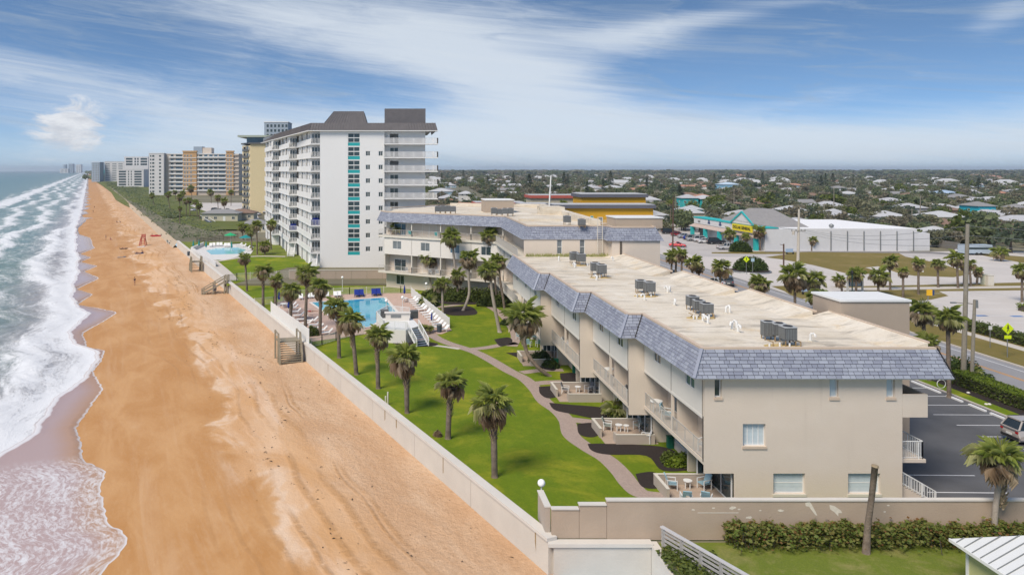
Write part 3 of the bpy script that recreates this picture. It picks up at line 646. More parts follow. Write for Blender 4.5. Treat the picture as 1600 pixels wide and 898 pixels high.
# ---- front windows: shutters, blinds, dark glass
kinds = [(m_white, m_glass, 1, 0), (m_white, m_blind, 1, 0), (m_white, m_blind, 1, 0), (m_shutter, m_blind, 4, 0), (m_white, m_blind, 1, 1), (m_white, m_blind, 1, 1)]
for (a, b_, c_, d_), (fm, pm, dv, hd) in zip(front_holes, kinds):
    dd = min(d_, 1.78) if c_ < 1.7 else d_
    w_ = window_part(cb, None, (SX[0], SY[0], 0), (1, 0, 0), a, b_, c_, dd, fm, pm, dv, .24, hdiv=hd)
    sl = MB(); sl.box(SX[0] + a - .05, SY[0] - .07, c_ - .16, SX[0] + b_ + .05, SY[0] + .02, c_ - .002)
    o = link('sill', sl.mesh('sill', m_trim if pm is not m_blind or c_ > 3 else m_cream), w_); o.data.transform(Matrix.Translation(-Vector(cb.location)))
    if pm is m_blind:
        bl_ = MB(); n = int((dd - c_ - .14) / .085)
        for k in range(n): bl_.box(SX[0] + a + .07, SY[0] + .225, c_ + .08 + k * .085, SX[0] + b_ - .07, SY[0] + .238, c_ + .08 + k * .085 + .06)
        o = link('blind', bl_.mesh('blind', m_blind), w_); tag(o, kind='stuff'); o.data.transform(Matrix.Translation(-Vector(cb.location)))
# ---- ocean side: white upper panels with windows, balcony railings, ground doors
for i in range(4):
    x0, yn, yf = SX[i], SY[i], SY[i + 1]; L = yf - yn; nb_ = 2 if i < 3 else 3; bay = L / nb_
    for k in range(nb_):
        ya, yb = yn + k * bay + .02, yn + (k + 1) * bay - .02
        if k == 0: ya += .33
        pn = MB(); bl = yb - ya; hw = [(bl * .5 - .75, bl * .5 + .75, 6.72, 7.66)] if not (k == 0 and i < 3) else [(bl - 2.9, bl - 1.3, 6.72, 7.62)]
        pn.plate((x0, yb, 0), (0, -1, 0), 0, yb - ya, F3 - .12, EAVE, hw, .1); pn.box(x0 + .11, ya, F3 - .12, x0 + .13, yb, F3 - .1)
        pn.box(x0 - .02, ya, F3 - .3, x0 + .16, yb, F3 - .115)
        o = part(cb, 'panel', pn, m_panel, world=True)
        for (a, b_, c_, d_) in hw: window_part(cb, None, (x0, yb, 0), (0, -1, 0), a, b_, c_, d_, m_white, m_glass if (i + k) % 3 else m_glassb, 2, .08)
        r = MB(); rail(r, (x0 + .06, ya + .1, F2), (x0 + .06, yb - .1, F2), 1.08, .16); part(cb, 'railing', r, m_rail, world=True)
        # glazed door on the middle storey
        window_part(cb, None, (x0 + REC, yb, 0), (0, -1, 0), bl * .25, bl * .75, F2 + .05, F2 + 2.2, m_white, m_glassb, 2, -.03, 'sliding_door')
        if k: window_part(cb, None, (x0 + REC, yb, 0), (0, -1, 0), bl * .3, bl * .7, .4, 1.7, m_white, m_glassb, 2, -.03)
    ym = yn + bay
    for q_ in (ym - .03, yn + .31): j = MB(); j.box(x0 - .012, q_, F3 - .1, x0 + .05, q_ + .06, EAVE - .02); part(cb, 'joint', j, m_groove, world=True)
    # patio: low walls, floor, sliding door in the notch
    pw = MB(); px0, px1, py0, py1, pt = x0 - 2.1, x0 + REC, yn - .55, yn + 3.5, .35
    pw.box(px0 + .9, py0, LZ, px1 - (0 if i else .02), py0 + .16, pt); pw.box(px0, py1 - .16, LZ, px1, py1, pt)
    pw.box(px0, py0 + 1.5, LZ, px0 + .18, py1 - .17, pt); pw.box(px0 + .88, py0 + .17, LZ, px0 + 1.06, py0 + .8, pt)
    part(cb, 'patio_wall', pw, m_patiow, world=True)
    pc = MB(); pc.box(px0 + .88, py0 - .02, pt + .002, px1, py0 + .18, pt + .04); pc.box(px0 - .02, py1 - .18, pt + .002, px1, py1 + .02, pt + .04); pc.box(px0 - .02, py0 + 1.48, pt + .002, px0 + .2, py1 - .19, pt + .04)
    part(cb, 'wall_cap', pc, m_cream, world=True)
    pf = MB(); pf.box(px0 + .05, py0 + .1, LZ - .02, px1 + .3, py1 - .1, LZ + .05); part(cb, 'patio_floor', pf, m_patiof, world=True)
    window_part(cb, None, (x0 + REC, yn + 3.55, 0), (0, -1, 0), .1, 3.2, LZ + .06, 1.74, m_white, m_glass, 2, .02, 'sliding_door')
    window_part(cb, None, (x0 + REC - 1.1, yn + 3.48, 0), (1, 0, 0), .1, 1.05, LZ + .06, 1.74, m_white, m_glass, 2, -.03, 'sliding_door')
# ---- roof deck, curb and the sloping west upstand
RX = [x + .05 for x in SX]; PXW = [35.2, 33.95, 32.65, 31.35]
dk = MB()
for i in range(4): dk.box(SX[i] + .1, SY[i] + (.35 if i == 0 else .262), DECK - .25, PXW[i] - .2, SY[i + 1] + (.1 if i == 3 else .26), DECK)
roof = part(cb, 'roof', dk, m_roofm, world=True)
us_ = MB()
for i in range(4):
    xa, ya, yb = PXW[i], SY[i] + (.4 if i == 0 else 0), SY[i + 1] - .02
    us_.add([(xa - 2.2, ya, DECK + .004), (xa, ya, DECK + .55), (xa + .02, ya, DECK - .3), (xa - 2.2, yb, DECK + .004), (xa, yb, DECK + .55), (xa + .02, yb, DECK - .3)], [(0, 1, 4, 3), (0, 2, 1), (3, 4, 5), (1, 2, 5, 4)])
part(roof, 'upstand', us_, m_roofm).data.transform(Matrix.Translation(-Vector(cb.location)))
# ---- mansard: sloping faces under shingles
dz_, rc = TOP - .06 - EAVE, .85
faces = []      # bottom A,B  top A',B'  (outward side on the right of A->B)
E = .92
def bx_(i): return SX[i] - E
fy = SY[0] - .6
faces.append(((bx_(0), fy, EAVE), (36.2, fy, EAVE), (bx_(0) + rc, fy + rc, TOP - .06), (36.2 - rc * .6, fy + rc, TOP - .06)))
for i in range(4):
    ya = fy if i == 0 else SY[i] - .6
    yb = SY[i + 1] - .6 if i < 3 else SY[4] - .02
    x = bx_(i)
    faces.append(((x, yb, EAVE), (x, ya, EAVE), (x + rc, yb if i == 3 else yb + rc, TOP - .06), (x + rc, ya + rc, TOP - .06)))
    if i: faces.append(((x, ya, EAVE), (bx_(i - 1), ya, EAVE), (x + rc, ya + rc, TOP - .06), (bx_(i - 1) + rc, ya + rc, TOP - .06)))
for i in range(4):
    ya = fy if i == 0 else SY[i] - .6; yb = SY[i + 1] - .6 if i < 3 else SY[4]; x = PXW[i] + 1.0
    faces.append(((x, ya, EAVE), (x, yb, EAVE), (x - rc * .6, ya + (rc if i == 0 else 0), TOP - .06), (x - rc * .6, yb, TOP - .06)))
def mansard(root, faces, n_single, name='mansard', near=(27, 48)):
    back = MB(); singles = []; mass = MB()
    for A, B, A2, B2 in faces:
        back.add([A, B, B2, A2], [(0, 1, 2, 3)])
        A, B, A2, B2 = map(Vector, (A, B, A2, B2)); rows = 8
        nrm = (B - A).cross(A2 - A).normalized()
        for r_ in range(rows):
            f0, f1 = r_ / rows, (r_ + 1) / rows; p0, q0 = A.lerp(A2, f0), B.lerp(B2, f0); p1, q1 = A.lerp(A2, min(1, f1 - .012)), B.lerp(B2, min(1, f1 - .012))
            L = (q0 - p0).length; x = -(r_ % 2) * .22; uu = (q0 - p0).normalized()
            s0 = (p1 - p0).dot(uu); s1 = (q1 - p0).dot(uu); wv_ = (p1 - p0) - uu * s0; cl_ = lambda v, lo_, hi_: max(lo_, min(hi_, v))
            x = min(x, s0 - (r_ % 2) * .22)
            while x < max(L, s1):
                w_ = R.choice((.36, .46, .55, .62)); a, b2 = x, x + w_ - .03; x += w_
                la, lb, ua, ub = cl_(a, 0, L), cl_(b2, 0, L), cl_(a, s0, s1), cl_(b2, s0, s1)
                if (lb - la) + (ub - ua) < .1: continue
                if lb - la < .03: la, lb = lb - .03, lb
                if ub - ua < .03: ua, ub = ua, ua + .03
                lo = R.uniform(.0, .018)
                ta0 = p0 + uu * la; tb0 = p0 + uu * lb; ta1 = p0 + wv_ + uu * ua; tb1 = p0 + wv_ + uu * ub
                th0, th1 = .036 + R.uniform(0, .012), .010
                vs = [ta0 - wv_ * lo + nrm * .004, tb0 - wv_ * lo + nrm * .004, tb0 - wv_ * lo + nrm * th0, ta0 - wv_ * lo + nrm * th0, ta1 + nrm * .002, tb1 + nrm * .002, tb1 + nrm * th1, ta1 + nrm * th1]
                fs = [(3, 2, 1, 0)[::-1], (2, 3, 7, 6), (0, 3, 7, 4)[::-1], (1, 2, 6, 5), (4, 5, 6, 7)]
                c_ = (ta0 + tb1) / 2; singles.append(((c_ - Vector((0, 0, H))).length, vs, fs))
    singles.sort(key=lambda q: q[0]); bk = part(root, name, back, m_under, world=True); l = Vector(root.location)
    for d_, vs, fs in singles[:n_single]:
        c_ = sum(vs, Vector()) / 8; m1 = MB(); m1.add([v - c_ for v in vs], fs); link('shingle', m1.mesh('shingle', m_shing), bk, c_ - l)
    for d_, vs, fs in singles[n_single:]: mass.add(vs, fs)
    if mass.v: o = part(bk, 'shingle_field', mass, m_shing, kind='stuff'); o.data.transform(Matrix.Translation(-l))
    return bk
m_under = mat('dark_underlay', (.035, .038, .05), .9)
man = mansard(cb, faces, 300)
for i in range(4):
    ya = fy if i == 0 else SY[i] - .6; hip = MB().bar((bx_(i), ya, EAVE + .03), (bx_(i) + rc, ya + rc, TOP - .03), .2, .10); part(cb, 'hip_cap', hip, m_shing, world=True)
for i in range(3): part(cb, 'valley_flashing', MB().bar((bx_(i) + .03, SY[i + 1] - .64, EAVE + .06), (bx_(i) + rc + .03, SY[i + 1] - .64 + rc, TOP + .0), .13, .13), m_dark, world=True)
part(cb, 'valley_flashing', MB().bar((36.2, fy - .02, EAVE + .04), (36.2 - rc * .6, fy + rc - .02, TOP - .02), .06, .08), m_dark, world=True)
sf = MB()
for i in range(4):
    ya = fy + .02 if i == 0 else SY[i] - .58; yb = SY[i + 1] - .6 if i < 3 else SY[4] - .05
    sf.box(bx_(i) + .02, ya, EAVE - .06, PXW[i] + .98, yb, EAVE - .003)
part(cb, 'soffit', sf, m_cream, world=True)
tr = MB()
for i in range(4):
    ya = fy + rc - .02 if i == 0 else SY[i] - .6 + rc; yb = SY[i + 1] - .6 + rc if i < 3 else SY[4] - .05; x = bx_(i) + rc
    tr.box(x - .03, ya + .28, TOP - .09, x + .24, yb + (.0 if i == 3 else .27), TOP + .05)
    if i: tr.box(x - .03, ya, TOP - .085, bx_(i - 1) + rc + .24, ya + .27, TOP + .055)
    else: tr.box(x - .03, ya, TOP - .085, PXW[0] + .45, ya + .27, TOP + .055)
    tr.box(PXW[i] - .02, (ya + .28 if i == 0 else SY[i] - .25), DECK + .49, PXW[i] + .2, yb - .3, DECK + .63)
part(roof, 'parapet_trim', tr, m_trim).data.transform(Matrix.Translation(-Vector(cb.location)))
# ---- the street side: solid balcony parapet, lower balcony, stair
wp = MB(); yy = SY[0]
wp.box(33.26, yy, 5.43, 34.9, yy + .15, 6.92); wp.box(34.75, yy + .151, 5.43, 34.9, 100, 6.92); wp.box(33.26, yy + .152, 5.44, 34.74, 100, 5.6)
wp.box(33.26, yy + .3, 2.36, 35.0, 100, 2.58); wp.box(33.26, yy + 6.2, LZ, 34.2, yy + 6.5, 2.3); wp.box(33.255, yy + 3.0, 5.61, 33.9, yy + 3.2, 8.0)
part(cb, 'balcony', wp, m_stucco, world=True)
r = MB(); rail(r, (33.35, yy + .4, 2.58), (34.85, yy + .4, 2.58), 1.15, .13); rail(r, (34.85, yy + .4, 2.58), (34.85, yy + 30, 2.58), 1.15, .16); part(cb, 'railing', r, m_white, world=True)
r = MB(); 
for s_ in (0, 1.15):
    a, b_ = Vector((33.35, yy + .3 + s_, .95)), Vector((35.6, yy + .3 + s_, -.35)); u1 = Vector((0, 0, 1))
    r.bar(a + u1 * .85, b_ + u1 * .85, .07); r.bar(a + u1 * .12, b_ + u1 * .12, .05)
    for k in range(14): p_ = a.lerp(b_, k / 13); r.bar(p_, p_ + u1 * .85, .03 if k not in (0, 8, 13) else .1)
part(cb, 'stair_railing', r, m_white, world=True)
r = MB()
for k in range(6): r.box(33.3 + k * .38, yy + .33, LZ, 33.3 + (k + 1) * .38, yy + 1.4, .85 - k * .2)
part(cb, 'stair', r, m_stucco, world=True)
# stair tower that rises beyond the street side of the roof, and the brown posts of the walkway
bk_ = MB(); bk_.box(35.2, 58.7, 0, 40.6, 62.6, 11.2); bt = part(cb, 'stair_tower', bk_, m_bulk, world=True)
bk_ = MB(); bk_.box(35.1, 58.6, 11.202, 40.7, 62.7, 11.36); o = part(bt, 'roof_slab', bk_, m_white); o.data.transform(Matrix.Translation(-Vector(cb.location)))
m_post = mat('brown_post', (.10, .06, .045), .8)
for y_ in (54.6, 60.5, 66.4): ps = MB(); ps.box(36.3, y_, 0, 36.55, y_ + .25, EAVE - .07); part(cb, 'post', ps, m_post, world=True)
# ================================================================== the cross wing at the far end
cw = thing('wing_building', 'four storey tan wing with wide balconies behind the leaning palms and the pool', 'apartment building', (17, 130, LZ))
WE, WT, WD = 11.95, 13.75, 13.5
P = [(-1.4, 139.2), (18.7, 125.7), (18.3, 103.7), (30.2, 103.7), (29.3, 101.4), (36.4, 101.4), (36.4, 162), (12, 168), (0.5, 154)]
wl = MB(); wl.prism([(p[0] + .0, p[1]) for p in [(-1.0, 141.0), (17.6, 128.4), (20.3, 126), (20.2, 104.2), (30.0, 104.2), (29.9, 101.9), (36.0, 101.9), (36.0, 107.9), (30.2, 108), (32.6, 161.5), (12, 167.5), (1, 154)]], LZ, WD - .3)
part(cw, 'wall', wl, m_stucco, world=True)
wl = MB(); wl.plate((18.3, 103.7, 0), (1, 0, 0), 0, 11.6, LZ, WE, [(4.6, 5.3, 9.9, 11.95 - .02), (7.75, 8.45, 9.9, 11.95 - .02)], .15)
wl.plate((29.85, 101.4, 0), (1, 0, 0), 0, 6.5, LZ, WE); wl.plate((29.85, 103.7, 0), (0, -1, 0), 0, 2.3, LZ, WE)
part(cw, 'wall', wl, m_stucco, world=True)
for a, b_ in ((4.6, 5.3), (7.75, 8.45)): window_part(cw, None, (18.3, 103.7, 0), (1, 0, 0), a, b_, 9.9, 11.93, m_white, m_glassg, 1, .1, hdiv=1)
dp = MB(); dp.box(30.9, 101.3, LZ, 31.15, 101.5, WE - .1); part(cw, 'downpipe', dp, m_groove, world=True)
# facade: local frame along the long south-east face
A, B = Vector((-1.4, 139.2, 0)), Vector((18.7, 125.7, 0)); U = (B - A).normalized(); NN = Vector((U.y, -U.x, 0)); LN = (B - A).length
slabs = MB()
def fquad(mb, a, b_, d0, d1, z0, z1):
    """box along the facade, d measured outwards"""
    vs = []
    for z in (z0, z1):
        for s_, d_ in ((a, d0), (b_, d0), (b_, d1), (a, d1)): q = A + U * s_ + NN * d_; vs.append((q.x, q.y, z))
    mb.add(vs, [(0, 1, 2, 3), (7, 6, 5, 4), (0, 4, 5, 1), (1, 5, 6, 2), (2, 6, 7, 3), (3, 7, 4, 0)])
fl = [LZ, 2.8, 6.2, 9.45]
fquad(slabs, -1.2, LN, -1.8, .25, 2.5, 2.8); fquad(slabs, -1.2, LN, -1.8, .25, 9.1, 9.45); fquad(slabs, 0, LN, -1.8, -.02, 6.05, 6.2)
part(cw, 'balcony', slabs, m_cream, world=True)
sl2 = MB(); sl2.box(17.4, 104, 2.5, 20.4, 126, 2.8); sl2.box(17.4, 104, 9.1, 20.4, 126, 9.45); sl2.box(18.3, 104, 6.05, 20.4, 126, 6.2); part(cw, 'balcony', sl2, m_cream, world=True)
nb_ = 4
for k in range(nb_):
    a, b_ = LN * k / nb_, LN * (k + 1) / nb_
    pn = MB(); pn.plate((A.x, A.y, 0), tuple(U), a + .03, b_ - .03, 6.0, 9.09, [(a + 1.9, a + 3.8, 7.0, 8.5)], .12); part(cw, 'panel', pn, m_panel, world=True)
    window_part(cw, None, (A.x, A.y, 0), tuple(U), a + 1.9, a + 3.8, 7.0, 8.5, m_white, (m_glassg, m_glassg, m_glassb, m_glass)[k], 2, .08)
    for z in (2.82, 9.47):
        o2 = A - NN * 1.72
        window_part(cw, None, (o2.x, o2.y, 0), tuple(U), a + 1.2, a + 4.2, z, z + 2.15, m_white, m_glassb if (k + int(z)) % 2 else m_glass, 2, -.03, 'sliding_door')
    o2 = A - NN * 1.72
    window_part(cw, None, (o2.x, o2.y, 0), tuple(U), a + 1.6, a + 3.4, .3, 2.0, m_white, m_glass if k % 2 == 0 else m_glassb, 2, -.03)
    for q_ in ((b_ - .12, b_ + .06, -.2, -.02, 2.81, 6.0), (a - .06, a + .1, -1.75, -.21, 2.81, 6.0), (b_ - .12, b_ + .06, -.2, -.02, 9.46, WE - .08)): cl_ = MB(); fquad(cl_, *q_); part(cw, 'column', cl_, m_cream, world=True)
    for z in (2.8, 9.45):
        r = MB(); pa, pb = A + U * (a - (1.1 if k == 0 else 0)) + NN * .1, A + U * b_ + NN * .1; rail(r, (pa.x, pa.y, z), (pb.x, pb.y, z), 1.1, .2, th=.03, post=.07); part(cw, 'railing', r, m_rail, world=True)
for z in (2.8, 9.45):
    r = MB(); rail(r, (17.5, 125.4, z), (17.5, 104.2, z), 1.1, .2, th=.03, post=.07); part(cw, 'railing', r, m_rail, world=True)
for k in range(3):
    pn = MB(); pn.plate((18.3, 125.5 - k * 7.2, 0), (0, -1, 0), 0, 7.1, 6.0, 9.09, [(2.8, 4.3, 7, 8.5)], .12); part(cw, 'panel', pn, m_panel, world=True)
    window_part(cw, None, (18.3, 125.5 - k * 7.2, 0), (0, -1, 0), 2.8, 4.3, 7, 8.5, m_white, m_glass, 2, .08)
rf = MB(); rf.prism([(-.9, 139.6), (19.2, 126.2), (19.0, 104.6), (30.3, 104.6), (30.2, 102.2), (35.8, 102.2), (35.8, 108.2), (30.4, 108.3), (32.8, 161.8), (12, 167.8), (.7, 154)], WD - .28, WD); wr = part(cw, 'roof', rf, m_roofm, world=True)
def poly_pair(pts, off, z0, z1):
    """mansard faces outside an open polyline (outside on the right)"""
    v = [Vector((*p, 0)) for p in pts]; out = []; nn = []
    for i in range(len(v) - 1): u_ = (v[i + 1] - v[i]).normalized(); nn.append(Vector((u_.y, -u_.x, 0)))
    mit = []
    for i in range(len(v)):
        if i == 0: m_ = nn[0]
        elif i == len(v) - 1: m_ = nn[-1]
        else: m_ = (nn[i - 1] + nn[i]); m_ = m_ / (1 + nn[i - 1].dot(nn[i]))
        mit.append(m_)
    for i in range(len(v) - 1):
        a, b_ = v[i] + mit[i] * off, v[i + 1] + mit[i + 1] * off
        out.append(((a.x, a.y, z0), (b_.x, b_.y, z0), (v[i].x, v[i].y, z1), (v[i + 1].x, v[i + 1].y, z1)))
    return out
wf = poly_pair([(-2.0, 143), (-.75, 139.5), (19.15, 126.1), (18.95, 104.5), (30.2, 104.5), (30.1, 102.1), (35.9, 102.1), (35.9, 108.2)], .9, WE, WT)
mansard(cw, wf, 0)
tr = MB()
ring = [(-2.0, 143), (-.75, 139.5), (19.15, 126.1), (18.95, 104.5), (30.2, 104.5), (30.1, 102.1), (35.9, 102.1), (35.9, 108.3), (30.5, 108.4), (32.9, 162), (12, 168), (-.2, 154)]
for i in range(len(ring) - 1):
    k = .0016 * i; a_, b_ = Vector((*ring[i], WT + .0 + k)), Vector((*ring[i + 1], WT + .0 + k)); e_ = (b_ - a_).normalized() * .12; tr.bar(a_, b_ - e_, .24, .2)
o = part(wr, 'parapet_trim', tr, m_trim); o.data.transform(Matrix.Translation(-Vector(cw.location)))
tr = MB(); tr.prism([(29.2, 108.6), (30.3, 108.6), (32.6, 160), (31.5, 160)], WD, WD + .8); tr.prism([(13, 166.6), (32, 161), (32.1, 161.5), (13.1, 167.2)], WD, WD + .7); tr.box(27, 134, WD, 31.0, 139, WD + 1.4); tr.box(20, 118, WD + .002, 29.5, 118.3, WD + .35)
o = part(wr, 'upstand', tr, m_roofm); o.data.transform(Matrix.Translation(-Vector(cw.location)))
for q_ in ((17.6, 141, 23, 147, 2.3), (31.0, 103.4, 37.4, 108, 1.35)):
    bk_ = MB(); bk_.box(q_[0], q_[1], WD, q_[2], q_[3], WD + q_[4]); hd_ = part(cw, 'stair_head', bk_, m_bulk, world=True)
    bk_ = MB(); bk_.box(q_[0] - .1, q_[1] - .1, WD + q_[4] + .002, q_[2] + .1, q_[3] + .1, WD + q_[4] + .16); o = part(hd_, 'roof_slab', bk_, m_white); o.data.transform(Matrix.Translation(-Vector(cw.location)))
solo('pole', 'thin white pole standing behind the flat roof of the far wing', 'pole', MB().tube([(29.6, 141, 13.5), (30, 141, 20.5)], [.16, .12], 6), m_white)
ld = MB()
for x in (28.4, 29.1): ld.bar((x, 103.35, DECK), (x, 103.35, WT + 1.2), .07)
for k in range(18): ld.bar((28.4, 103.35, DECK + .3 + k * .3), (29.1, 103.35, DECK + .3 + k * .3), .04)
solo('ladder', 'pale steel ladder fixed on the tan wall from roof to higher roof', 'ladder', ld, m_cream)
# low growth of weeds where the lower roof meets the wing
wd = MB()
for k in range(420):
    x = R.uniform(18.5, 30); a = R.uniform(0, 6.28); y = R.uniform(102.7, 103.5); h_ = R.uniform(.15, .55); wd.add([(x - .12, y, DECK), (x + .12, y, DECK), (x + R.uniform(-.2, .2), y + R.uniform(-.15, .1), DECK + h_)], [(0, 1, 2)])
tag(link('weeds', wd.mesh('weeds', m_fg2)), kind='stuff')
# ================================================================== walls, stairs and fences on the ocean side
sw = thing('sea_wall', 'long whitewashed concrete sea wall between the orange beach and the lawn', 'sea wall', (9.1, 43.2, 0))
def wl_pt(y, off=0.0): return np.array([Wl(y), y]) + off * N_
def wall_run(mb, ya, yb, off0, off1, z0, z1):
    a, b_, c_, d_ = wl_pt(ya, off0), wl_pt(yb, off0), wl_pt(yb, off1), wl_pt(ya, off1); mb.prism([a, b_, c_, d_], z0, z1)
brk = [43.2, 52, 61, 70, 79, 88, 97, 106, 114, 122, 131, 141, 151, 162, 174, 187, 200, 213, 226]
for i, (a, b_) in enumerate(zip(brk[:-1], brk[1:])):
    q = MB(); wall_run(q, a + .02, b_ - .02, -.42, 0, -2.6, .10); part(sw, 'wall_panel', q, m_seawall, world=True)
    q = MB(); wall_run(q, a, b_ - .012, -.58, .10, .102, .30); part(sw, 'wall_cap', q, m_seacap, world=True)
q = MB(); q.box(9.32, 43.0, -2.6, 14.9, 43.42, -.10); part(sw, 'wall_panel', q, m_seawall, world=True)
q = MB(); q.box(9.0, 42.9, -.098, 15.0, 43.5, .10); part(sw, 'wall_cap', q, m_seacap, world=True)
q = MB(); q.add([(14.92, 30, -2.6), (15.35, 30, -2.6), (15.35, 43.4, -2.6), (14.92, 43.4, -2.6), (14.92, 30, -.35), (15.35, 30, -.35), (15.35, 43.4, .02), (14.92, 43.4, .02)], [(0, 3, 2, 1), (4, 5, 6, 7), (0, 1, 5, 4), (1, 2, 6, 5), (2, 3, 7, 6), (3, 0, 4, 7)]); part(sw, 'wall_panel', q, m_seacap, world=True)
for k, y_ in enumerate((44.4, 56, 64.5, 67, 83)):                                   # rust streaks: flat stains on the face
    p0, p1 = wl_pt(y_, .006), wl_pt(y_ + R.uniform(.08, .2), .006); q = MB(); q.add([(*p0, .08), (*p1, .08), (*p1, -R.uniform(.5, 1.2)), (*p0, -R.uniform(.5, 1.2))], [(0, 1, 2, 3)])
    part(sw, 'rust_streak', q, m_rust, world=True)
bw = thing('boundary_wall', 'brown stuccoed garden wall with stepped top and flaking pale patches', 'wall', (25, 43.7, 0))
q = MB(); q.box(12.52, 43.55, .02, 60, 43.8, 2.28); part(bw, 'wall_panel', q, m_stain, world=True)
q = MB(); q.box(12.5, 43.5, 2.282, 60, 43.85, 2.36); part(bw, 'wall_cap', q, m_seacap, world=True)
for x0, x1, z in ((9.32, 10.9, 1.78), (10.92, 12.5, 2.03)):
    q = MB(); q.box(x0, 43.56, .104, x1, 43.79, z); part(bw, 'wall_panel', q, m_stain, world=True)
    q = MB(); q.box(x0 - .03, 43.5, z + .002, x1 - .01, 43.85, z + .08); part(bw, 'wall_cap', q, m_seacap, world=True)
q = MB(); q.box(9.0, 43.9, .1, 9.31, 46.1, 1.75); part(bw, 'wall_panel', q, m_patiow, world=True)
q = MB(); q.box(8.96, 43.88, 1.752, 9.35, 46.15, 1.82); part(bw, 'wall_cap', q, m_seacap, world=True)
def patch(px, pts_):
    q = MB(); v = [PY(px[0] + a, px[1] + b_, 43.542) for a, b_ in pts_]; q.add(v, [tuple(range(len(v)))]); part(bw, 'plaster_patch', q, m_patch, world=True)
for px in ((1083, 796), (1145, 793), (1155, 795), (1188, 797), (1220, 797), (1115, 793), (1388, 789), (1548, 809), (1170, 808), (1382, 799)):
    n = 7; rr = R.uniform(1.5, 4.2); patch(px, [(rr * 1.6 * R.uniform(.5, 1) * math.cos(6.28 * k / n), -rr * .8 * R.uniform(.4, 1) * math.sin(6.28 * k / n)) for k in range(n)])
patch((1262, 788), [(-4, -3), (3, -5), (6, -1), (13, 12), (15, 17), (12, 16), (2, 3), (-3, 2)])
patch((1300, 793), [(-4, -5), (4, -3), (14, 4), (16, 8), (10, 8), (10, 13), (3, 6), (-3, 2)])
patch((1122, 800.5), [(-32, -.6), (32, -.6), (32, .6), (-32, .6)])
# ---- globe lamps
def make_globe():
    t_ = thing('globe_lamp', '', 'lamp', group='white globe garden lamps'); part(t_, 'post', MB().tube([(0, 0, 0), (0, 0, 2.3)], .045, 8), m_white)
    part(t_, 'globe', MB().sphere((0, 0, 2.5), .24, 14, 8), m_globe, True); part(t_, 'base', MB().tube([(0, 0, 0), (0, 0, .12)], .12, 8), m_white); return t_
KG = Kit(make_globe)
a = PY(846, 800, 46.5); KG.put((a[0], 46.5, LZ), 0, 'white globe lamp at the lawn corner by the stepped boundary wall')
for (px, py, lb) in ((535, 455, 'white globe lamp behind the back pool fence'), (603.5, 496, 'white globe lamp standing at the near edge of the pool'), (629, 490, 'white globe lamp on the pool deck beside the bar'), (666, 466, 'white globe lamp in the bed beside the lounger fence')):
    KG.put(GL(px, py), 0, lb)
KG.put(GL(676, 515), 0, 'white globe lamp at the gate beside the dark rubbish bin')
# ---- wooden beach stairs
def stair(name, label, top, bot, wid, landing, m, z1, z0, rails=True, n=9):
    t_ = thing(name, label, 'stairs', (*top, LZ)); top = np.array(top, float); bot = np.array(bot, float); dd = (bot - top); L_ = np.linalg.norm(dd); u = dd / L_; nn = np.array([-u[1], u[0]])
    pt = lambda s_, o_, z: (*(top + u * s_ + nn * o_), z)
    if landing:
        q = MB(); q.prism([(top - u * landing + nn * wid / 2)[:2], (top - u * landing - nn * wid / 2)[:2], (top - nn * wid / 2)[:2], (top + nn * wid / 2)[:2]], z1 - .12, z1); part(t_, 'landing', q, m, world=True)
    for k in range(n):
        f_ = (k + .5) / n; z = z1 + (z0 - z1) * (k + 1) / (n + 1); s_ = L_ * f_; q = MB()
        q.prism([pt(s_ - .17, wid / 2, 0)[:2], pt(s_ - .17, -wid / 2, 0)[:2], pt(s_ + .14, -wid / 2, 0)[:2], pt(s_ + .14, wid / 2, 0)[:2]], z - .06, z); part(t_, 'step', q, m, world=True)
    for sgn in (-1, 1):
        o_ = sgn * (wid / 2 + .05); q = MB(); q.bar(pt(0, o_, z1 - .15), pt(L_, o_, z0 - .05), .06, .28); part(t_, 'stringer', q, m, world=True)
        if rails:
            q = MB(); q.bar(pt(0, o_, z1 + 1.0), pt(L_, o_, z0 + 1.0), .2, .14); part(t_, 'handrail', q, m, world=True)
            q = MB(); q.bar(pt(0, o_, z1 + .55), pt(L_, o_, z0 + .55), .06, .22); part(t_, 'rail_board', q, m, world=True)
            if landing: q = MB(); q.bar(pt(-landing, o_, z1 + 1.0), pt(-.01, o_, z1 + 1.0), .12, .1); part(t_, 'handrail', q, m, world=True)
            for f_ in ([0, .5, 1] + ([-landing / L_] if landing else [])):
                zz = z1 + (z0 - z1) * max(f_, 0); q = MB(); q.bar(pt(L_ * f_, o_, z0 - .4), pt(L_ * f_, o_, zz + 1.08), .2); part(t_, 'post', q, m, world=True)
    return t_
a = G(452, 540, .1); b_ = G(463, 566, -1.9)
stair('beach_stairs', 'grey wooden stairs down to the sand at the near corner of the pool fence', G(452, 537, .2)[:2], G(455, 569, -2.0)[:2], 2.6, 2.2, m_wood, .5, -1.95)
stair('beach_stairs', 'long grey wooden stairs with a blue bin running sideways down the sea wall', G(352, 440, .3)[:2], G(317, 459, -2)[:2], 1.5, .5, m_wood, .5, -1.95, n=11)
stair('beach_stairs', 'old square wooden stair platform on the sand by the turquoise pool', G(306, 409, .3)[:2], G(304, 420, -1.6)[:2], 2.2, 1.8, m_wood, .6, -1.6, n=5)
bx = MB(); bx.tube([(0, 0, 0), (0, 0, .9)], [.26, .30], 10); bx.tube([(0, 0, .9), (0, 0, .98)], [.32, .28], 10)
solo('rubbish_bin', 'blue rubbish bin on the long stairs down the sea wall', 'bin', bx, m_blue, G(336, 454, -1.7))
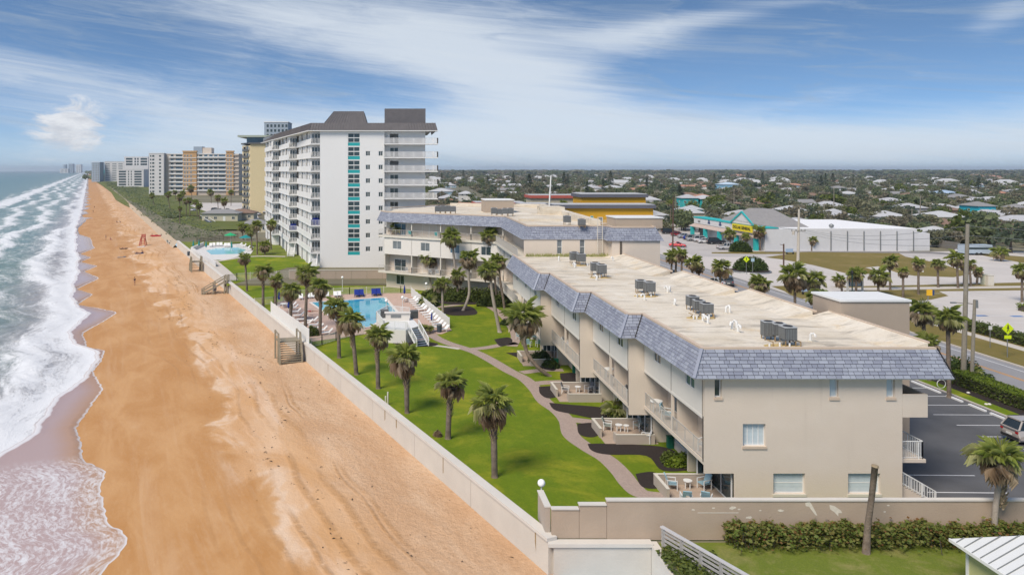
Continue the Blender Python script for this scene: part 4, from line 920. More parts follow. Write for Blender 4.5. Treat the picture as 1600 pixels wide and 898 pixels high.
# ---- boardwalk rail below the boundary wall
br_ = thing('boardwalk_railing', 'silver grey timber railing slanting down beside the sea grape hedge', 'railing', (15.6, 42.8, 0))
ra, rb = np.array([15.45, 42.9]), np.array([18.6, 36.2]); rl = lambda f_, z: (*(ra + (rb - ra) * f_), z)
part(br_, 'handrail', MB().bar(rl(0, 1.12), rl(1, 1.12), .24, .07), mat('silver_handrail', (.47, .46, .46), .8, .1, 4), world=True)
for k in range(6): part(br_, 'post', MB().bar(rl(.02 + k * .18, -.1), rl(.02 + k * .18, 1.08), .15), m_woodgrey, world=True)
for k in range(4): part(br_, 'rail_board', MB().bar(rl(0, .18 + k * .24), rl(1, .18 + k * .24), .035, .13), m_woodgrey, world=True)
# ---- shed with the white metal roof
sh = thing('shed', 'small pale yellow shed with white standing seam metal roof', 'shed', (31, 37, 0))
c0 = np.array([29.05, 39.0]); ez, pit, hw = 2.33, .57, 3.6
q = MB(); a_, b2_ = c0, c0 + [2 * hw, 0]; y0 = 30.0
q.add([(c0[0], c0[1], ez), (c0[0] + 2 * hw, c0[1], ez), (c0[0] + 2 * hw, y0, ez), (c0[0], y0, ez), (c0[0] + hw, c0[1] - hw, ez + hw * pit), (c0[0] + hw, y0 + hw, ez + hw * pit)],
      [(0, 4, 1), (1, 4, 5, 2), (2, 5, 3), (3, 5, 4, 0), (0, 1, 2, 3)]); sr = part(sh, 'roof', q, mat('white_metal_roof', (.62, .63, .62), .4, .04, 1, spec=.5), world=True)
q = MB()
for k in range(14):
    y_ = c0[1] - .45 - k * .52; x1 = min(hw, c0[1] - y_) if y_ > c0[1] - hw else hw
    seam = MB().bar((c0[0] + .02, y_, ez + .03), (c0[0] + x1 - .03, y_, ez + x1 * pit + .02), .035, .05); o = part(sr, 'seam', seam, m_metal); o.data.transform(Matrix.Translation(-Vector(sh.location)))
q = MB(); q.box(c0[0] + .55, 30, 0, c0[0] + 2 * hw - .5, c0[1] - .5, ez + .02); part(sh, 'wall', q, mat('pale_yellow_green_wall', (.50, .50, .24), .9, .06, .6), world=True)
q = MB(); q.box(c0[0] + .5, c0[1] - .62, 0, c0[0] + .64, c0[1] - .45, ez - .01); part(sh, 'corner_post', q, m_white, world=True)
q = MB(); q.box(c0[0] - .02, y0, ez - .14, c0[0] + .06, c0[1] + .03, ez + .015); part(sh, 'fascia', q, m_white, world=True)
q = MB(); q.box(c0[0] + .52, c0[1] - 3.6, .9, c0[0] + .56, c0[1] - 2.6, 2.0); part(sh, 'window', q, m_glassb, world=True)
# ================================================================== pool
pool_px = [(487, 473), (599.5, 465.5), (623.5, 493), (600, 498), (576, 511), (546, 514)]
pl_ = [GL(*p)[:2] for p in pool_px]
deck_px = [(427, 474), (470, 464), (545, 460), (626, 458), (648, 458), (706, 516), (690, 522), (664, 522), (672, 532), (640, 534), (600, 528), (572, 522), (500, 532), (487, 534), (470, 512), (452, 494)]
sheet('pool_deck', [GL(*p)[:2] for p in deck_px], LZ + .03, m_pave)
m_pool = bpy.data.materials.new('pool_water'); m_pool.use_nodes = True; t = NT(m_pool.node_tree); b = t.n['Principled BSDF']; tc_ = t.new('ShaderNodeTexCoord').outputs['Object']
t.set(b.inputs['Base Color'], t.mix(t.step(t.noise(tc_, .12, 3), .35, .65), (.008, .27, .46), (.04, .40, .55))); b.inputs['Roughness'].default_value = .06
bn = t.new('ShaderNodeBump'); bn.inputs['Strength'].default_value = .12; t.set(bn.inputs['Height'], t.noise(tc_, 2.2, 3)); t.set(b.inputs['Normal'], bn.outputs[0])
po = thing('swimming_pool', 'blue swimming pool in the pink paved deck behind the palms', 'pool', (*pl_[0], LZ))
q = MB(); q.add([(p[0], p[1], LZ + .05) for p in pl_], [tuple(range(len(pl_)))[::-1]]); part(po, 'water', q, m_pool, world=True)
q = MB()
for i in range(len(pl_)):
    a_, b_ = np.array(pl_[i]), np.array(pl_[(i + 1) % len(pl_)]); u = (b_ - a_) / np.linalg.norm(b_ - a_); nn = np.array([-u[1], u[0]])
    q.add([(*(a_ - u * .25), LZ + .09 + i * .0015), (*(b_ + u * .2), LZ + .09 + i * .0015), (*(b_ + u * .2 + nn * .45), LZ + .09 + i * .0015), (*(a_ - u * .25 + nn * .45), LZ + .09 + i * .0015)], [(0, 1, 2, 3)])
    q.add([(*a_, LZ + .09), (*b_, LZ + .09), (*b_, LZ - .2), (*a_, LZ - .2)], [(0, 1, 2, 3)])
part(po, 'coping', q, m_cop, world=True)
def fence(name, label, pts, h=1.25, m=m_cream, solid=None, z=LZ, pitch=.16, th=.035):
    t_ = thing(name, label, 'fence', (pts[0][0], pts[0][1], z))
    for i in range(len(pts) - 1):
        a_, b_ = Vector((pts[i][0], pts[i][1], z)), Vector((pts[i + 1][0], pts[i + 1][1], z)); n = max(1, int((b_ - a_).length / 2.4))
        for k in range(n):
            p_, q_ = a_.lerp(b_, k / n), a_.lerp(b_, (k + 1) / n)
            r = MB()
            up = Vector((0, 0, 1)); nn = max(2, int((q_ - p_).length / pitch)); r.bar(p_ + up * (h - .06), q_ + up * (h - .06), .06, .05); r.bar(p_ + up * .12, q_ + up * .12, .05, .05)
            for j in range(1, nn): c_ = p_.lerp(q_, j / nn); r.bar(c_ + up * .12, c_ + up * (h - .06), th)
            part(t_, 'fence_panel', r, m, world=True)
            part(t_, 'post', MB().bar(p_, p_ + up * (h + .05), .11), m, world=True)
        part(t_, 'post', MB().bar(b_, b_ + up * (h + .05), .11), m, world=True)
    return t_
g2 = lambda *px: [GL(*p)[:2] for p in px]
fence('pool_fence', 'cream baluster fence along the back of the pool with blue chairs before it', g2((428, 475), (470, 464), (546, 460), (626, 458), (642, 457)))
fence('pool_fence', 'cream fence running left from the pool loungers to the sea wall', g2((398, 478), (428, 475)))
fence('pool_fence', 'slanting white fence behind the long row of loungers right of the pool', g2((643, 463), (702, 513)), 1.5, m_white, pitch=.12, th=.05)
fence('pool_fence', 'low cream fence curving along the near side of the pool deck', g2((486, 543), (503, 539), (525, 532), (548, 526), (569, 522)), 1.15)
fence('pool_fence', 'tall white slanting fence beside the wooden beach stairs', [wl_pt(y_, -.35) for y_ in (110.5, 91.5)], 2.0, m_white, pitch=.11, th=.07, z=.12)
fence('lawn_fence', 'cream fence across the lawn in front of the white tower', g2((354, 445), (370, 442), (452, 437)), 1.9)
tw = thing('garden_wall', 'tan panelled wall between the lawn and the white tower', 'wall', GL(452, 441))
pa, pb = np.array(GL(452, 439)[:2]), np.array(GL(622, 438)[:2])
for k in range(7):
    a_, b_ = pa + (pb - pa) * k / 7, pa + (pb - pa) * (k + 1) / 7 - [.06, 0]; q = MB(); q.prism([a_, b_, b_ + [0, .22], a_ + [0, .22]], LZ, 1.65); part(tw, 'wall_panel', q, m_bulk, world=True)
    q = MB(); q.prism([a_ + [-.02, -.05], b_ + [.03, -.05], b_ + [.03, .27], a_ + [-.02, .27]], 1.652, 1.73); part(tw, 'wall_cap', q, m_cream, world=True)
# ---- raised sundeck with grill bar and stairs
rd = thing('raised_deck', 'raised white deck with railings and grey steps between pool and lawn', 'deck', GL(615, 535))
dz2 = 1.35
dp_ = g2((588, 519), (600, 535), (634, 537), (655, 530), (640, 512), (606, 508)); 
q = MB(); q.prism(dp_, LZ, dz2 - .1); part(rd, 'wall', q, m_panel, world=True)
q = MB(); q.prism(dp_, dz2 - .098, dz2); part(rd, 'deck_floor', q, m_white, world=True)
for i in (0, 1, 4, 5):
    a_, b_ = dp_[i], dp_[(i + 1) % 6]; r = MB(); rail(r, (*a_, dz2), (*b_, dz2), 1.05, .15, th=.035, post=.09); part(rd, 'railing', r, m_white, world=True)
st = np.array(GL(645, 534)[:2]); u = np.array([.42, -.908]); nn = np.array([.908, .42])
for k in range(8):
    z = dz2 - .2 * (k + 1); c_ = st + u * (k * .34); q = MB(); q.prism([c_ - nn * .75, c_ + nn * .75, c_ + nn * .75 + u * .33, c_ - nn * .75 + u * .33], z - .06, z); part(rd, 'step', q, mat('blue_grey_step', (.16, .21, .27), .8) if k == 0 else bpy.data.materials['blue_grey_step'], world=True)
for sg in (-1, 1):
    r = MB(); a_, b_ = st + nn * .82 * sg, st + nn * .82 * sg + u * 2.75; A_, B_ = Vector((*a_, dz2)), Vector((*b_, LZ)); up = Vector((0, 0, 1)); r.bar(A_ + up * 1.0, B_ + up * 1.0, .1, .08); r.bar(A_, B_, .06, .25)
    for k in range(15): c_ = A_.lerp(B_, k / 14); r.bar(c_, c_ + up, .04 if k % 7 else .11)
    part(rd, 'stair_railing', r, m_white, world=True)
bar_ = thing('bar_counter', 'pale stone bar counter beside the grill on the raised deck', 'counter', (*GL(621, 520)[:2], dz2))
c_ = GL(621, 522); q = MB(); q.box(-1.6, -.35, 0, 1.6, .35, .95); part(bar_, 'counter_base', q, m_panel); q = MB(); q.box(-1.75, -.5, .952, 1.75, .5, 1.05); part(bar_, 'counter_top', q, m_cop)
q = MB(); q.box(-.9, -.37, .35, .5, -.34, .75); part(bar_, 'grill_door', q, m_metal)
for px, lb in (((601, 516), 'black barbecue grill at the seaward end of the raised deck'), ((647, 517), 'dark covered barbecue grill near the deck stairs')):
    gr = thing('barbecue_grill', lb, 'grill', (*GL(*px)[:2], dz2), .3, 'barbecue grills on the raised deck'); q = MB(); q.box(-.5, -.3, .0, .5, .3, .8); part(gr, 'cabinet', q, m_acdark)
    q = MB(); q.tube([(-.5, 0, .85), (.5, 0, .85)], .3, 10); part(gr, 'hood', q, m_acdark); q = MB(); q.bar((-.4, -.33, .95), (.4, -.33, .95), .04); part(gr, 'handle', q, m_metal)
def make_bin():
    t_ = thing('rubbish_bin', '', 'bin'); part(t_, 'body', MB().tube([(0, 0, 0), (0, 0, .95)], [.30, .36], 12), m_bin); part(t_, 'lid', MB().tube([(0, 0, .95), (0, 0, 1.1)], [.38, .30], 12), m_acdark); return t_
KB = Kit(make_bin)
KB.put(GL(686.5, 519), 0, 'dark wheeled rubbish bin at the pool gate'); KB.put((-51, 188, .05), 0, 'dark blue bin by the turquoise pool')
# ---- sun loungers, umbrellas, pool tables
def make_lounger(m=m_white, name='sun_lounger'):
    t_ = thing(name, '', 'sun lounger'); q = MB(); q.box(-.33, -.62, .30, .33, .55, .36); part(t_, 'seat', q, m)
    q = MB(); q.add([(-.33, .53, .30), (.33, .53, .30), (.33, 1.05, .78), (-.33, 1.05, .78), (-.33, .50, .36), (.33, .50, .36), (.33, 1.0, .83), (-.33, 1.0, .83)], [(0, 3, 2, 1), (4, 5, 6, 7), (0, 1, 5, 4), (1, 2, 6, 5), (2, 3, 7, 6), (3, 0, 4, 7)]); part(t_, 'backrest', q, m)
    for x in (-.3, .3):
        for y_ in (-.55, .5): part(t_, 'leg', MB().bar((x, y_, 0), (x, y_, .3), .06), m)
    return t_
ORD = ('first', 'second', 'third', 'fourth', 'fifth', 'sixth', 'seventh', 'eighth', 'ninth', 'tenth', 'eleventh', 'twelfth', 'thirteenth', 'fourteenth', 'fifteenth', 'sixteenth')
KL = Kit(make_lounger); KLb = Kit(lambda: make_lounger(m_blue, 'blue_lounger'))
pa, pb = np.array(GL(642, 471)[:2]), np.array(GL(690, 517)[:2])
for k in range(14):
    f_ = k / 13.0; f_ += .04 if f_ > .45 else 0; c_ = pa + (pb - pa) * f_ * .98
    KL.put((*c_, LZ + .035), rad(-62), ORD[13 - k] + ' white lounger from the gate in the long row along the slanting pool fence', 'white loungers right of the pool')
for k, px in enumerate(((447, 478), (453, 480), (456, 484), (460, 490), (465, 496), (470, 502), (478, 508), (486, 504), (489, 511), (494, 515), (500, 519), (508, 523))):
    KL.put((*GL(*px)[:2], LZ + .035), rad(-75), ORD[11 - k] + ' white lounger from the near fence on the seaward side of the pool', 'white loungers left of the pool')
for k, px in enumerate(((470, 468), (481, 466.5), (488, 466), (507, 465), (511, 464.5), (524, 464), (530, 463.5))):
    KL.put((*GL(*px)[:2], LZ + .035), rad(5), ORD[k] + ' white lounger from the left against the back pool fence', 'white loungers at the back of the pool')
for k, px in enumerate(((557.5, 463.5), (565, 463), (584.5, 462), (591.5, 461.5))):
    KLb.put((*GL(*px)[:2], LZ + .035), rad(5), ('left', 'right')[k % 2] + ' royal blue lounger of the ' + ('left', 'right')[k // 2] + ' pair at the back pool fence', 'blue loungers at the back of the pool', 1.25)
def make_umb():
    t_ = thing('closed_parasol', '', 'parasol'); part(t_, 'pole', MB().tube([(0, 0, 0), (0, 0, 2.4)], .03, 6), m_white); part(t_, 'folded_canopy', MB().tube([(0, 0, 1.0), (0, 0, 1.25), (0, 0, 1.9), (0, 0, 2.55)], [.06, .20, .14, .02], 9), m_blue)
    part(t_, 'base', MB().tube([(0, 0, 0), (0, 0, .1)], .25, 10), m_white); return t_
KU = Kit(make_umb)
for px, lb in (((632, 468), 'closed blue parasol by the far end of the lounger fence'), ((675, 512), 'closed blue parasol beside the gate lounger table'), ((451, 492), 'closed blue parasol among the seaward loungers behind a palm trunk'), ((445, 466), 'closed blue parasol by the left back pool corner'), ((436, 478), 'low closed light blue parasol at the left pool corner')):
    KU.put((*GL(*px)[:2], LZ), 0, lb, 'closed blue parasols round the pool')
def make_table():
    t_ = thing('round_table', '', 'table'); part(t_, 'table_top', MB().tube([(0, 0, .68), (0, 0, .72)], .55, 14), m_white); part(t_, 'leg', MB().tube([(0, 0, 0), (0, 0, .68)], .06, 6), m_white); return t_
KT = Kit(make_table)
KT.put((*GL(632, 472)[:2], LZ), 0, 'round white table under the parasol at the far end of the lounger fence'); KT.put((*GL(677, 518)[:2], LZ), 0, 'round white table near the pool gate')
KT.put((*GL(443, 481)[:2], LZ), 0, 'round white table at the left back corner of the pool')
def make_chair(fab=None):
    def f():
        t_ = thing('patio_chair', '', 'chair'); fb = fab or m_blue
        q = MB(); q.box(-.28, -.28, .36, .28, .28, .46); part(t_, 'seat', q, fb); q = MB(); q.add([(-.27, .22, .46), (.27, .22, .46), (.27, .44, 1.02), (-.27, .44, 1.02), (-.27, .30, .46), (.27, .30, .46), (.27, .52, 1.0), (-.27, .52, 1.0)], [(3, 2, 1, 0), (4, 5, 6, 7), (0, 1, 5, 4), (1, 2, 6, 5), (2, 3, 7, 6), (3, 0, 4, 7)]); part(t_, 'backrest', q, fb)
        for x in (-.32, .32):
            part(t_, 'armrest', MB().bar((x, -.3, .66), (x, .4, .68), .06, .04), m_white)
            for y_, h_ in ((-.28, .66), (.34, .68)): part(t_, 'leg', MB().bar((x, y_, 0), (x, y_, h_), .05), m_white)
        return t_
    return f
m_lbf = mat('pale_blue_cushion', (.26, .40, .46), .85, .1, 4); m_gf = mat('grey_sling_fabric', (.20, .20, .205), .85, .1, 4); m_gw = mat('pale_grey_sling', (.50, .51, .52), .8, .08, 4); m_gg = mat('grey_green_cushion', (.27, .30, .27), .9, .1, 4)
KCb, KCg, KCw, KCq = Kit(make_chair(m_lbf)), Kit(make_chair(m_gf)), Kit(make_chair(m_gw)), Kit(make_chair(m_gg))
def make_stool():
    t_ = thing('side_table', '', 'table'); part(t_, 'table_top', MB().tube([(0, 0, .50), (0, 0, .55)], .3, 14), m_white)
    for k in range(4): a_ = k * 1.571 + .4; part(t_, 'leg', MB().bar((.2 * math.cos(a_), .2 * math.sin(a_), 0), (.22 * math.cos(a_), .22 * math.sin(a_), .5), .05), m_white)
    return t_
KS = Kit(make_stool)
z_ = LZ + .055
def on(px, z=z_): return G(px[0], px[1], z)
KCb.put(on((1050, 763)), rad(80), 'pale blue cushioned chair facing right on the nearest patio'); KCb.put(on((1100, 763)), rad(-70), 'pale blue cushioned chair near the door of the nearest patio'); KS.put(on((1074.5, 762)), 0, 'small round white table between two blue chairs on the nearest patio')
KCb.put((20.6, 49.0, z_), rad(150), 'pale blue chair seen from above behind the front wall of the nearest patio'); KCb.put((19.3, 49.1, z_), rad(170), 'pale blue footstool chair in the front corner of the nearest patio')
KCq.put(on((950, 671)), rad(70), 'grey green chair at the left side of the second patio'); KCq.put(on((998, 671)), rad(-60), 'grey green chair with tall back near the door of the second patio'); KS.put(on((967, 673)), 0, 'small side table with a white pot on the second patio')
KCw.put((20.4, 60.2, z_), rad(-110), 'white framed chair against the door of the second patio'); KS.put(on((978.5, 674)), 0, 'white drum table in the middle of the second patio', None, (.8, .8, 1))
KCg.put(on((884, 614)), rad(70), 'dark grey sling chair at the left of the third patio'); KCg.put(on((920, 613)), rad(-70), 'dark grey tall sling chair at the right of the third patio'); KS.put(on((903, 612)), 0, 'white table between grey chairs on the third patio')
KCb.put(on((812, 530)), rad(30), 'pale blue chair at the far corner of the fourth patio'); KCb.put(on((826, 541)), rad(150), 'pale blue chair behind the front wall of the fourth patio'); KCb.put(on((842, 541)), rad(190), 'pale blue chair nearest the building on the fourth patio'); KCb.put(on((835, 530)), rad(-20), 'pale blue chair by the door of the fourth patio')
KCw.put((21.2, 50.4, F2 + .01), rad(-60), 'white padded rocking chair on the nearest first floor balcony', None, 1.25); KCb.put((21.0, 56.9, F2 + .01), rad(60), 'pale blue chair on the second balcony from the front corner', None, 1.15); KS.put((20.8, 58.8, F2 + .01), 0, 'white table on the second balcony from the front corner', None, 1.6)
KCg.put((20.0, 62.4, F2 + .01), rad(60), 'dark chair deep in the third balcony from the front'); KS.put((19.9, 68.6, F2 + .01), 0, 'white table on the fourth balcony from the front', None, 1.5); KCg.put((18.9, 73.4, F2 + .01), rad(60), 'dark chair on the fifth balcony from the front'); KCw.put((18.8, 80.5, F2 + .01), rad(60), 'pale chair on the sixth balcony from the front')
for k, (f_, z, lb) in enumerate(((.19, 2.8, 'white chair on the second floor of the far wing, leftmost balcony'), (.4, 2.8, 'white chair on the far wing balcony beside the low palm crown'), (.46, 2.8, 'white chair by the column of the far wing balcony'), (.72, 2.8, 'white chair on the right half of the far wing balcony'))):
    q_ = A + U * LN * f_ - NN * .8; KCw.put((q_.x, q_.y, z), rad(150), lb)
for k, (f_, lb) in enumerate(((.22, 'teal chair on the top balcony of the far wing, left'), (.45, 'teal chair on the top balcony of the far wing, middle'))):
    q_ = A + U * LN * f_ - NN * .8
    if k == 0: KCt = Kit(make_chair(m_teal2))
    KCt.put((q_.x, q_.y, 9.45), rad(150), lb)
m_gbin = mat('green_plastic', (.01, .12, .07), .6)
for k, (px, lb) in enumerate((((1047, 699), 'dark green garden bin in the mulch beside the second patio'), ((898, 582), 'dark green garden bin by the path to the third entrance'), ((869, 573), 'dark green garden bin beside the leaning palm'))):
    q = MB(); q.box(-.22, -.22, 0, .22, .22, .85); q.box(-.25, -.25, .852, .25, .25, .92); solo('garden_bin', lb, 'bin', q, m_gbin, GL(*px))
for k, (px, h_, lb) in enumerate((((606, 632), 1.2, 'taller cream pipe standing in the lawn by the sea wall'), ((602.5, 632), .8, 'shorter cream pipe beside the taller one by the sea wall'), ((631, 660), .5, 'low white pipe stub near the sea wall'))):
    solo('garden_pipe', lb, 'pipe', MB().tube([(0, 0, 0), (0, 0, h_)], .07, 8), m_cream, GL(*px))
# ================================================================== things on the roofs
m_fan = mat('dark_fan_grille', (.03, .03, .032), .7, .2, 8)
def make_ac(h=.85, legs=.45):
    def f():
        t_ = thing('air_conditioner', '', 'air conditioner'); w_ = .45
        q = MB(); q.box(-w_, -w_, legs, w_, w_, legs + h); c_ = part(t_, 'casing', q, m_acdark)
        q = MB()
        for k in range(7):
            for s_ in (-1, 1):
                x = -w_ + .09 + k * .12; q.box(x, s_ * w_ - .012, legs + .06, x + .05, s_ * w_ + .012, legs + h - .08); q.box(s_ * w_ - .012, x, legs + .06, s_ * w_ + .012, x + .05, legs + h - .08)
        tag(link('grille', q.mesh('grille', m_metal), c_), kind='stuff')
        q = MB(); q.box(-w_ - .02, -w_ - .02, legs + h + .001, w_ + .02, w_ + .02, legs + h + .06); part(t_, 'top_panel', q, m_actop)
        part(t_, 'fan_grille', MB().tube([(0, 0, legs + h + .062), (0, 0, legs + h + .10)], [.36, .30], 14), m_fan)
        for x in (-.38, .38):
            for y_ in (-.38, .38): part(t_, 'leg', MB().bar((x, y_, 0), (x, y_, legs), .06), m_rust)
        return t_
    return f
KA, KAt = Kit(make_ac()), Kit(make_ac(1.25, .35))
def ac(px, py, lb, grp, z=DECK, k=KA, s=1.0, yy=None):
    a_ = G(px, py, z); k.put(a_, R.uniform(-.1, .1), lb, grp, (s * .8, s * .8, s * R.uniform(.68, .86)))
ga = 'air conditioners on the lower roof'
ac(1231, 540, 'squat air conditioner nearest the front edge, right of its row', ga, s=1.15); ac(1216, 532, 'air conditioner in the middle of the nearest row', ga, s=1.15); ac(1200, 530, 'tall upright air conditioner at the back of the nearest row', ga, k=KAt, s=1.05)
ac(1104, 495, 'right air conditioner of the second group from the front', ga, s=1.15); ac(1092, 489, 'middle air conditioner of the second group from the front', ga, s=1.15); ac(1082, 484, 'air conditioner at the back of the second group from the front', ga, s=1.15)
ac(1015, 462, 'rusty right air conditioner of the third group from the front', ga, s=1.2); ac(1001, 457, 'air conditioner at the back of the third group from the front', ga, s=1.2)
ac(940, 433, 'right air conditioner of the fourth group from the front', ga, s=1.3); ac(930, 429, 'air conditioner at the back of the fourth group from the front', ga, s=1.3)
ac(908, 414, 'right unit of the pair of air conditioners before the tan wing wall', ga, s=1.3); ac(897, 412, 'left unit of the pair of air conditioners before the tan wing wall', ga, s=1.3)
gb = 'air conditioners on the wing roof'
for px, py, lb in ((886, 352, 'air conditioner standing in the middle of the wing roof'), (909, 356, 'air conditioner right of the middle of the wing roof')): ac(px, py, lb, gb, WD, s=1.3)
for k in range(4): ac(684 + k * 8, 334.5, ORD[k] + ' air conditioner from the left in the left row on the wing roof', gb, WD, s=1.35)
for k in range(4): ac(772 + k * 8.5, 338, ORD[k] + ' air conditioner from the left in the row before the tan roof box', gb, WD, s=1.35)
for px, py, lb, w_ in ((1222, 541, 'nearest', 3.0), (1096, 497, 'second', 2.6), (1010, 463, 'third', 2.4), (938, 434, 'fourth', 2.6), (905, 415, 'farthest', 2.2)):
    a_ = G(px, py, DECK); q = MB(); n = 12; q.prism([(w_ / 2 * R.uniform(.75, 1) * math.cos(6.28 * k / n), .62 * R.uniform(.7, 1) * math.sin(6.28 * k / n)) for k in range(n)], .003, .05)
    sk = thing('roof_foam_pad', f'yellow foam pad with pipes under the {lb} group of air conditioners', 'roof pad', a_); part(sk, 'foam', q, m_foam)
    for k in range(5): x = R.uniform(-w_ / 2.4, w_ / 2.4); q = MB().tube([(x, R.uniform(-.3, .3), .05), (x + .05, 0, .3), (x + R.uniform(-.3, .3), .2, .4)], .045, 6); part(sk, 'pipe', q, m_acdark if k % 2 else m_rust)
    for k in range(3): x = R.uniform(-w_ / 2.2, w_ / 2.2); q = MB().tube([(x, -.45, .02), (x, -.45, R.uniform(.25, .4))], .06, 7); part(sk, 'vent', q, m_white)
def make_goose():
    t_ = thing('vent_pipe', '', 'vent pipe', group='white vent pipes on the flat roof'); part(t_, 'pipe', MB().tube([(0, 0, 0), (0, 0, .35), (.06, 0, .46), (.17, 0, .48), (.25, 0, .40), (.26, 0, .30)], .07, 8), m_white); part(t_, 'collar', MB().tube([(0, 0, 0), (0, 0, .06)], .15, 8), m_cream); return t_
KV = Kit(make_goose)
for px, py, lb in ((1266, 533, 'single white bent vent pipe right of the nearest air conditioners'), (1144, 515, 'left white bent pipe of the trio before the nearest air conditioners'), (1151, 513, 'back white bent pipe of the trio before the nearest air conditioners'), (1153, 519, 'front white bent pipe of the trio before the nearest air conditioners'), (1098, 502, 'left of two white pipes below the second air conditioners'), (1106, 506, 'right of two white pipes below the second air conditioners'), (1134, 489, 'left of two white pipes right of the second air conditioners'), (1140, 489, 'right of two white pipes right of the second air conditioners'), (1043, 457, 'left of two white pipes right of the third air conditioners'), (1047, 457, 'right of two white pipes right of the third air conditioners'), (1054, 477, 'white pipe alone between second and third air conditioners'), (873, 408, 'white pipe beside the weeds at the tan wall'), (932, 438, 'white pipe under the fourth air conditioners'), (898, 418, 'white pipe under the farthest air conditioners'), (958, 408, 'white pipe near the corner of the tan wall'), (1007, 469, 'white pipe under the third air conditioners')):
    KV.put(G(px, py, DECK), R.uniform(0, 6), lb, None, 1.2)
# ================================================================== cabbage palms
def frond_mb(rr, n=10, droop=.5, ln=1.0, fold=.55):
    """one costapalmate leaf pointing along +X from the origin: stalk and fan of drooping blades"""
    mb = MB(); st = .62 * ln
    mb.add([(0, -.018, 0), (0, .018, 0), (st, .014, .10 - droop * .05), (st, -.014, .10 - droop * .05)], [(0, 1, 2, 3)])
    c = Vector((st, 0, .10 - droop * .05))
    for k in range(n):
        a = (k / (n - 1) - .5) * 2 * 1.75; L = ln * (.86 - .22 * abs(a) / 1.75) * rr.uniform(.85, 1.1); d = Vector((math.cos(a), math.sin(a), 0))
        side = Vector((-d.y, d.x, 0)) * .042 * ln; up = Vector((0, 0, .22 * fold * abs(math.sin(a)))); dr = droop * rr.uniform(.7, 1.3)
        p1 = c + d * L * .55 + up * .8 - Vector((0, 0, dr * .10)); p2 = c + d * L * (1 - .22 * dr) + up * .3 - Vector((0, 0, dr * .52 * L))
        mb.add([tuple(c), tuple(p1 - side), tuple(p2), tuple(p1 + side)], [(0, 1, 2), (0, 2, 3)])
    return mb
rp = random.Random(11)
FR = {}
for key, m_, dr in (('g', m_fg, .75), ('q', m_fg2, 1.1), ('d', m_fd, 1.45), ('b', m_fd2, 1.6)):
    FR[key] = [frond_mb(rp, 15, dr * rp.uniform(.85, 1.15)) for _ in range(3)]
FMAT = {'g': m_fg, 'q': m_fg2, 'd': m_fd, 'b': m_fd2}
FME = {k: [f.mesh('frond', FMAT[k]) for f in v] for k, v in FR.items()}
def crown_layout(rr, n, dead=.4):
    out = []
    ga, gb = rr.uniform(0, 6.28), rr.uniform(0, 6.28)
    for i in range(n):
        f = i / n
        az_ = i * 2.39996 + rr.uniform(-.3, .3); elv = 1.25 - 2.2 * f ** .8 + rr.uniform(-.2, .2)
        if f > .3 and (math.cos(az_ - ga) > .86 or math.cos(az_ - gb) > .93) and rr.random() < .75: continue
        r_ = rr.random(); key = 'g' if f < .42 - dead * .24 else ('q' if f < .76 - dead * .5 else ('d' if r_ < .62 else 'b'))
        if key == 'q' and r_ < dead * .45: key = 'd'
        s_ = (1.02 - .20 * f) * rr.uniform(.80, 1.22) * (1 + .12 * math.cos(az_ - ga + 2.5)) * (.9 if key in 'db' else 1)
        out.append((az_, elv, s_, key, rr.randrange(3), rr.uniform(-.5, .5)))
    return out
def crown_mb(rr, n, dead=.4):
    mbs = {k: MB() for k in 'gqdb'}; order = 'gqdb'; mb = MB()
    for az_, elv, s_, key, v_, roll in crown_layout(rr, n, dead):
        M = Matrix.Rotation(az_, 4, 'Z') @ Matrix.Rotation(-elv, 4, 'Y') @ Matrix.Rotation(roll, 4, 'X') @ Matrix.Diagonal((s_, s_, s_, 1))
        f = FR[key][v_]; mb.add([tuple(M @ Vector(p)) for p in f.v], f.f, order.index(key))
    return mb
CM = [m_fg, m_fg2, m_fd, m_fd2]
CROWNS = [crown_mb(random.Random(50 + k), 46, d_).mesh('crown', CM) for k, d_ in enumerate((.25, .4, .55, .7, .35))]
def trunk_mb(path, r0, r1, rr, n=9):
    """path: points from base to top"""
    P = smooth3(path, 6); L = len(P); rs = [(r0 + (r1 - r0) * (i / (L - 1))) * (1 + (.25 if i == 0 else 0) + rr.uniform(-.05, .05)) for i in range(L)]
    return MB().tube(P, rs, n)
def smooth3(pts, n):
    P = [Vector(p) for p in pts]
    if len(P) == 2: P = [P[0], P[0].lerp(P[1], .5), P[1]]
    out = []
    for i in range(len(P) - 1):
        p0, p1, p2, p3 = P[max(i - 1, 0)], P[i], P[i + 1], P[min(i + 2, len(P) - 1)]
        for k in range(n):
            u = k / n; out.append(.5 * (2 * p1 + (p2 - p0) * u + (2 * p0 - 5 * p1 + 4 * p2 - p3) * u * u + (3 * p1 - p0 - 3 * p2 + p3) * u ** 3))
    return out + [P[-1]]
def boots_mb(top, r, rr, h=1.5, n=34):
    mb = MB()
    for k in range(n):
        a = k * 2.4; z = top.z - h * (k / n) + .1; d = Vector((math.cos(a), math.sin(a), 0)); s_ = Vector((-d.y, d.x, 0)) * .07
        c = Vector((top.x, top.y, z)) + d * r * .8; t_ = c + d * (.16 + .10 * (1 - k / n)) + Vector((0, 0, .30)); mb.add([tuple(c - s_), tuple(c + s_), tuple(t_ + s_ * .7), tuple(t_ - s_ * .7), tuple(c - Vector((0, 0, .12)))], [(0, 1, 2, 3), (4, 1, 0)])
    return mb
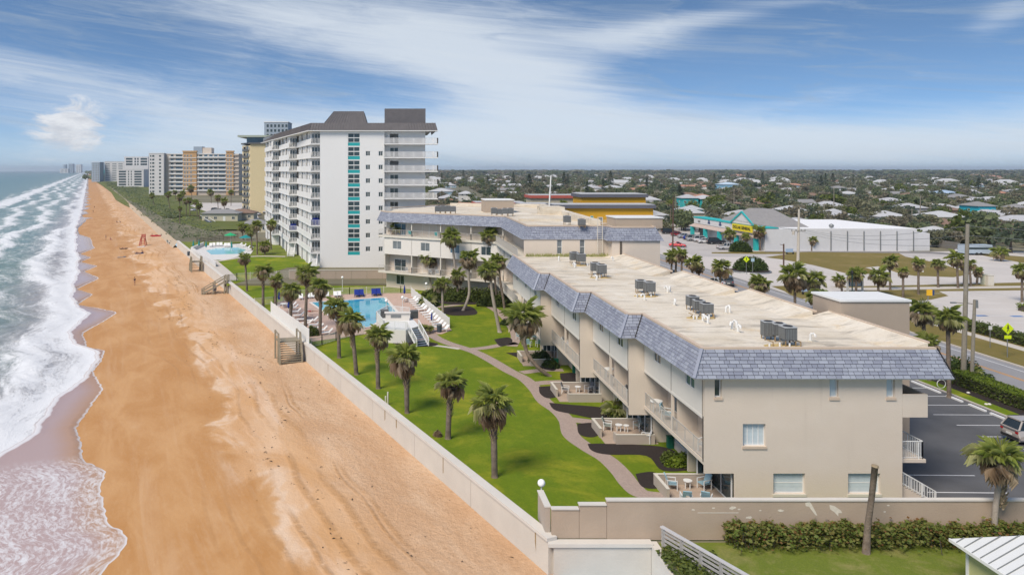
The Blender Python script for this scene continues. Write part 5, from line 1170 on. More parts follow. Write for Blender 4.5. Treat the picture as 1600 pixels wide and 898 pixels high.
def palm(label, base, top, crown_r, group=None, near=False, bend=(), r0=.2, r1=.17, dead=.4, seed=0, tm=None, boots=True, n=52):
    """base, top: world points; crown_r: radius of the crown in metres"""
    rr = random.Random(seed * 7 + 3); B_ = Vector(base); T_ = Vector(top)
    t_ = thing('cabbage_palm', label, 'palm tree', base, 0, group)
    P = [Vector((0, 0, -.1))] + [Vector(q) - B_ for q in bend] + [T_ - B_]
    part(t_, 'trunk', trunk_mb(P, r0, r1, rr), tm or m_trunk, True)
    if boots: part(t_, 'boots', boots_mb(T_ - B_, r1 * 1.15, rr, 2.6 if near else 1.0, 64 if near else 20), m_boot, kind='stuff')
    s0 = crown_r / 1.30
    if near:
        for az_, elv, s_, key, v_, roll in crown_layout(rr, n, dead):
            o = link('frond', FME[key][v_], t_, T_ - B_ + Vector((0, 0, .1)))
            o.rotation_mode = 'QUATERNION'; o.rotation_quaternion = (Matrix.Rotation(az_, 3, 'Z') @ Matrix.Rotation(-elv, 3, 'Y') @ Matrix.Rotation(roll, 3, 'X')).to_quaternion(); o.scale = (s_ * s0,) * 3
    else:
        o = link('crown', CROWNS[seed % 5], t_, T_ - B_ + Vector((0, 0, .05)), rr.uniform(0, 6.28), (s0,) * 3)
    return t_
def palm_px(label, bpx, cpx, rpx, z=LZ, **k):
    b_ = G(*bpx, z); y = b_[1]; t_ = PY(cpx[0], cpx[1], y); bend = [PY(q[0], q[1], y) for q in k.pop('bend', ())]
    k.setdefault('r0', .24 if k.get('near') else .2); k.setdefault('r1', .19 if k.get('near') else .17)
    return palm(label, b_, t_, rpx * .92 * y / F, bend=bend, **k)
gl_ = 'cabbage palms in the row along the sea wall lawn'
palm_px('cabbage palm nearest the camera on the lawn, straight pale trunk', (773, 745), (771, 636), 41, near=True, seed=1, group=gl_, r0=.23, r1=.22, dead=.35)
palm_px('cabbage palm with dark burnt trunk foot beside a small dead bush', (700, 685), (703, 603), 31, near=True, seed=2, group=gl_, dead=.5)
palm_px('thick topped shaggy cabbage palm third from the camera on the lawn', (636, 645), (635, 565), 34, near=True, seed=3, group=gl_, dead=.7, r0=.2, r1=.3)
palm_px('slim cabbage palm with round crown before the raised deck', (591, 607), (589, 530), 24, near=True, seed=4, group=gl_, dead=.45)
palm_px('leaning slim cabbage palm left of the raised deck', (557, 585), (550, 506), 26, near=True, seed=5, group=gl_, dead=.65)
palm_px('tall thin cabbage palm with dark foot before the pool', (530, 559), (528, 484), 23, near=True, seed=6, group=gl_, dead=.5)
palm_px('cabbage palm rising inside the low pool fence', (500, 524), (501, 452), 22, near=True, seed=7, group=gl_, dead=.5)
palm_px('curving cabbage palm behind the tall white stair fence', (477, 514), (480, 432), 22, near=True, seed=8, group=gl_, dead=.6, bend=((478, 480),))
palm_px('short cabbage palm behind the end of the tall white fence', (454, 502), (455, 457), 19, near=True, seed=9, group=gl_, dead=.6)
palm_px('cabbage palm with sparse brown crown left of the parasols', (430, 492), (431, 441), 15, near=True, seed=10, group=gl_, dead=.7)
palm_px('cabbage palm closest to the sea wall beyond the pool', (411, 480), (411, 428), 17, near=True, seed=11, group=gl_, dead=.6)
palm_px('lone cabbage palm in front of the lawn fence by the white tower', (386, 455), (383, 406), 13, seed=12, group=gl_, z=LZ)
gq = 'palms clustered before the far wing'
palm_px('tall curved pale palm at the left end of the far wing', (642, 448), (618, 360), 18, seed=13, group=gq, bend=((632, 415), (621, 380)), tm=m_trunkp, r0=.26)
palm_px('curved palm standing against the dark shrubs of the far wing', (677, 456), (670.5, 406), 18, seed=14, group=gq, bend=((672, 440), (670, 425)), tm=m_trunkp)
palm_px('tall palm leaning left before the fourth bay of the far wing', (727, 466), (706.5, 373), 20, seed=15, group=gq, bend=((715, 440), (709, 400)), tm=m_trunkp, r0=.24)
palm_px('tallest palm rising before the corner of the far wing', (759, 467), (762, 371), 18, seed=16, group=gq, bend=((768, 430), (766, 400)), dead=.6)
palm_px('bending palm growing out of the oval mulch bed', (723.5, 485), (731.5, 407), 21, seed=17, group=gq, bend=((733, 460), (732, 430)), tm=m_trunkp, dead=.6, r0=.24)
palm_px('low dark crowned palm beside the oval mulch bed', (716, 470), (714, 434), 16, seed=18, group=gq)
palm_px('short palm with fresh green top beside the lounger fence', (692, 490), (691, 446), 17, seed=19, group=gq, tm=m_trunkp, dead=.5)
palm_px('palm with green crown leaning over the lawn by the building', (781, 519), (766, 424), 21, seed=20, group=gq, bend=((773, 480), (768, 450)), tm=m_trunkp, dead=.45, r0=.26)
palm_px('palm nearest the building wall in the far cluster', (790, 494), (780, 412), 18, seed=21, group=gq, bend=((786, 465), (781, 435)))
palm_px('straight dark trunked palm at the back of the far cluster', (777, 477), (771, 414), 14, seed=22, group=gq, bend=((775, 455),))
b_ = G(860, 587.5, LZ); yl = b_[1]
palm('strongly leaning palm with bent trunk hanging over the fourth patio', b_, PY(817, 503, yl + 1), 34 * yl / F, bend=[PY(838, 571, yl), PY(823, 549, yl + .5), PY(818, 522, yl + 1)], near=True, seed=23, tm=m_trunk, r0=.2, r1=.22, dead=.55)
# leafless trunk and the palm beyond the boundary wall
dt = thing('dead_palm_trunk', 'bare leaning dead palm trunk standing before the sea grape hedge', 'dead tree', G(1353, 864, 0)); q = G(1353, 864, 0); tp = Vector(PY(1367, 729, q[1])) - Vector(q)
part(dt, 'trunk', MB().tube([(0, 0, -.1), tuple(tp * .3 + Vector((-.06, 0, 0))), tuple(tp * .65), tuple(tp)], [.22, .17, .16, .17], 10), m_trunk, True); part(dt, 'broken_top', MB().tube([tuple(tp), tuple(tp + Vector((.02, 0, .12)))], [.2, .17], 10), m_boot)
palm_px('cabbage palm behind the white roofed shed before the boundary wall', (1553, 850), (1566, 727), 46, z=0, near=True, seed=24, dead=.65, tm=m_trunkp, r0=.16, r1=.14, bend=((1556, 790),))
# street palms: (base, crown centre, crown radius) in the photograph
gs = 'cabbage palms along the street'
street = [((1483, 621), (1481, 500), 24, 'palm whose trunk rises behind the near roof corner at the hedge'), ((1444, 585), (1443, 492), 26, 'palm right behind the tan stair tower'), ((1452, 595), (1452, 540), 22, 'low shaggy palm at the street side of the roof edge'),
 ((1242, 492), (1242, 436), 25, 'thick trunked palm beyond the roof upstand'), ((1272, 490), (1273, 440), 21, 'palm with drooping crown left of the stair tower'), ((1275, 500), (1274, 466), 16, 'low green palm against the stair tower'), ((1190, 476), (1190, 447), 19, 'low palm crown showing over the roof upstand right of two cars'), ((1125, 462), (1126, 421), 19, 'palm before the two cars on the street'),
 ((1065, 446), (1065, 401), 13, 'palm with thick trunk in the clump by the tan wing'), ((1048, 440), (1050, 402), 14, 'palm touching the tan wing corner'), ((1055, 440), (1057, 399), 11, 'second slim palm of the clump by the tan wing'), ((1082, 450), (1082, 413), 15, 'shaggy palm in the middle of the clump by the tan wing'), ((1092, 450), (1092, 420), 11, 'drooping low palm at the right of the clump by the tan wing'),
 ((1316, 459), (1314, 441), 12, 'small palm left of the blue and white sign'), ((1337.5, 458), (1338, 430), 16, 'palm standing before the blue and white sign'), ((1372.5, 460), (1372, 433), 18, 'palm with wide crown right of the blue and white sign'), ((1391, 453), (1390, 411), 14, 'tall palm behind the wide crowned one near the sign'), ((1411, 466), (1411, 427), 11, 'slim palm on the grass point of the lot'), ((1435, 460), (1435, 415), 12, 'palm right of the small white post in the field'), ((1466, 449), (1465, 414), 12, 'slightly leaning palm on the field edge'),
 ((1497, 450), (1495, 406), 15, 'tallest palm beside the wooden utility pole'), ((1506, 446), (1507, 416), 11, 'darker palm close to the utility pole'), ((1517, 447), (1515, 414), 10, 'palm right behind the utility pole'), ((1526, 445), (1528, 426), 10, 'short palm right of the utility pole'), ((1564, 408), (1564, 396), 14, 'broad dark palm on the far verge'), ((1597, 472), (1597, 424), 17, 'palm at the edge of the hedge island')]
for k, (b2, c2, r2, lb) in enumerate(street): palm_px(lb, b2, c2, r2 * 1.05, z=0, seed=30 + k, group=gs, dead=.35 + .3 * ((k * 37) % 10) / 10, boots=k < 8)
shopp = [((1141, 390), (1141, 367), 11, 'round headed palm before the turquoise trimmed shop'), ((1165, 391), (1165, 372), 8, 'small palm under the yellow shop sign'), ((1188, 392), (1188, 363), 12, 'palm at the corner of the white warehouse'), ((1268, 392), (1268, 377), 8.5, 'lone palm before the white warehouse wall')]
for k, (b2, c2, r2, lb) in enumerate(shopp): palm_px(lb, b2, c2, r2 * 1.1, z=0, seed=70 + k, group='palms before the shop', dead=.3, boots=False)
far = [((886, 345), (882, 322), 9), ((852, 345), (856, 324), 6), ((967, 345), (967, 322), 8), ((1000, 352), (944, 325), 7), ((1048, 345), (1048, 318), 6), ((1067, 352), (1068, 337), 8)]
for k, (b2, c2, r2) in enumerate(sorted(far, key=lambda q: q[1][0])): palm_px(ORD[k] + ' palm from the left among the yellow motel buildings', (c2[0], b2[1] + 6), c2, r2 * 1.15, z=0, seed=80 + k, group='palms at the yellow motel', dead=.4, boots=False)
north = [((266, 328), (262, 305), 5.5), ((282, 335), (280, 309), 6), ((291, 338), (291, 316), 5), ((297, 339), (296, 314), 5.5), ((309, 340), (306, 316), 5.5), ((312, 343), (312, 322), 6), ((341, 330), (340, 310), 6), ((351, 332), (350, 316), 6.5), ((361, 322), (361, 301), 5), ((274, 312), (274, 301), 4), ((300, 312), (299, 296), 6), ((241, 322), (238, 306), 5), ((281, 350), (281, 326), 4), ((286, 322), (285, 302), 5), ((330, 318), (330, 302), 6)]
for k, (b2, c2, r2) in enumerate(sorted(north, key=lambda q: q[1][0])): palm_px(ORD[k] + ' palm from the sea among the palms before the orange hotel', b2, c2, r2 * 1.2, z=0, seed=90 + k, group='palms before the orange and cream hotel', dead=.3, boots=False)
for k, (b2, c2, r2, lb) in enumerate((((394, 392), (392, 362), 9, 'brown palm by the dune behind the turquoise pool'), ((402, 398), (401, 355), 10, 'palm beside the lowest balconies of the white tower'), ((414, 398), (413, 386), 11, 'low bushy palm at the foot of the white tower'), ((424, 390), (422, 353), 9, 'slim palm against the white tower balconies'), ((380, 375), (378, 356), 9, 'palm on the dune behind the grey rail'))): palm_px(lb, b2, c2, r2 * 1.2, z=0, seed=110 + k, dead=.5, boots=False)
# ================================================================== hedges and shrubs
def leaf_mass(mb, rr, n, fn, size, flat=.6):
    """n leaf quads at points given by fn()"""
    for _ in range(n):
        p = Vector(fn()); a = rr.uniform(0, 6.28); u = Vector((math.cos(a), math.sin(a), rr.uniform(-flat, flat))).normalized() * size * rr.uniform(.6, 1.25); v = u.cross(Vector((rr.uniform(-1, 1), rr.uniform(-1, 1), rr.uniform(.2, 1)))).normalized() * u.length * rr.uniform(.5, .8)
        mb.add([tuple(p - u), tuple(p + v), tuple(p + u), tuple(p - v)], [(0, 1, 2, 3)])
    return mb
rh = random.Random(5)
def hedge(name, label, cat, x0, x1, y0, y1, h, n, size, m, m2=None, jag=.12, base=0.0):
    t_ = thing(name, label, cat, ((x0 + x1) / 2, (y0 + y1) / 2, base)); core = MB()
    nx = 2; L = max(x1 - x0, y1 - y0)
    core.box(x0 + .12, y0 + .12, base - .05, x1 - .12, y1 - .12, base + h * .82); part(t_, 'stems', core, m_bark, world=True)
    def f(): 
        s_ = rh.random(); x, y = rh.uniform(x0, x1), rh.uniform(y0, y1); z = base + h * rh.uniform(.05, 1)
        if s_ < .45: z = base + h * rh.uniform(.86, 1.0) + rh.gauss(0, jag)
        elif s_ < .85:
            if L == y1 - y0: x = rh.choice((x0, x0, x1)) + rh.gauss(0, jag)
            else: y = rh.choice((y0, y0, y0, y1)) + rh.gauss(0, jag)
        return (x, y, max(z, base + .03))
    part(t_, 'foliage', leaf_mass(MB(), rh, n, f, size), m, world=True, kind='stuff')
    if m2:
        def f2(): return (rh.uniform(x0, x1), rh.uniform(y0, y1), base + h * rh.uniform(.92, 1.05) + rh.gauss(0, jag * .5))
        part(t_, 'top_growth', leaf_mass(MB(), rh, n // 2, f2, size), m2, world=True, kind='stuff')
    return t_
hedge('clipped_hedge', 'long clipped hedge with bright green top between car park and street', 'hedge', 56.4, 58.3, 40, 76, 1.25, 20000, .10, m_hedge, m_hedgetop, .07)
hedge('hedge', 'low hedge beside the pavement across the street', 'hedge', 77.3, 79.3, 66, 108, 1.1, 12000, .14, m_hedge, None, .14)
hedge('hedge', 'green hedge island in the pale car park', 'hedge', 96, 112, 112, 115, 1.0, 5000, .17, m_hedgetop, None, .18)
hg = thing('sea_grape_hedge', 'straggly sea grape hedge with reddish leaves against the brown boundary wall', 'hedge', (27, 42.8, 0))
def fg_(): 
    x = rh.uniform(19.2, 44); hh = 1.12 + .10 * math.sin(x * 1.3) + .10 * math.sin(x * 2.9 + 1) + .08 * math.sin(x * 7); z = abs(rh.gauss(0, 1)); y = 43.45 - abs(rh.gauss(0, .6))
    return (x, max(y, 41.7), max(.05, hh * rh.random() ** .55 * (1 - .25 * max(0, 42.6 - y)) + (rh.random() < .03) * .25))
part(hg, 'foliage', leaf_mass(MB(), rh, 13000, fg_, .115, .5), m_grape, world=True, kind='stuff'); part(hg, 'red_leaves', leaf_mass(MB(), rh, 3000, fg_, .10, .5), m_grape2, world=True, kind='stuff')
st_ = MB()
for k in range(160): p = fg_(); st_.bar((p[0], p[1], 0), (p[0] + rh.uniform(-.3, .3), p[1], p[2]), .025)
part(hg, 'stems', st_, m_bark, world=True, kind='stuff')
def shrub(label, c, rx, ry, h, n, size, m, name='shrub', cat='shrub'):
    t_ = thing(name, label, cat, c)
    def f():
        a, b_ = rh.uniform(0, 6.28), math.acos(rh.uniform(0, 1)); k = rh.uniform(.72, 1.06) * (1 + .18 * math.sin(3 * a + c[0]) )
        return (rx * k * math.sin(b_) * math.cos(a), ry * k * math.sin(b_) * math.sin(a), h * k * math.cos(b_))
    part(t_, 'foliage', leaf_mass(MB(), rh, n, f, size), m, kind='stuff'); part(t_, 'stems', MB().sphere((0, 0, .0), min(rx, ry, h) * .6, 8, 5), m_bark); return t_
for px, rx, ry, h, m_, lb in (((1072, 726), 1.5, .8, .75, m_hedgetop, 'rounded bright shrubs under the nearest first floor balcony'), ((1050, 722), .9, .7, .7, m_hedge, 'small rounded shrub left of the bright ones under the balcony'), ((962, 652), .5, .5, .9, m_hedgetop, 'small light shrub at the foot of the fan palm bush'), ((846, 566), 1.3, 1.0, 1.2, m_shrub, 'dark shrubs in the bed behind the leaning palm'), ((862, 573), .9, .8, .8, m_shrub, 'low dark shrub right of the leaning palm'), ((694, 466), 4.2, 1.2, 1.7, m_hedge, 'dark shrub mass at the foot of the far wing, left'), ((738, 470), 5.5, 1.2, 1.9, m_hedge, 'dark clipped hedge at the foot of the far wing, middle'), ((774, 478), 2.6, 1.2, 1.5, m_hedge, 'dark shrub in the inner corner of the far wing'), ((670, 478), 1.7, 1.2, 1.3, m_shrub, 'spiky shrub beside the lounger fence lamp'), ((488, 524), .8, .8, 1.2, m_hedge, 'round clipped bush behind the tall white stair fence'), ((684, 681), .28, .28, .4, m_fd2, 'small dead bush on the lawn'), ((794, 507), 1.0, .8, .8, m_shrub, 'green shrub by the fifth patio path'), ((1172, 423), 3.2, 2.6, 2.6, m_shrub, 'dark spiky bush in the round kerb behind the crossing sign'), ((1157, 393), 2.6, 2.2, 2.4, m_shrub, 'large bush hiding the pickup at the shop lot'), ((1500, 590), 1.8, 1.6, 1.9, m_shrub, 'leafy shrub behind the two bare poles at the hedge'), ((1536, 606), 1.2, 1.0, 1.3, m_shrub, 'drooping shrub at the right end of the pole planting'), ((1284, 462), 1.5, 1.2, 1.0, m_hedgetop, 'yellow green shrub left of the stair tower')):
    z = LZ if px[0] < 1000 or px[1] > 700 else 0; shrub(lb, G(*px, z), rx, ry, h, int(500 + 900 * rx * ry), .13 if rx < 2 else .2, m_)
def fan_bush(label, px, s_, seed):
    t_ = thing('fan_palm_bush', label, 'palm bush', GL(*px)); rr = random.Random(seed)
    for i in range(16):
        a, e_ = i * 2.4, rr.uniform(.35, 1.3); o = link('frond', FME['q' if i % 3 else 'g'][i % 3], t_, (0, 0, .1)); o.rotation_mode = 'QUATERNION'; o.rotation_quaternion = (Matrix.Rotation(a, 3, 'Z') @ Matrix.Rotation(-e_, 3, 'Y')).to_quaternion(); o.scale = (s_ * rr.uniform(.8, 1.1),) * 3
    part(t_, 'stem', MB().tube([(0, 0, 0), (0, 0, .3)], .15, 7), m_trunk); return t_
fan_bush('green fan palm bush between the second and third patios', (962, 651), 1.35, 1); fan_bush('fan palm bush at the left foot of the raised deck stairs', (623, 532), 1.3, 2); fan_bush('small fan palm bush behind the raised deck stairs', (664, 521), 1.1, 3); fan_bush('fan palm bush in the bed near the lounger fence', (668, 478), 1.6, 4)
fan_bush('large fan palm bush behind the poles at the street hedge', (1512, 600), 1.6, 5)
sgm = thing('creeper', 'mound of green creeper spilling over the corner of the white wall', 'creeper', (16.2, 41, 0))
def fc_(): x = rh.uniform(14.9, 18.2); y = rh.uniform(36, 42.3); return (x, y, max(.02, (.5 - .25 * abs(x - 16.2)) * rh.random() + .02))
part(sgm, 'foliage', leaf_mass(MB(), rh, 2600, fc_, .11, .5), m_hedge, world=True, kind='stuff')
# dune scrub: leaf clumps on the dune
du = MB()
for k in range(3400):
    y = 170 + 1100 * rh.random() ** 1.9; base_x = Wl(y) + 1 - abs(rh.gauss(0, 1.3)) - (1.5 * math.sin(y * .11) if y > 245 else 0); wd = 12 if y < 240 else (20 if y < 480 else 34)
    x = base_x + wd * rh.random() ** .8; p = (x, y, .1 + .7 * math.exp(-((x - base_x - 10) / 9) ** 2)); s_ = .22 + y / 1400
    if y < 232: continue
    leaf_mass(du, rh, 2, lambda: (p[0] + rh.gauss(0, s_), p[1] + rh.gauss(0, s_), p[2] + abs(rh.gauss(0, .25 * s_))), s_, .4)
tag(link('dune_scrub', du.mesh('dune_scrub', [m_tree[1]])), kind='stuff')
# ================================================================== the white tower
to = thing('apartment_tower', 'tall white apartment tower with stacked balconies, teal stair windows and dark brown roof', 'tower', (-8, 180, 0))
FL = [27.4 - 3.02 * k for k in range(9)]; TE, TT = 30.35, 31.95
S0 = [(-15.9, 166.0), (-24.05, 190.0), (-32.2, 214.0), (-40.4, 238.0)]
wl = MB()
holes = []
for k, z in enumerate([28.0 - 3.02 * j for j in range(10)]):
    if z > 1.5: holes.append((6.2, 8.85, z - 1.12, z + 1.68))
    if 0 < k < 10 and z - .2 > 1.5: holes += [(10.15, 11.15, z - .35, z + .75), (13.0, 13.95, z - .35, z + .75)]
wl.plate((-15.9, 166, 0), (1, 0, 0), 0, 14.3, -.5, TE, holes, .25)
wl.plate((-1.6, 167.3, 0), (1, 0, 0), 0, 9.1, -.5, TE, [(1.2, 3.1, z + .05, z + 2.2) for z in FL], .2); wl.plate((-1.6, 166, 0), (0, 1, 0), 0, 1.3, -.5, TE); wl.plate((7.5, 167.3, 0), (0, 1, 0), 0, 22, -.5, TE)
for i in range(3):
    x, y = S0[i]; x1, y1 = S0[i + 1]
    wl.plate((x - 2.1, y + 1.9, 0), (1, 0, 0), 0, 2.1, -.5, TE); wl.plate((x, y + 1.9, 0), (0, -1, 0), 0, 1.9 if i == 0 else 1.9, -.5, TE)
    u = Vector((x - 2.1 - (x1 + .0), y + 1.9 - y1 - 1.9, 0)); wl.plate((x1 + .0, y1 + 1.9, 0), tuple(u), 0, u.length, -.5, TE)
wl.plate((S0[3][0], S0[3][1] + 2, 0), (-1, 0, 0), 0, 0.01, -.5, TE)
wl.prism([(-15.7, 170), (7.3, 170), (7.3, 189), (-30, 240), (-39.8, 240.5)], 0, TE - .02)
part(to, 'wall', wl, m_tower, world=True)
fm = MB().box(0, 0, 0, 1, .08, 1)
me_g = {}
def win_obj(root, name, x, y, z, w_, h_, mats, depth=.14, rz=0.0, key=None, div=2):
    """a framed window with shared geometry: name, lower left corner, size"""
    k = (round(w_, 2), round(h_, 2), tuple(m.name for m in mats), div)
    if k not in me_g:
        q = MB(); q.box(.0, .05, 0, w_, .11, h_, 1); f = min(.09, w_ * .09)
        q.box(0, 0, 0, w_, .05, f, 0); q.box(0, 0, h_ - f, w_, .05, h_, 0)
        for j in range(div + 1): xx = (w_ - f) * j / div; q.box(xx, -.002, f, xx + f, .048, h_ - f, 0)
        me_g[k] = q.mesh(name, list(mats))
    l = root.location; o = link(name, me_g[k], root, (x - l[0], y - l[1], z - l[2]), rz); return o
for a, b_, c_, d_ in holes:
    if a > 9: win_obj(to, 'window', -15.9 + a, 166.1, c_, b_ - a, d_ - c_, (m_white, m_glass))
    else:
        [win_obj(to, 'stair_window', -15.9 + a, 166.06, c_ + .76 + 1.02 * j, b_ - a, 1.02, (m_white, m_glass)) for j in range(2)]; q = MB(); q.box(-15.9 + a, 166.08, c_, -15.9 + b_, 166.2, c_ + .74); part(to, 'teal_panel', q, m_teal, world=True)
for k, z in enumerate(FL):
    if k not in (0, 2): win_obj(to, 'sliding_door', -.4, 167.35, z + .05, 1.9, 2.15, (m_white, m_glass))
    q = MB(); q.box(-1.75, 165.0, z - .25, 10.2, 167.29, z); part(to, 'balcony', q, m_slab, world=True)
    r = MB(); rail(r, (-1.7, 165.05, z), (10.15, 165.05, z), 1.2, .24, th=.12, post=.2); rail(r, (10.15, 165.05, z), (10.15, 168, z), 1.2, .24, th=.12, post=.2); part(to, 'railing', r, m_slab, world=True)
for i in range(3):
    x, y = S0[i]; x1, y1 = S0[i + 1]; d_ = Vector((x1 - x + 2.1, y1 - y, 0)); Ld = d_.length; u = d_ / Ld; nv = Vector((-u.y, u.x, 0))
    for k, z in enumerate(FL):
        q = MB(); ps_ = [(x, y), (x - 2.15, y), (x1 + .0 , y1 - .1), (x1 + 1.9, y1 - .1), (x + 1.5, y + 2)]; q.prism(ps_, z - .25, z); part(to, 'balcony', q, m_slab, world=True)
        q = MB(); p0, p1 = Vector((x - 2.1, y + .05, 0)), Vector((x1 + .05, y1 - .3, 0)); nn = Vector((-(p1 - p0).y, (p1 - p0).x, 0)).normalized() * .12; q.prism([tuple(p0)[:2], tuple(p1)[:2], tuple(p1 - nn)[:2], tuple(p0 - nn)[:2]], z + .002, z + 1.1); part(to, 'parapet', q, m_slab, world=True)
        r = MB(); rail(r, (x, y + .05, z), (x - 2.0, y + .05, z), 1.15, .3, th=.08, post=.16); part(to, 'railing', r, m_slab, world=True)
        for j in range(3): win_obj(to, 'window', x - 2.0 + j * .68, y + 1.78, z + .15, .55, 2.1, (m_white, m_glass if (j + k) % 3 else m_glassg), div=1)
        ur = Vector((x - 2.1 - x1, y - y1, 0)); rz_ = math.atan2(ur.y, ur.x)
        for j in range(6):
            f = (j + .6) / 6.6; px_ = x1 + (x - 2.1 - x1) * f; py_ = y1 + 1.9 + (y - y1) * f; n_ = Vector((ur.y, -ur.x, 0)).normalized() * .08
            win_obj(to, 'window', px_ + n_.x, py_ + n_.y, z + .4, 1.3, 1.75, (m_white, m_glassb if (j * 3 + k) % 4 == 0 else m_glassg if (j + k) % 2 else m_glass), rz=rz_)
    for f in (.36, .72):
        c_ = Vector((x - 2.1, y, 0)).lerp(Vector((x1, y1, 0)), f); q = MB(); q.bar((c_.x + .3, c_.y, 0), (c_.x + .3, c_.y, TE), .16, .9); part(to, 'partition', q, m_slab, world=True)
def seamed(root, faces, m, gap=.6, name='roof'):
    q = MB(); s_ = MB()
    for A_, B_, A2, B2 in faces:
        q.add([A_, B_, B2, A2], [(0, 1, 2, 3)]); A_, B_, A2, B2 = map(Vector, (A_, B_, A2, B2)); n = max(2, int((B_ - A_).length / gap)); nr = (B_ - A_).cross(A2 - A_).normalized() * .04
        for k in range(n + 1): s_.bar(A_.lerp(B_, k / n) + nr, A2.lerp(B2, k / n) + nr, .07, .07)
    r_ = part(root, name, q, m, world=True); o = part(r_, 'seams', s_, m, kind='stuff'); o.data.transform(Matrix.Translation(-Vector(root.location))); return r_
pts = [(S0[3][0] - 1.2, S0[3][1] + 6), (S0[3][0] - .5, S0[3][1]), (S0[0][0] - 2.4, 165.4), (9.9, 165.4), (9.9, 189)]
fc = poly_pair([(p[0] + (.5 if i < 3 else -.3), p[1] + .4) for i, p in enumerate(pts)], .45, TE, TT)
tr_ = seamed(to, fc, m_mroof)
q = MB(); q.prism([(-41, 239), (-17.4, 166.4), (9, 166.4), (9, 190), (-30, 242)], TE - .05, TT - .25); o = part(tr_, 'roof_deck', q, m_metal); o.data.transform(Matrix.Translation(-Vector(to.location)))
q = MB(); q.prism([(-42, 240), (-18.5, 165.3), (10.2, 165.3), (10.2, 168.3), (-10, 168.3), (-38, 241)], TE - .22, TE - .06); part(to, 'soffit', q, m_slab, world=True)
b4 = [(-16.5, 176), (-5.6, 176), (-5.6, 186), (-16.9, 186)]; t4 = [(-13.6, 177), (-6.7, 177), (-6.7, 185), (-14.6, 185)]
seamed(to, [((*b4[i], TT - .2), (*b4[(i + 1) % 4], TT - .2), (*t4[i], 35.4), (*t4[(i + 1) % 4], 35.4)) for i in range(4)], m_mroof, .7, 'plant_room')
q = MB(); q.prism(t4, 35.2, 35.41); part(to, 'roof_cap', q, m_mroof, world=True)
q = MB(); q.box(-1.6, 168, TT - .2, 7.6, 178, 35.3); part(to, 'lift_housing', q, m_mroof, world=True)
for k, (i, kk, lb) in enumerate(((0, 6, 'bright blue chairs on the tower balcony above the palms'), (1, 7, 'bright blue parasol lying on the lower tower balcony'))):
    x, y = S0[i]; q = MB(); q.box(-1.0, -.4, .0, .9, .3, 1.25); q.box(-.7, .1, 1.1, .6, .3, 1.6); solo('covered_furniture', lb, 'furniture', q, m_blue, (x - 1.0, y + .9, FL[kk]))
stt = MB()
def far_stair(x, y, lb):
    t_ = thing('tower_stairs', lb, 'stairs', (x, y, 0))
    for k in range(8): q = MB(); q.box(-.7, -k * .35 - .35, 1.9 - k * .25, .7, -k * .35, 2.05 - k * .25); part(t_, 'step', q, m_slab)
    for s_ in (-.8, .8): r = MB(); r.bar((s_, 0, 3.0), (s_, -2.9, .9), .12); r.bar((s_, 0, 1.8), (s_, -2.9, -.1), .1, .4); r.bar((s_, -2.9, -.1), (s_, -2.9, 1.1), .15); part(t_, 'handrail', r, m_slab)
far_stair(-17.2, 165.3, 'white stairs from the first tower balcony down to the lawn'); far_stair(-25.2, 189.3, 'white stairs from the second tower balcony down to the lawn')
# ================================================================== buildings further up the beach
def slab_tower(name, label, x0, x1, y0, y1, h, m, cols, rows, z0, dz, wz, wd, mats, side=(), ledge=None, roof=None, back=0):
    """block with real windows on the face towards the camera; cols: list of (offset, width)"""
    t_ = thing(name, label, 'building', ((x0 + x1) / 2, (y0 + y1) / 2, 0)); q = MB(); q.box(x0, y0, 0, x1, y1, h); part(t_, 'wall', q, m, world=True)
    for r_ in range(rows):
        z = z0 + dz * r_
        for c_, w_ in cols: win_obj(t_, 'window', x0 + c_, y0 - .1, z, w_, wz, mats[(r_ + int(c_)) % len(mats)], div=1)
        for c_, w_ in side: win_obj(t_, 'window', x0 - .1, y0 + c_ + w_, z, w_, wz, mats[(r_ + int(c_)) % len(mats)], rz=rad(-90), div=1)
        if ledge:
            for a, b_ in ledge: q = MB(); q.box(x0 + a, y0 - 1.3, z - .5, x0 + b_, y0 - .002, z - .2); q.box(x0 + a, y0 - 1.3, z - .198, x0 + b_, y0 - 1.2, z + .7); part(t_, 'balcony', q, m_slab, world=True)
    q = MB(); q.box(x0 - .3, y0 - .3, h + .002, x1 + .3, y1 + .3, h + .6); part(t_, 'roof', q, roof or m_slab, world=True); return t_
wm = [(m_slab, m_glass)]; wm2 = [(m_slab, m_glass), (m_slab, m_glassb)]
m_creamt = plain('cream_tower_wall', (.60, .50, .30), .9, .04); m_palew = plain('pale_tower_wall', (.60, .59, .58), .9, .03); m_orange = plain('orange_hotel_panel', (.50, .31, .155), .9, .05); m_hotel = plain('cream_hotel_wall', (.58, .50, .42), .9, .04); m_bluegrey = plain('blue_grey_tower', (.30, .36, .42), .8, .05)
bt = thing('cream_tower', 'cream tower with dark stacked loggias and flat green roof slab', 'tower', (-68, 383, 0))
q = MB(); q.box(-70.8, 375, 0, -55, 400, 34.6); part(bt, 'wall', q, m_creamt, world=True)
q = MB(); q.add([(-76.6, 384, 0), (-70.79, 375, 0), (-70.79, 400, 0), (-76.6, 400, 0), (-76.6, 384, 34), (-70.79, 375, 34), (-70.79, 400, 34), (-76.6, 400, 34)], [(4, 5, 6, 7), (0, 1, 5, 4), (1, 2, 6, 5), (2, 3, 7, 6), (3, 0, 4, 7)]); part(bt, 'wall', q, m_creamt, world=True)
ang = math.atan2(375 - 384, -70.79 + 76.6)
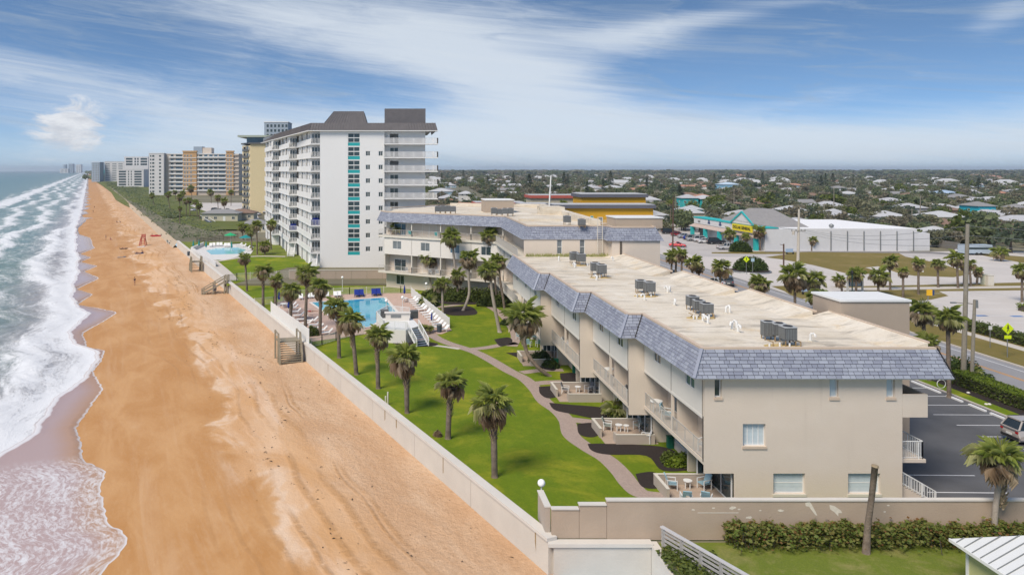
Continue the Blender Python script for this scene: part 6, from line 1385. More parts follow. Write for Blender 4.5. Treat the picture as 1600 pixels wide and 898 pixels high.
for k in range(10):
    z = 1.6 + 3.3 * k
    for f, w_, mt in ((.02, .7, m_glass), (.16, 3.0, m_dark), (.52, 3.0, m_glass if k % 3 else m_glassg), (.88, .8, m_glass)):
        win_obj(bt, 'window', -76.6 + 5.81 * f - .09, 384 - 9 * f - .06, z, w_, 2.1 if w_ > 1 else 1.6, (m_slab, mt), rz=ang, div=1)
    a_, b_ = Vector((-76.6 + 5.81 * .15, 384 - 9 * .15, z - .2)), Vector((-76.6 + 5.81 * .84, 384 - 9 * .84, z - .2)); q = MB(); nn = Vector((-.84, -.54, 0)) * .35; q.bar(a_ + nn, b_ + nn, .8, .25); q.bar(a_ + nn * 1.7 + Vector((0, 0, .6)), b_ + nn * 1.7 + Vector((0, 0, .6)), .12, .9); part(bt, 'balcony', q, m_acdark, world=True)
q = MB(); q.box(-73, 377, 34.6, -56, 398, 38); part(bt, 'penthouse', q, m_glassb, world=True)
q = MB(); q.box(-77, 374, 38.002, -55, 402, 39); part(bt, 'roof', q, plain('pale_green_roof', (.36, .40, .33)), world=True); q = MB(); q.prism([(-77.2, 383.6), (-71, 374.2), (-55, 374.2), (-55, 401), (-77.2, 401)], 34.6, 35.3); part(bt, 'roof_ledge', q, m_acdark, world=True)
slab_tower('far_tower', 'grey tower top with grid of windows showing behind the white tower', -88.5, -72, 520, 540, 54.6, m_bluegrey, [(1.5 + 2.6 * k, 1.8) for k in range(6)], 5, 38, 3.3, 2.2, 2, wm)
ho = slab_tower('beach_hotel', 'wide cream and orange beach hotel with rows of dark balconies', -194.6, -131.5, 645, 665, 35.2, m_hotel, [(4.2, 2.6), (8.6, 5.6), (38.6 - 17, 1.6), (28.5, 3.0), (33, 3.0), (37.4, 3.0), (41.6, 3.0), (45.6, 5.6)], 9, 4.2, 3.55, 2.3, 2, wm2, ledge=[(3, 15), (27.5, 52)])
for a, b_ in ((15.2, 26.8), (52.3, 58.6)):
    q = MB(); q.box(-194.6 + a, 643.8, 0, -194.6 + b_, 645.5, 37); part(ho, 'orange_bay', q, m_orange, world=True)
    for r_ in range(9):
        q = MB(); q.box(-194.6 + a - .1, 643.5, 3.4 + 3.55 * r_, -194.6 + b_ + .1, 643.79, 3.9 + 3.55 * r_); part(ho, 'ledge', q, m_slab, world=True)
        for c_ in ((a + .9, a + 3.2, a + 6.2) if b_ - a > 8 else (a + .8, a + 3.4)): win_obj(ho, 'window', -194.6 + c_, 643.7, 4.6 + 3.55 * r_, 1.3, 1.8, (m_slab, m_glassg), div=1)
    q = MB(); q.box(-194.6 + a - .4, 643.4, 37.002, -194.6 + b_ + .4, 646, 38.2); part(ho, 'cornice', q, m_orange, world=True)
q = MB(); q.box(-172, 650, 35.8, -164.5, 660, 42); part(ho, 'plant_room', q, m_bluegrey, world=True); q = MB(); q.box(-164.2, 650, 35.8, -156.5, 660, 41); part(ho, 'lift_housing', q, m_hotel, world=True)
for k in range(10): q = MB(); q.box(-136.3, 643.9, 3.6 + 3.4 * k, -131.6, 645.1, 4.4 + 3.4 * k); part(ho, 'balcony', q, m_hotel, world=True)
slab_tower('white_tower', 'white slab tower with two columns of dark square windows beside the orange hotel', -207.5, -194.8, 640, 665, 35.6, m_palew, [(.9, 1.2), (2.4 + .3, 2.4 - .4), (8.6, 1.8)], 11, 2.6, 3.02, 1.6, 2, wm, side=[(2, 1.5), (7, 1.5), (13, 1.5)])
slab_tower('dark_glass_block', 'white and black beach apartments with wide dark balconies, two heights', -357, -325, 1000, 1030, 39, m_palew, [(2, 9), (13.4, 2.2), (17, 2.2), (21.5, 9)], 3, 28, 3.6, 2.6, 2, wm)
slab_tower('dark_glass_block', 'lower white beach apartments with broad black loggias before the taller block', -352, -318, 960, 985, 22, m_palew, [(2, 9.5), (14, 1.4), (17.5, 1.4), (22, 9.5)], 6, 2, 3.3, 2.3, 2, wm)
slab_tower('pale_block', 'pale beach apartment slab with horizontal balcony bands, far up the shore', -537, -500, 1400, 1425, 37.5, m_palew, [(2, 8), (14.5, 8), (26, 8)], 10, 3, 3.3, 1.6, 2, [(m_slab, m_glassg)])
slab_tower('grey_block', 'grey slab beside the pale banded beach apartments', -553, -538, 1380, 1400, 36, m_bluegrey, [(2, 3), (7, 3), (11, 3)], 10, 3, 3.2, 1.6, 2, [(m_slab, m_glassg)])
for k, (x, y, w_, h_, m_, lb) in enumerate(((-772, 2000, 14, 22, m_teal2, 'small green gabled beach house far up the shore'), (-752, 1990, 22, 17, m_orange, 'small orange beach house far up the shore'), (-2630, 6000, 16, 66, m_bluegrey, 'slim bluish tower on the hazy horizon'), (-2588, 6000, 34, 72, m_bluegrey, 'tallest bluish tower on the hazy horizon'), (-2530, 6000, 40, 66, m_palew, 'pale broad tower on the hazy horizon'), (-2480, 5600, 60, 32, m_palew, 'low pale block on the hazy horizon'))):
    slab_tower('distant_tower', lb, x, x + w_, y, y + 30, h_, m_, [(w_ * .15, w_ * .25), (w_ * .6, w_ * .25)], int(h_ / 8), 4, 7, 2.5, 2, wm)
# low buildings and the dune house
def house(label, c, w_, d_, h_, roofh, mw, mr, rz=0.0, group=None, storeys=1, hip=True, name='house', cat='house', nwin=3, over=.6):
    t_ = thing(name, label, cat, c, rz, group); q = MB(); q.box(-w_ / 2, -d_ / 2, 0, w_ / 2, d_ / 2, h_); part(t_, 'wall', q, mw)
    a, b_ = w_ / 2 + over, d_ / 2 + over; q = MB(); rx = max(a - b_, a * .12) if hip else a; z1 = h_ + roofh
    q.add([(-a, -b_, h_), (a, -b_, h_), (a, b_, h_), (-a, b_, h_), (-rx, 0, z1), (rx, 0, z1), (-a, -b_, h_ - .18), (a, -b_, h_ - .18), (a, b_, h_ - .18), (-a, b_, h_ - .18)], [(0, 1, 5, 4), (1, 2, 5), (2, 3, 4, 5), (3, 0, 4), (6, 7, 1, 0), (7, 8, 2, 1), (8, 9, 3, 2), (9, 6, 0, 3), (9, 8, 7, 6)]); part(t_, 'roof', q, mr)
    for s_ in range(storeys):
        z = .9 + s_ * 2.9
        for k in range(nwin):
            x = -w_ / 2 + w_ * (k + .5) / nwin - .6
            if s_ == 0 and k == nwin // 2 and nwin > 2: q = MB(); q.box(x + .1, -d_ / 2 - .06, .05, x + 1.1, -d_ / 2 + .02, 2.1); part(t_, 'door', q, m_white)
            else: link('window', win_mesh(), t_, (x, -d_ / 2 - .08, z))
        link('window', win_mesh(), t_, (-w_ / 2 - .08, .6, z), rad(-90))
    return t_
_wm = []
def win_mesh():
    if not _wm:
        q = MB(); q.box(0, .05, 0, 1.3, .11, 1.15, 1)
        for x in (0, .61, 1.22): q.box(x, 0, 0, x + .08, .05, 1.15, 0)
        q.box(.08, .002, 0, 1.22, .048, .08, 0); q.box(.08, .002, 1.07, 1.22, .048, 1.15, 0); _wm.append(q.mesh('window', [m_white, m_glass]))
    return _wm[0]
rc_ = lambda n, c: plain(n, c, .8, .10)
m_rw, m_rg, m_rg2, m_rb, m_rt = rc_('white_house_roof', (.46, .465, .47)), rc_('grey_shingle_roof', (.25, .245, .24)), rc_('pale_grey_roof', (.42, .42, .43)), rc_('brown_shingle_roof', (.22, .145, .105)), rc_('terracotta_roof', (.42, .22, .15))
m_hw = [rc_('house_wall_%s' % n, c) for n, c in (('white', (.60, .59, .56)), ('cream', (.52, .48, .36)), ('blue', (.30, .42, .50)), ('grey', (.36, .37, .38)), ('peach', (.50, .38, .30)), ('green', (.33, .40, .30)))]
a_ = G(343, 346, 0)
house('pale yellow beach house with low grey roof among the dunes', (a_[0], a_[1] + 5, 0), 15, 9, 3.4, 1.6, m_hw[1], m_rg, nwin=4); house('low tan beach house right of the yellow dune house', (-66, 330, 0), 12, 9, 3, 1.5, m_hw[1], m_rb, nwin=3)
house('pale yellow pool house with grey hip roof behind the palms by the tower', (-47.5, 262, 0), 9, 6, 3, 1.4, m_hw[1], m_rg, nwin=4)
# second pool, turquoise, at the foot of the white tower
p2_ = thing('swimming_pool', 'pale turquoise swimming pool on a white deck by the beach', 'pool', (-52, 205, 0)); q = MB(); q.prism([G(*p)[:2] for p in ((303, 391), (318, 384), (378, 381), (396, 391), (392, 397), (352, 406), (330, 406))], .02, .07); part(p2_, 'deck', q, m_palew, world=True)
q = MB(); q.prism([G(*p)[:2] for p in ((322, 392), (336, 388), (372, 387), (385, 391), (374, 397), (330, 398))], .05, .075); part(p2_, 'water', q, plain('pale_pool_water', (.22, .55, .60), .1), world=True)
q = MB(); q.prism([G(*p)[:2] for p in ((298, 392), (318, 383.5), (319, 384), (301, 392.4), (338, 416), (337, 417))], -1.5, 1.0); part(p2_, 'deck_wall', q, m_palew, world=True)
ribbon('paved_strip', [G(*p) for p in ((318, 398), (334, 412), (352, 428), (360, 438))], 3.0, .05, m_walk)
ribbon('paved_strip', [G(*p) for p in ((340, 408), (392, 401), (446, 401))], 1.6, .055, m_walk)
m_teald = plain('teal_parasol_fabric', (.01, .22, .22))
for k, (px, py, lb) in enumerate(((302, 390, 'closed teal parasol at the seaward end of the turquoise pool'), (311, 389, 'second closed teal parasol by the turquoise pool'), (322, 391, 'closed teal parasol before the turquoise pool'), (362, 392, 'closed teal parasol right of the turquoise pool'))):
    t_ = thing('closed_parasol', lb, 'parasol', G(px, py, 0)); part(t_, 'folded_canopy', MB().tube([(0, 0, .8), (0, 0, 1.2), (0, 0, 2.6)], [.1, .28, .04], 8), m_teald); part(t_, 'pole', MB().tube([(0, 0, 0), (0, 0, .8)], .05, 6), m_white)
for px, py, m_, lb in ((360, 381, plain('green_parasol_fabric', (.02, .35, .14)), 'open green parasol on the dune side of the turquoise pool'), (384, 385, m_teald, 'open teal parasol by the palms at the turquoise pool')):
    t_ = thing('open_parasol', lb, 'parasol', G(px, py, 0)); q = MB()
    n = 10
    for k in range(n): a, b_ = 6.283 * k / n, 6.283 * (k + 1) / n; q.add([(0, 0, 3.3), (1.9 * math.cos(a), 1.9 * math.sin(a), 2.5), (1.9 * math.cos(b_), 1.9 * math.sin(b_), 2.5)], [(0, 1, 2)])
    part(t_, 'canopy', q, m_); part(t_, 'pole', MB().tube([(0, 0, 0), (0, 0, 3.3)], .05, 6), m_white)
for k, (px, py) in enumerate(((329, 386), (334, 385.5), (340, 385), (345, 385), (352, 386), (357, 386), (372, 385), (378, 387), (384, 390), (389, 392))): KL.put((*G(px, py)[:2], .08), rad(10 if k < 6 else -60), ORD[k] + ' white lounger from the sea round the turquoise pool', 'loungers round the turquoise pool', 1.2)
fn = thing('timber_rail_fence', 'long brown timber rail running inland across the dune behind the pool', 'fence', G(306, 379, 0)); pa, pb = Vector(G(306, 380, 0)), Vector(G(372, 372, 0))
for k in range(12): c_ = pa.lerp(pb, k / 11); part(fn, 'post', MB().bar(c_, c_ + Vector((0, 0, 1.5)), .16), m_wood, world=True)
for z in (.45, .9, 1.35): part(fn, 'rail', MB().bar(pa + Vector((0, 0, z)), pb + Vector((0, 0, z)), .08, .22), m_wood, world=True)
wk = thing('boardwalk_ramp', 'dark blue boardwalk ramp with white end on the dune before the yellow house', 'ramp', (-82, 285, 0)); pa, pb = Vector(G(317, 340, .8)), Vector(G(332, 350, .2)); part(wk, 'deck', MB().bar(pa, pb, 2.0, .2), plain('dark_blue_boards', (.06, .075, .11)), world=True); part(wk, 'rail', MB().bar(pa + Vector((1.1, 0, 1)), pb + Vector((1.1, 0, 1)), .15), m_white, world=True); part(wk, 'rail', MB().bar(pa + Vector((-1.1, 0, 1)), pb + Vector((-1.1, 0, 1)), .15), m_white, world=True)
# ================================================================== shop, warehouse and motels across the street
m_ware = plain('pale_grey_warehouse_wall', (.60, .60, .605), .8, .04); m_wroof = plain('white_membrane_roof', (.78, .77, .76), .7, .03); m_shr = mat('grey_asphalt_shingles', (.26, .25, .245), .9, .14, 1.2, .2, 20)
m_canopy = plain('pinkish_canopy', (.46, .37, .32), .8); m_fascia = plain('white_shop_fascia', (.62, .63, .63), .7)
wh = thing('warehouse', 'long pale grey warehouse with white flat roof and satellite dish', 'warehouse', (120, 215, 0))
q = MB(); q.box(99.5, 199.6, 0, 140, 236, 5.9); part(wh, 'wall', q, m_ware, world=True); q = MB(); q.box(140.002, 199.7, 0, 143.5, 225, 4.7); part(wh, 'wall', q, m_ware, world=True)
q = MB(); q.box(99.6, 199.9, 5.902, 139.9, 236, 6.0); part(wh, 'roof', q, m_wroof, world=True)
for k in range(6): q = MB(); x = PY(1298 + 25.8 * k, 300, 199.6)[0]; q.box(x - .1, 199.42, 0, x + .1, 199.598, 5.3); part(wh, 'downpipe', q, m_metal, world=True)
sdh = thing('satellite_dish', 'grey satellite dish on the edge of the white warehouse roof', 'satellite dish', PY(1299, 356, 201)); q = MB(); q.sphere((0, 0, .55), .62, 12, 6, 0, .9); part(sdh, 'dish', q, m_metal, True); part(sdh, 'stand', MB().bar((0, 0, 0), (0, .2, .5), .12), m_metal)
shp = thing('shop', 'beach shop with turquoise trim, gable and grey hip roof, yellow sign on its fascia', 'shop', (110, 222, 0))
q = MB(); q.box(101.2, 199.8, 0, 126, 246, 4.4); part(shp, 'wall', q, plain('dark_shopfront', (.10, .12, .13), .4, .2), world=True)
q = MB(); q.box(99.4, 199.7, 4.2, 103, 246.2, 5.95); part(shp, 'fascia', q, m_fascia, world=True); q = MB(); q.box(99.28, 199.5, 5.952, 103.1, 246.4, 6.3); part(shp, 'trim', q, m_teal2, world=True)
q = MB(); q.add([(99.3, 221, 4.1), (99.3, 246, 4.1), (97.4, 246, 3.3), (97.4, 221, 3.3), (99.3, 221, 3.3), (99.3, 246, 3.3)], [(0, 3, 2, 1), (4, 5, 2, 3), (0, 4, 3), (1, 2, 5)]); part(shp, 'canopy', q, m_canopy, world=True)
q = MB(); q.box(97.2, 199.8, 3.25, 99.38, 220.9, 3.6); part(shp, 'canopy', q, m_canopy, world=True)
for y_ in (200.6, 212, 223, 233, 243): q = MB(); q.box(97.3, y_, 0, 98.3, y_ + 1.0, 3.24); part(shp, 'column', q, m_teal2, world=True)
for k in range(9): win_obj(shp, 'shop_window', 101.1, 204.5 + k * 4.6, .5, 3.9, 2.4, (m_fascia, m_glassb if k % 2 else m_glass), rz=rad(-90))
q = MB(); q.add([(99.8, 201, 5.0), (114.5, 201, 5.0), (116, 234, 5.0), (99.8, 234, 5.0), (106, 216, 10.3), (110, 216, 10.3), (106, 222, 10.3), (110, 222, 10.3)], [(0, 1, 5, 4), (1, 2, 7, 5), (2, 3, 6, 7), (3, 0, 4, 6), (4, 5, 7, 6)]); part(shp, 'roof', q, m_shr, world=True)
q = MB(); q.add([(99.2, 205, 6.3), (99.2, 219, 6.3), (99.2, 212, 9.7), (108, 212, 9.75), (103, 205, 6.3), (103, 219, 6.3)], [(0, 2, 1)]); part(shp, 'gable', q, m_fascia, world=True)
q = MB(); q.add([(99.25, 205, 6.3), (99.25, 212, 9.7), (107, 213.5, 9.75), (103.5, 204.5, 6.2)], [(0, 1, 2, 3), ]); q.add([(99.25, 219, 6.3), (99.25, 212, 9.7), (107, 213.5, 9.75), (103.5, 219.5, 6.2)], [(3, 2, 1, 0)]); part(shp, 'roof', q, m_shr, world=True)
for a_, b_ in (((99.1, 205, 6.35), (99.1, 212, 9.75)), ((99.1, 219, 6.35), (99.1, 212, 9.75))): part(shp, 'gable_trim', MB().bar(a_, b_, .3, .45), m_teal2, world=True)
def text(root, s_, size, loc, rz, m, name='lettering', w_=None, tilt=90):
    l = root.location
    cu = bpy.data.curves.new(name, 'FONT'); cu.body = s_; cu.size = size; cu.align_x = 'CENTER'; cu.align_y = 'CENTER'; cu.extrude = .015; cu.offset = size * .03
    cu.materials.append(m); o = bpy.data.objects.new(name, cu); COL.objects.link(o); me = bpy.data.meshes.new_from_object(o.evaluated_get(bpy.context.evaluated_depsgraph_get())); bpy.data.objects.remove(o); me.name = name; o = link(name, me); o.rotation_euler = (rad(tilt), 0, rz); o.location = (loc[0] - l[0], loc[1] - l[1], loc[2] - l[2]); o.parent = root
    if w_: bpy.context.view_layer.update(); o.scale.x = w_ / max(.01, o.dimensions.x)
    return o
m_ysign = plain('yellow_sign_panel', (.72, .60, .02), .5, .04); m_blk = plain('black_lettering', (.02, .02, .015), .6)
sg = thing('shop_sign', 'long yellow shop sign with black capitals under the gable', 'sign', (99.1, 211, 5))
q = MB(); q.box(98.75, 205.6, 4.3, 99.1, 217.2, 6.1); part(sg, 'panel', q, m_ysign, world=True); text(sg, 'DOLLAR GENERAL', 1.15, (98.72, 211.4, 5.2), rad(-90), m_blk, w_=10.6)
m_navy = plain('navy_emblem', (.03, .06, .16))
for y_ in (226.5, 234.5, 242): 
    fs = thing('fascia_emblem', ('small navy emblem on the shop fascia nearest the sign', 'small navy emblem in the middle of the shop fascia', 'faded grey lettering at the far end of the shop fascia')[int((y_ - 226) // 8)], 'emblem', (99.35, y_, 5)); q = MB(); q.box(99.3, y_ - .8, 4.75, 99.39, y_ + .8, 5.25); part(fs, 'base_plate', q, m_navy if y_ < 240 else m_metal, world=True)
    if y_ < 240: q = MB(); q.box(99.3, y_ - .5, 5.4, 99.39, y_ + .5, 5.8); part(fs, 'top_plate', q, m_navy, world=True)
m_yel = plain('yellow_motel_wall', (.60, .33, .02), .8, .06); m_mband = plain('grey_motel_roof_band', (.12, .125, .15), .8); m_red = plain('red_roof_band', (.42, .10, .075), .8, .08)
def motel(label, x0, x1, y0, y1, h, mw, mb_, mr, st, nwin, extra=None):
    t_ = thing('motel', label, 'motel', ((x0 + x1) / 2, y0, 0)); q = MB(); q.box(x0, y0, 0, x1, y1, h - 1.2); part(t_, 'wall', q, mw, world=True); q = MB(); q.box(x0 - .7, y0 - .9, h - 1.198, x1 + .7, y1 + .7, h); part(t_, 'roof_band', q, mb_, world=True)
    q = MB(); q.box(x0 - .3, y0 - .5, h + .002, x1 + .3, y1 + .3, h + .2); part(t_, 'roof', q, mr, world=True)
    for s_ in range(st):
        for k in range(nwin): win_obj(t_, 'window' if k % 2 else 'door', x0 + (x1 - x0) * (k + .35) / nwin, y0 - .12, .6 + 3 * s_, 1.5 if k % 2 else 1.0, 1.4 if k % 2 else 2.0, (m_white, m_glassg if k % 2 else m_teal), div=1)
        if s_: q = MB(); q.box(x0, y0 - 1.5, 3 * s_ - .1, x1, y0 - .002, 3 * s_ + .1); part(t_, 'gallery', q, mb_, world=True); r = MB(); rail(r, (x0, y0 - 1.45, 3 * s_ + .1), (x1, y0 - 1.45, 3 * s_ + .1), 1.0, .5, th=.08, post=.12); part(t_, 'railing', r, m_white, world=True)
    return t_
motel('front yellow motel with dark grey roof band beside the tan wing', 57, 91.5, 262, 272, 9.4, m_yel, m_mband, m_rw, 2, 12); motel('rear yellow motel with grey roof band and tall yellow wall', 73.6, 98.4, 290, 304, 12.2, m_yel, m_mband, m_rw, 3, 9); motel('small yellow motel block behind the flat tan roof box', 49.5, 60, 286, 296, 8.6, m_yel, m_mband, m_rw, 2, 4)
motel('cream motel with long red roof band and white roof', 61, 82, 328, 340, 10.5, m_hw[1], m_red, m_rw, 2, 8); motel('cream motel with red roof band left of the white pole', 34, 53, 300, 312, 8.5, m_hw[1], m_red, m_rw, 2, 7)
# ================================================================== the suburb
def mheight(px, y): return px * y / F
sp = [((1080, 328), 30, 11, 6.5, m_teal2, m_rg2, 2, 'teal two storey house with purple grey roof behind the shop lot'), ((1107, 328), 34, 13, 6, m_teal2, m_rw, 2, 'teal house with white gable roof behind the shop lot'), ((1087, 341), 25, 10, 4, m_teal2, m_rw, 1, 'low teal building with white roof at the shop lot'), ((1144, 299), 32, 20, 7, plain('light_blue_wall', (.22, .42, .56)), plain('pale_blue_roof', (.45, .55, .64)), 2, 'light blue two storey house standing out among distant trees'),
      ((1544, 345), 32, 12, 6.3, plain('bright_turquoise_wall', (.03, .45, .55)), m_rg, 2, 'bright turquoise two storey house with white windows and dark roof'), ((1600, 342), 16, 9, 5, m_ysign, m_rg, 1, 'yellow house cut by the right edge of the picture'), ((1318, 336), 40, 10, 3.4, m_hw[2], m_rg2, 1, 'pale blue house with grey roof behind the warehouse'), ((1312, 345), 30, 9, 3.2, plain('sky_blue_wall', (.22, .48, .56)), m_rw, 1, 'sky blue bungalow with white roof behind the warehouse'), ((1398, 352), 56, 13, 3.4, m_hw[0], m_rw, 1, 'long white roofed bungalow right behind the warehouse'), ((1432, 338), 44, 12, 4, m_hw[3], m_rg2, 1, 'grey roofed house left of the wooden pole top'),
      ((1487, 352), 62, 13, 3.3, m_hw[1], m_rw, 1, 'broad white roofed bungalow behind the wooden fence'), ((1490, 364), 36, 11, 3.0, m_hw[2], m_rb, 1, 'small brown roofed house by the wooden fence'), ((1478, 380), 44, 10, 3.0, m_hw[0], m_rw, 1, 'white roofed shed house directly behind the board fence'), ((1490, 313), 36, 18, 5, plain('blue_roofed_wall', (.4, .46, .5)), plain('light_blue_metal_roof', (.36, .46, .58)), 1, 'long house with light blue metal roof among trees'), ((1490, 340), 34, 12, 3.4, m_hw[4], m_rb, 1, 'brown roofed house left of the turquoise house'),
      ((1245, 340), 40, 12, 3.4, m_hw[0], m_rw, 1, 'white roofed house above the grey hip roof'), ((1240, 318), 30, 12, 3.6, m_hw[2], m_rg2, 1, 'pale blue house behind the shop roof'), ((1020, 322), 34, 14, 3.8, m_hw[0], m_rw, 1, 'white house right of the yellow motel'), ((1026, 352), 36, 12, 4, m_hw[0], m_rw, 1, 'white building beside the yellow motel'), ((930, 300), 30, 16, 4, m_hw[0], m_rg2, 1, 'pale grey roofed house between two dark conifers'), ((962, 300), 40, 18, 4, m_hw[0], m_rw, 1, 'white roofed house right of the dark conifer'), ((729, 314), 26, 10, 5, m_hw[0], m_rw, 2, 'white house with blue trim left of the red roofed motel'), ((690, 309), 46, 16, 5, m_hw[2], m_rw, 1, 'pale building beyond the tower balconies'),
      ((1156, 279), 34, 28, 7, m_hw[0], m_rt, 2, 'large white house with terracotta roof far among trees'), ((1530, 279), 30, 26, 7, m_hw[1], m_rt, 2, 'cream mansion with terracotta roof on the far tree line'), ((1556, 281), 30, 26, 7, m_hw[4], m_rt, 2, 'peach mansion with terracotta roof on the far tree line')]
occupied = []
rs = random.Random(21)
for (px, py), wpx, d_, h_, mw, mr, st_, lb in sp:
    a_ = G(px, py, 0); w_ = wpx * a_[1] / F * .8; house(lb, (a_[0], a_[1] + d_ / 2, 0), w_, d_, h_, 1.3 + .06 * w_, mw, mr, rs.uniform(-.12, .12), None, st_); occupied.append((a_[0], a_[1] + d_ / 2, w_ / 2 + 3))
avoid = [(57, 92, 255, 275), (72, 100, 288, 306), (48, 61, 284, 298), (60, 83, 326, 342), (33, 54, 298, 314), (60, 150, 150, 252), (60, 70, 0, 900), (-200, -30, 0, 420), (70, 330, 0, 203)]
def blocked(x, y, r_): return any(a - r_ < x < b_ + r_ and c_ - r_ < y < d_ + r_ for a, b_, c_, d_ in avoid) or any((x - ox) ** 2 + (y - oy) ** 2 < (r_ + rr_) ** 2 for ox, oy, rr_ in occupied)
roofs = [(m_rw, 'white'), (m_rg2, 'pale grey'), (m_rg, 'dark grey'), (m_rg2, 'pale grey'), (m_rb, 'brown'), (m_rg2, 'pale grey'), (m_rt, 'terracotta')]
cnames = ('white', 'cream', 'blue', 'grey', 'peach', 'green')
protos = {}
n_h = 0
for tries in range(14000):
    y = 205 + 1300 * rs.random() ** 1.45; x = rs.uniform(max(20, -.08 * y), .86 * y + 20)
    if y < 260 and x < 150: continue
    x = round(x / 18) * 18 + rs.uniform(-2.5, 2.5); y = round(y / 30) * 30 + rs.choice((-9, 9)) + rs.uniform(-2, 2)
    if blocked(x, y, 8.5): continue
    ri = rs.randrange(7); wi = rs.randrange(6); hp = rs.random() < .6; key = (ri, wi, hp)
    occupied.append((x, y, 8.5)); sc_ = rs.uniform(.85, 1.2); lb = f'{roofs[ri][1]} roofed house with {cnames[wi]} walls among the suburban trees'; rz_ = rs.choice((0, 1.5708, 0, 3.14159)) + rs.uniform(-.08, .08)
    if key in protos: o = dup(protos[key], (x, y, 0), rz_, lb, lb + 's', sc_)
    else: o = protos[key] = house(lb, (x, y, 0), rs.uniform(11, 16), rs.uniform(8, 11), 3.1, 1.9, m_hw[wi], roofs[ri][0], 0, lb + 's', 1, hp); o.rotation_euler[2] = rz_
    n_h += 1
    if n_h >= 200: break
# ---- trees
def tree_crown(rr, kind):
    mb = MB()
    if kind == 'conifer':
        for k in range(300):
            f = rr.random() ** .8; z = f * 10; r_ = (1 - f) * 2.3 * rr.uniform(.5, 1.05) + .15; a = rr.uniform(0, 6.28); c_ = Vector((r_ * math.cos(a), r_ * math.sin(a), z)); d = Vector((math.cos(a), math.sin(a), -.25)) * .8 * (1.15 - f * .6); s_ = Vector((-math.sin(a), math.cos(a), rr.uniform(-.3, .3))) * .45
            mb.add([tuple(c_ - d * .6), tuple(c_ + s_), tuple(c_ + d), tuple(c_ - s_)], [(0, 1, 2, 3)])
        return mb
    lobes = [(rr.uniform(-2.2, 2.2), rr.uniform(-2.2, 2.2), rr.uniform(2.2, 5.2), rr.uniform(1.1, 2.1)) for _ in range(9)]
    for k in range(330):
        lx, ly, lz, lr = rr.choice(lobes); a, b_ = rr.uniform(0, 6.28), math.acos(rr.uniform(-.6, 1)); q = rr.uniform(.7, 1.08) * lr; c_ = Vector((lx + q * math.sin(b_) * math.cos(a), ly + q * math.sin(b_) * math.sin(a), lz + q * math.cos(b_) * .8))
        u = Vector((rr.gauss(0, 1), rr.gauss(0, 1), rr.gauss(0, .6))).normalized() * rr.uniform(.3, .62); v = u.cross(Vector((rr.gauss(0, 1), rr.gauss(0, 1), rr.gauss(0, 1)))).normalized() * u.length * .8
        mb.add([tuple(c_ - u), tuple(c_ + v), tuple(c_ + u), tuple(c_ - v)], [(0, 1, 2, 3)])
    return mb
def trunk_tree(rr, h=3.2, r_=.28):
    mb = MB().tube([(0, 0, -.2), (.1, 0, h * .5), (.05, .1, h)], [r_, r_ * .8, r_ * .6], 7)
    for k in range(4): a = k * 1.57 + rr.uniform(-.4, .4); mb.tube([(.08, .05, h * .75), (1.2 * math.cos(a), 1.2 * math.sin(a), h * 1.15), (1.9 * math.cos(a), 1.9 * math.sin(a), h * 1.45)], [r_ * .5, r_ * .35, .05], 5)
    return mb
tcm = [tree_crown(random.Random(200 + k), 'broad') for k in range(5)]; cfm = [tree_crown(random.Random(300 + k), 'conifer') for k in range(2)]
tkn = ('olive', 'green', 'dark green', 'brownish', 'bright green')
TCR = {(k, c_): tcm[k].mesh('crown', m_tree[c_]) for k in range(5) for c_ in range(5)}; TTR = [trunk_tree(random.Random(400 + k)).mesh('trunk', m_bark) for k in range(3)]; CFC = [c_.mesh('crown', m_tree[2]) for c_ in cfm]; CFT = MB().tube([(0, 0, -.2), (0, 0, 6)], [.3, .12], 7).mesh('trunk', m_bark)
def put_tree(x, y, s_, k, c_, label, group): 
    t_ = thing('broadleaf_tree', label, 'tree', (x, y, 0), rs.uniform(0, 6.28), group); t_.scale = (s_, s_, s_ * rs.uniform(.85, 1.1)); link('trunk', TTR[k % 3], t_); link('crown', TCR[(k, c_)], t_); return t_
def put_conifer(px, base, top, w_=1.0, lb=None):
    a_ = G(px, base, 0); hgt = (base - top) * a_[1] / F; t_ = thing('conifer_tree', lb, 'tree', a_, rs.uniform(0, 6), 'tall dark conifers'); s_ = hgt / 10.3; t_.scale = (s_ * w_, s_ * w_, s_); link('trunk', CFT, t_); link('crown', CFC[px % 2], t_)
for px, base, top, w_ in ((917, 309, 283, .9), (942, 306, 278, .8), (954, 294, 266, 1.1), (887, 295, 271, .9), (881, 295, 268, 1.1), (827, 300, 272, 1.6), (762, 298, 272, .7), (802, 292, 268, 1.0), (1011, 298, 277, .9), (1023, 298, 282, .8), (1116, 291, 270, .9), (1168, 287, 269, 1.2), (1191, 287, 269, 1.1), (1283, 297, 273, 1.0), (1290, 296, 270, .8), (1301, 292, 270, 1.3), (1333, 290, 272, .8), (1529, 299, 277, 1.4), (1062, 312, 288, 1.6), (1010, 300, 279, 1.0), (724, 284, 265, 1.0), (690, 290, 268, .8)):
    px0 = min(sp, key=lambda q: abs(q[0][0] - px) + abs(q[0][1] - base) * 2); rel = 'behind' if abs(px0[0][0] - px) < 12 else ('right of' if px > px0[0][0] else 'left of')
    put_conifer(px, base, top, w_, ('wide' if w_ > 1.15 else 'slim' if w_ < .95 else 'mid-sized') + f' dark conical pine {rel} the ' + ' '.join(px0[-1].split()[:5]))
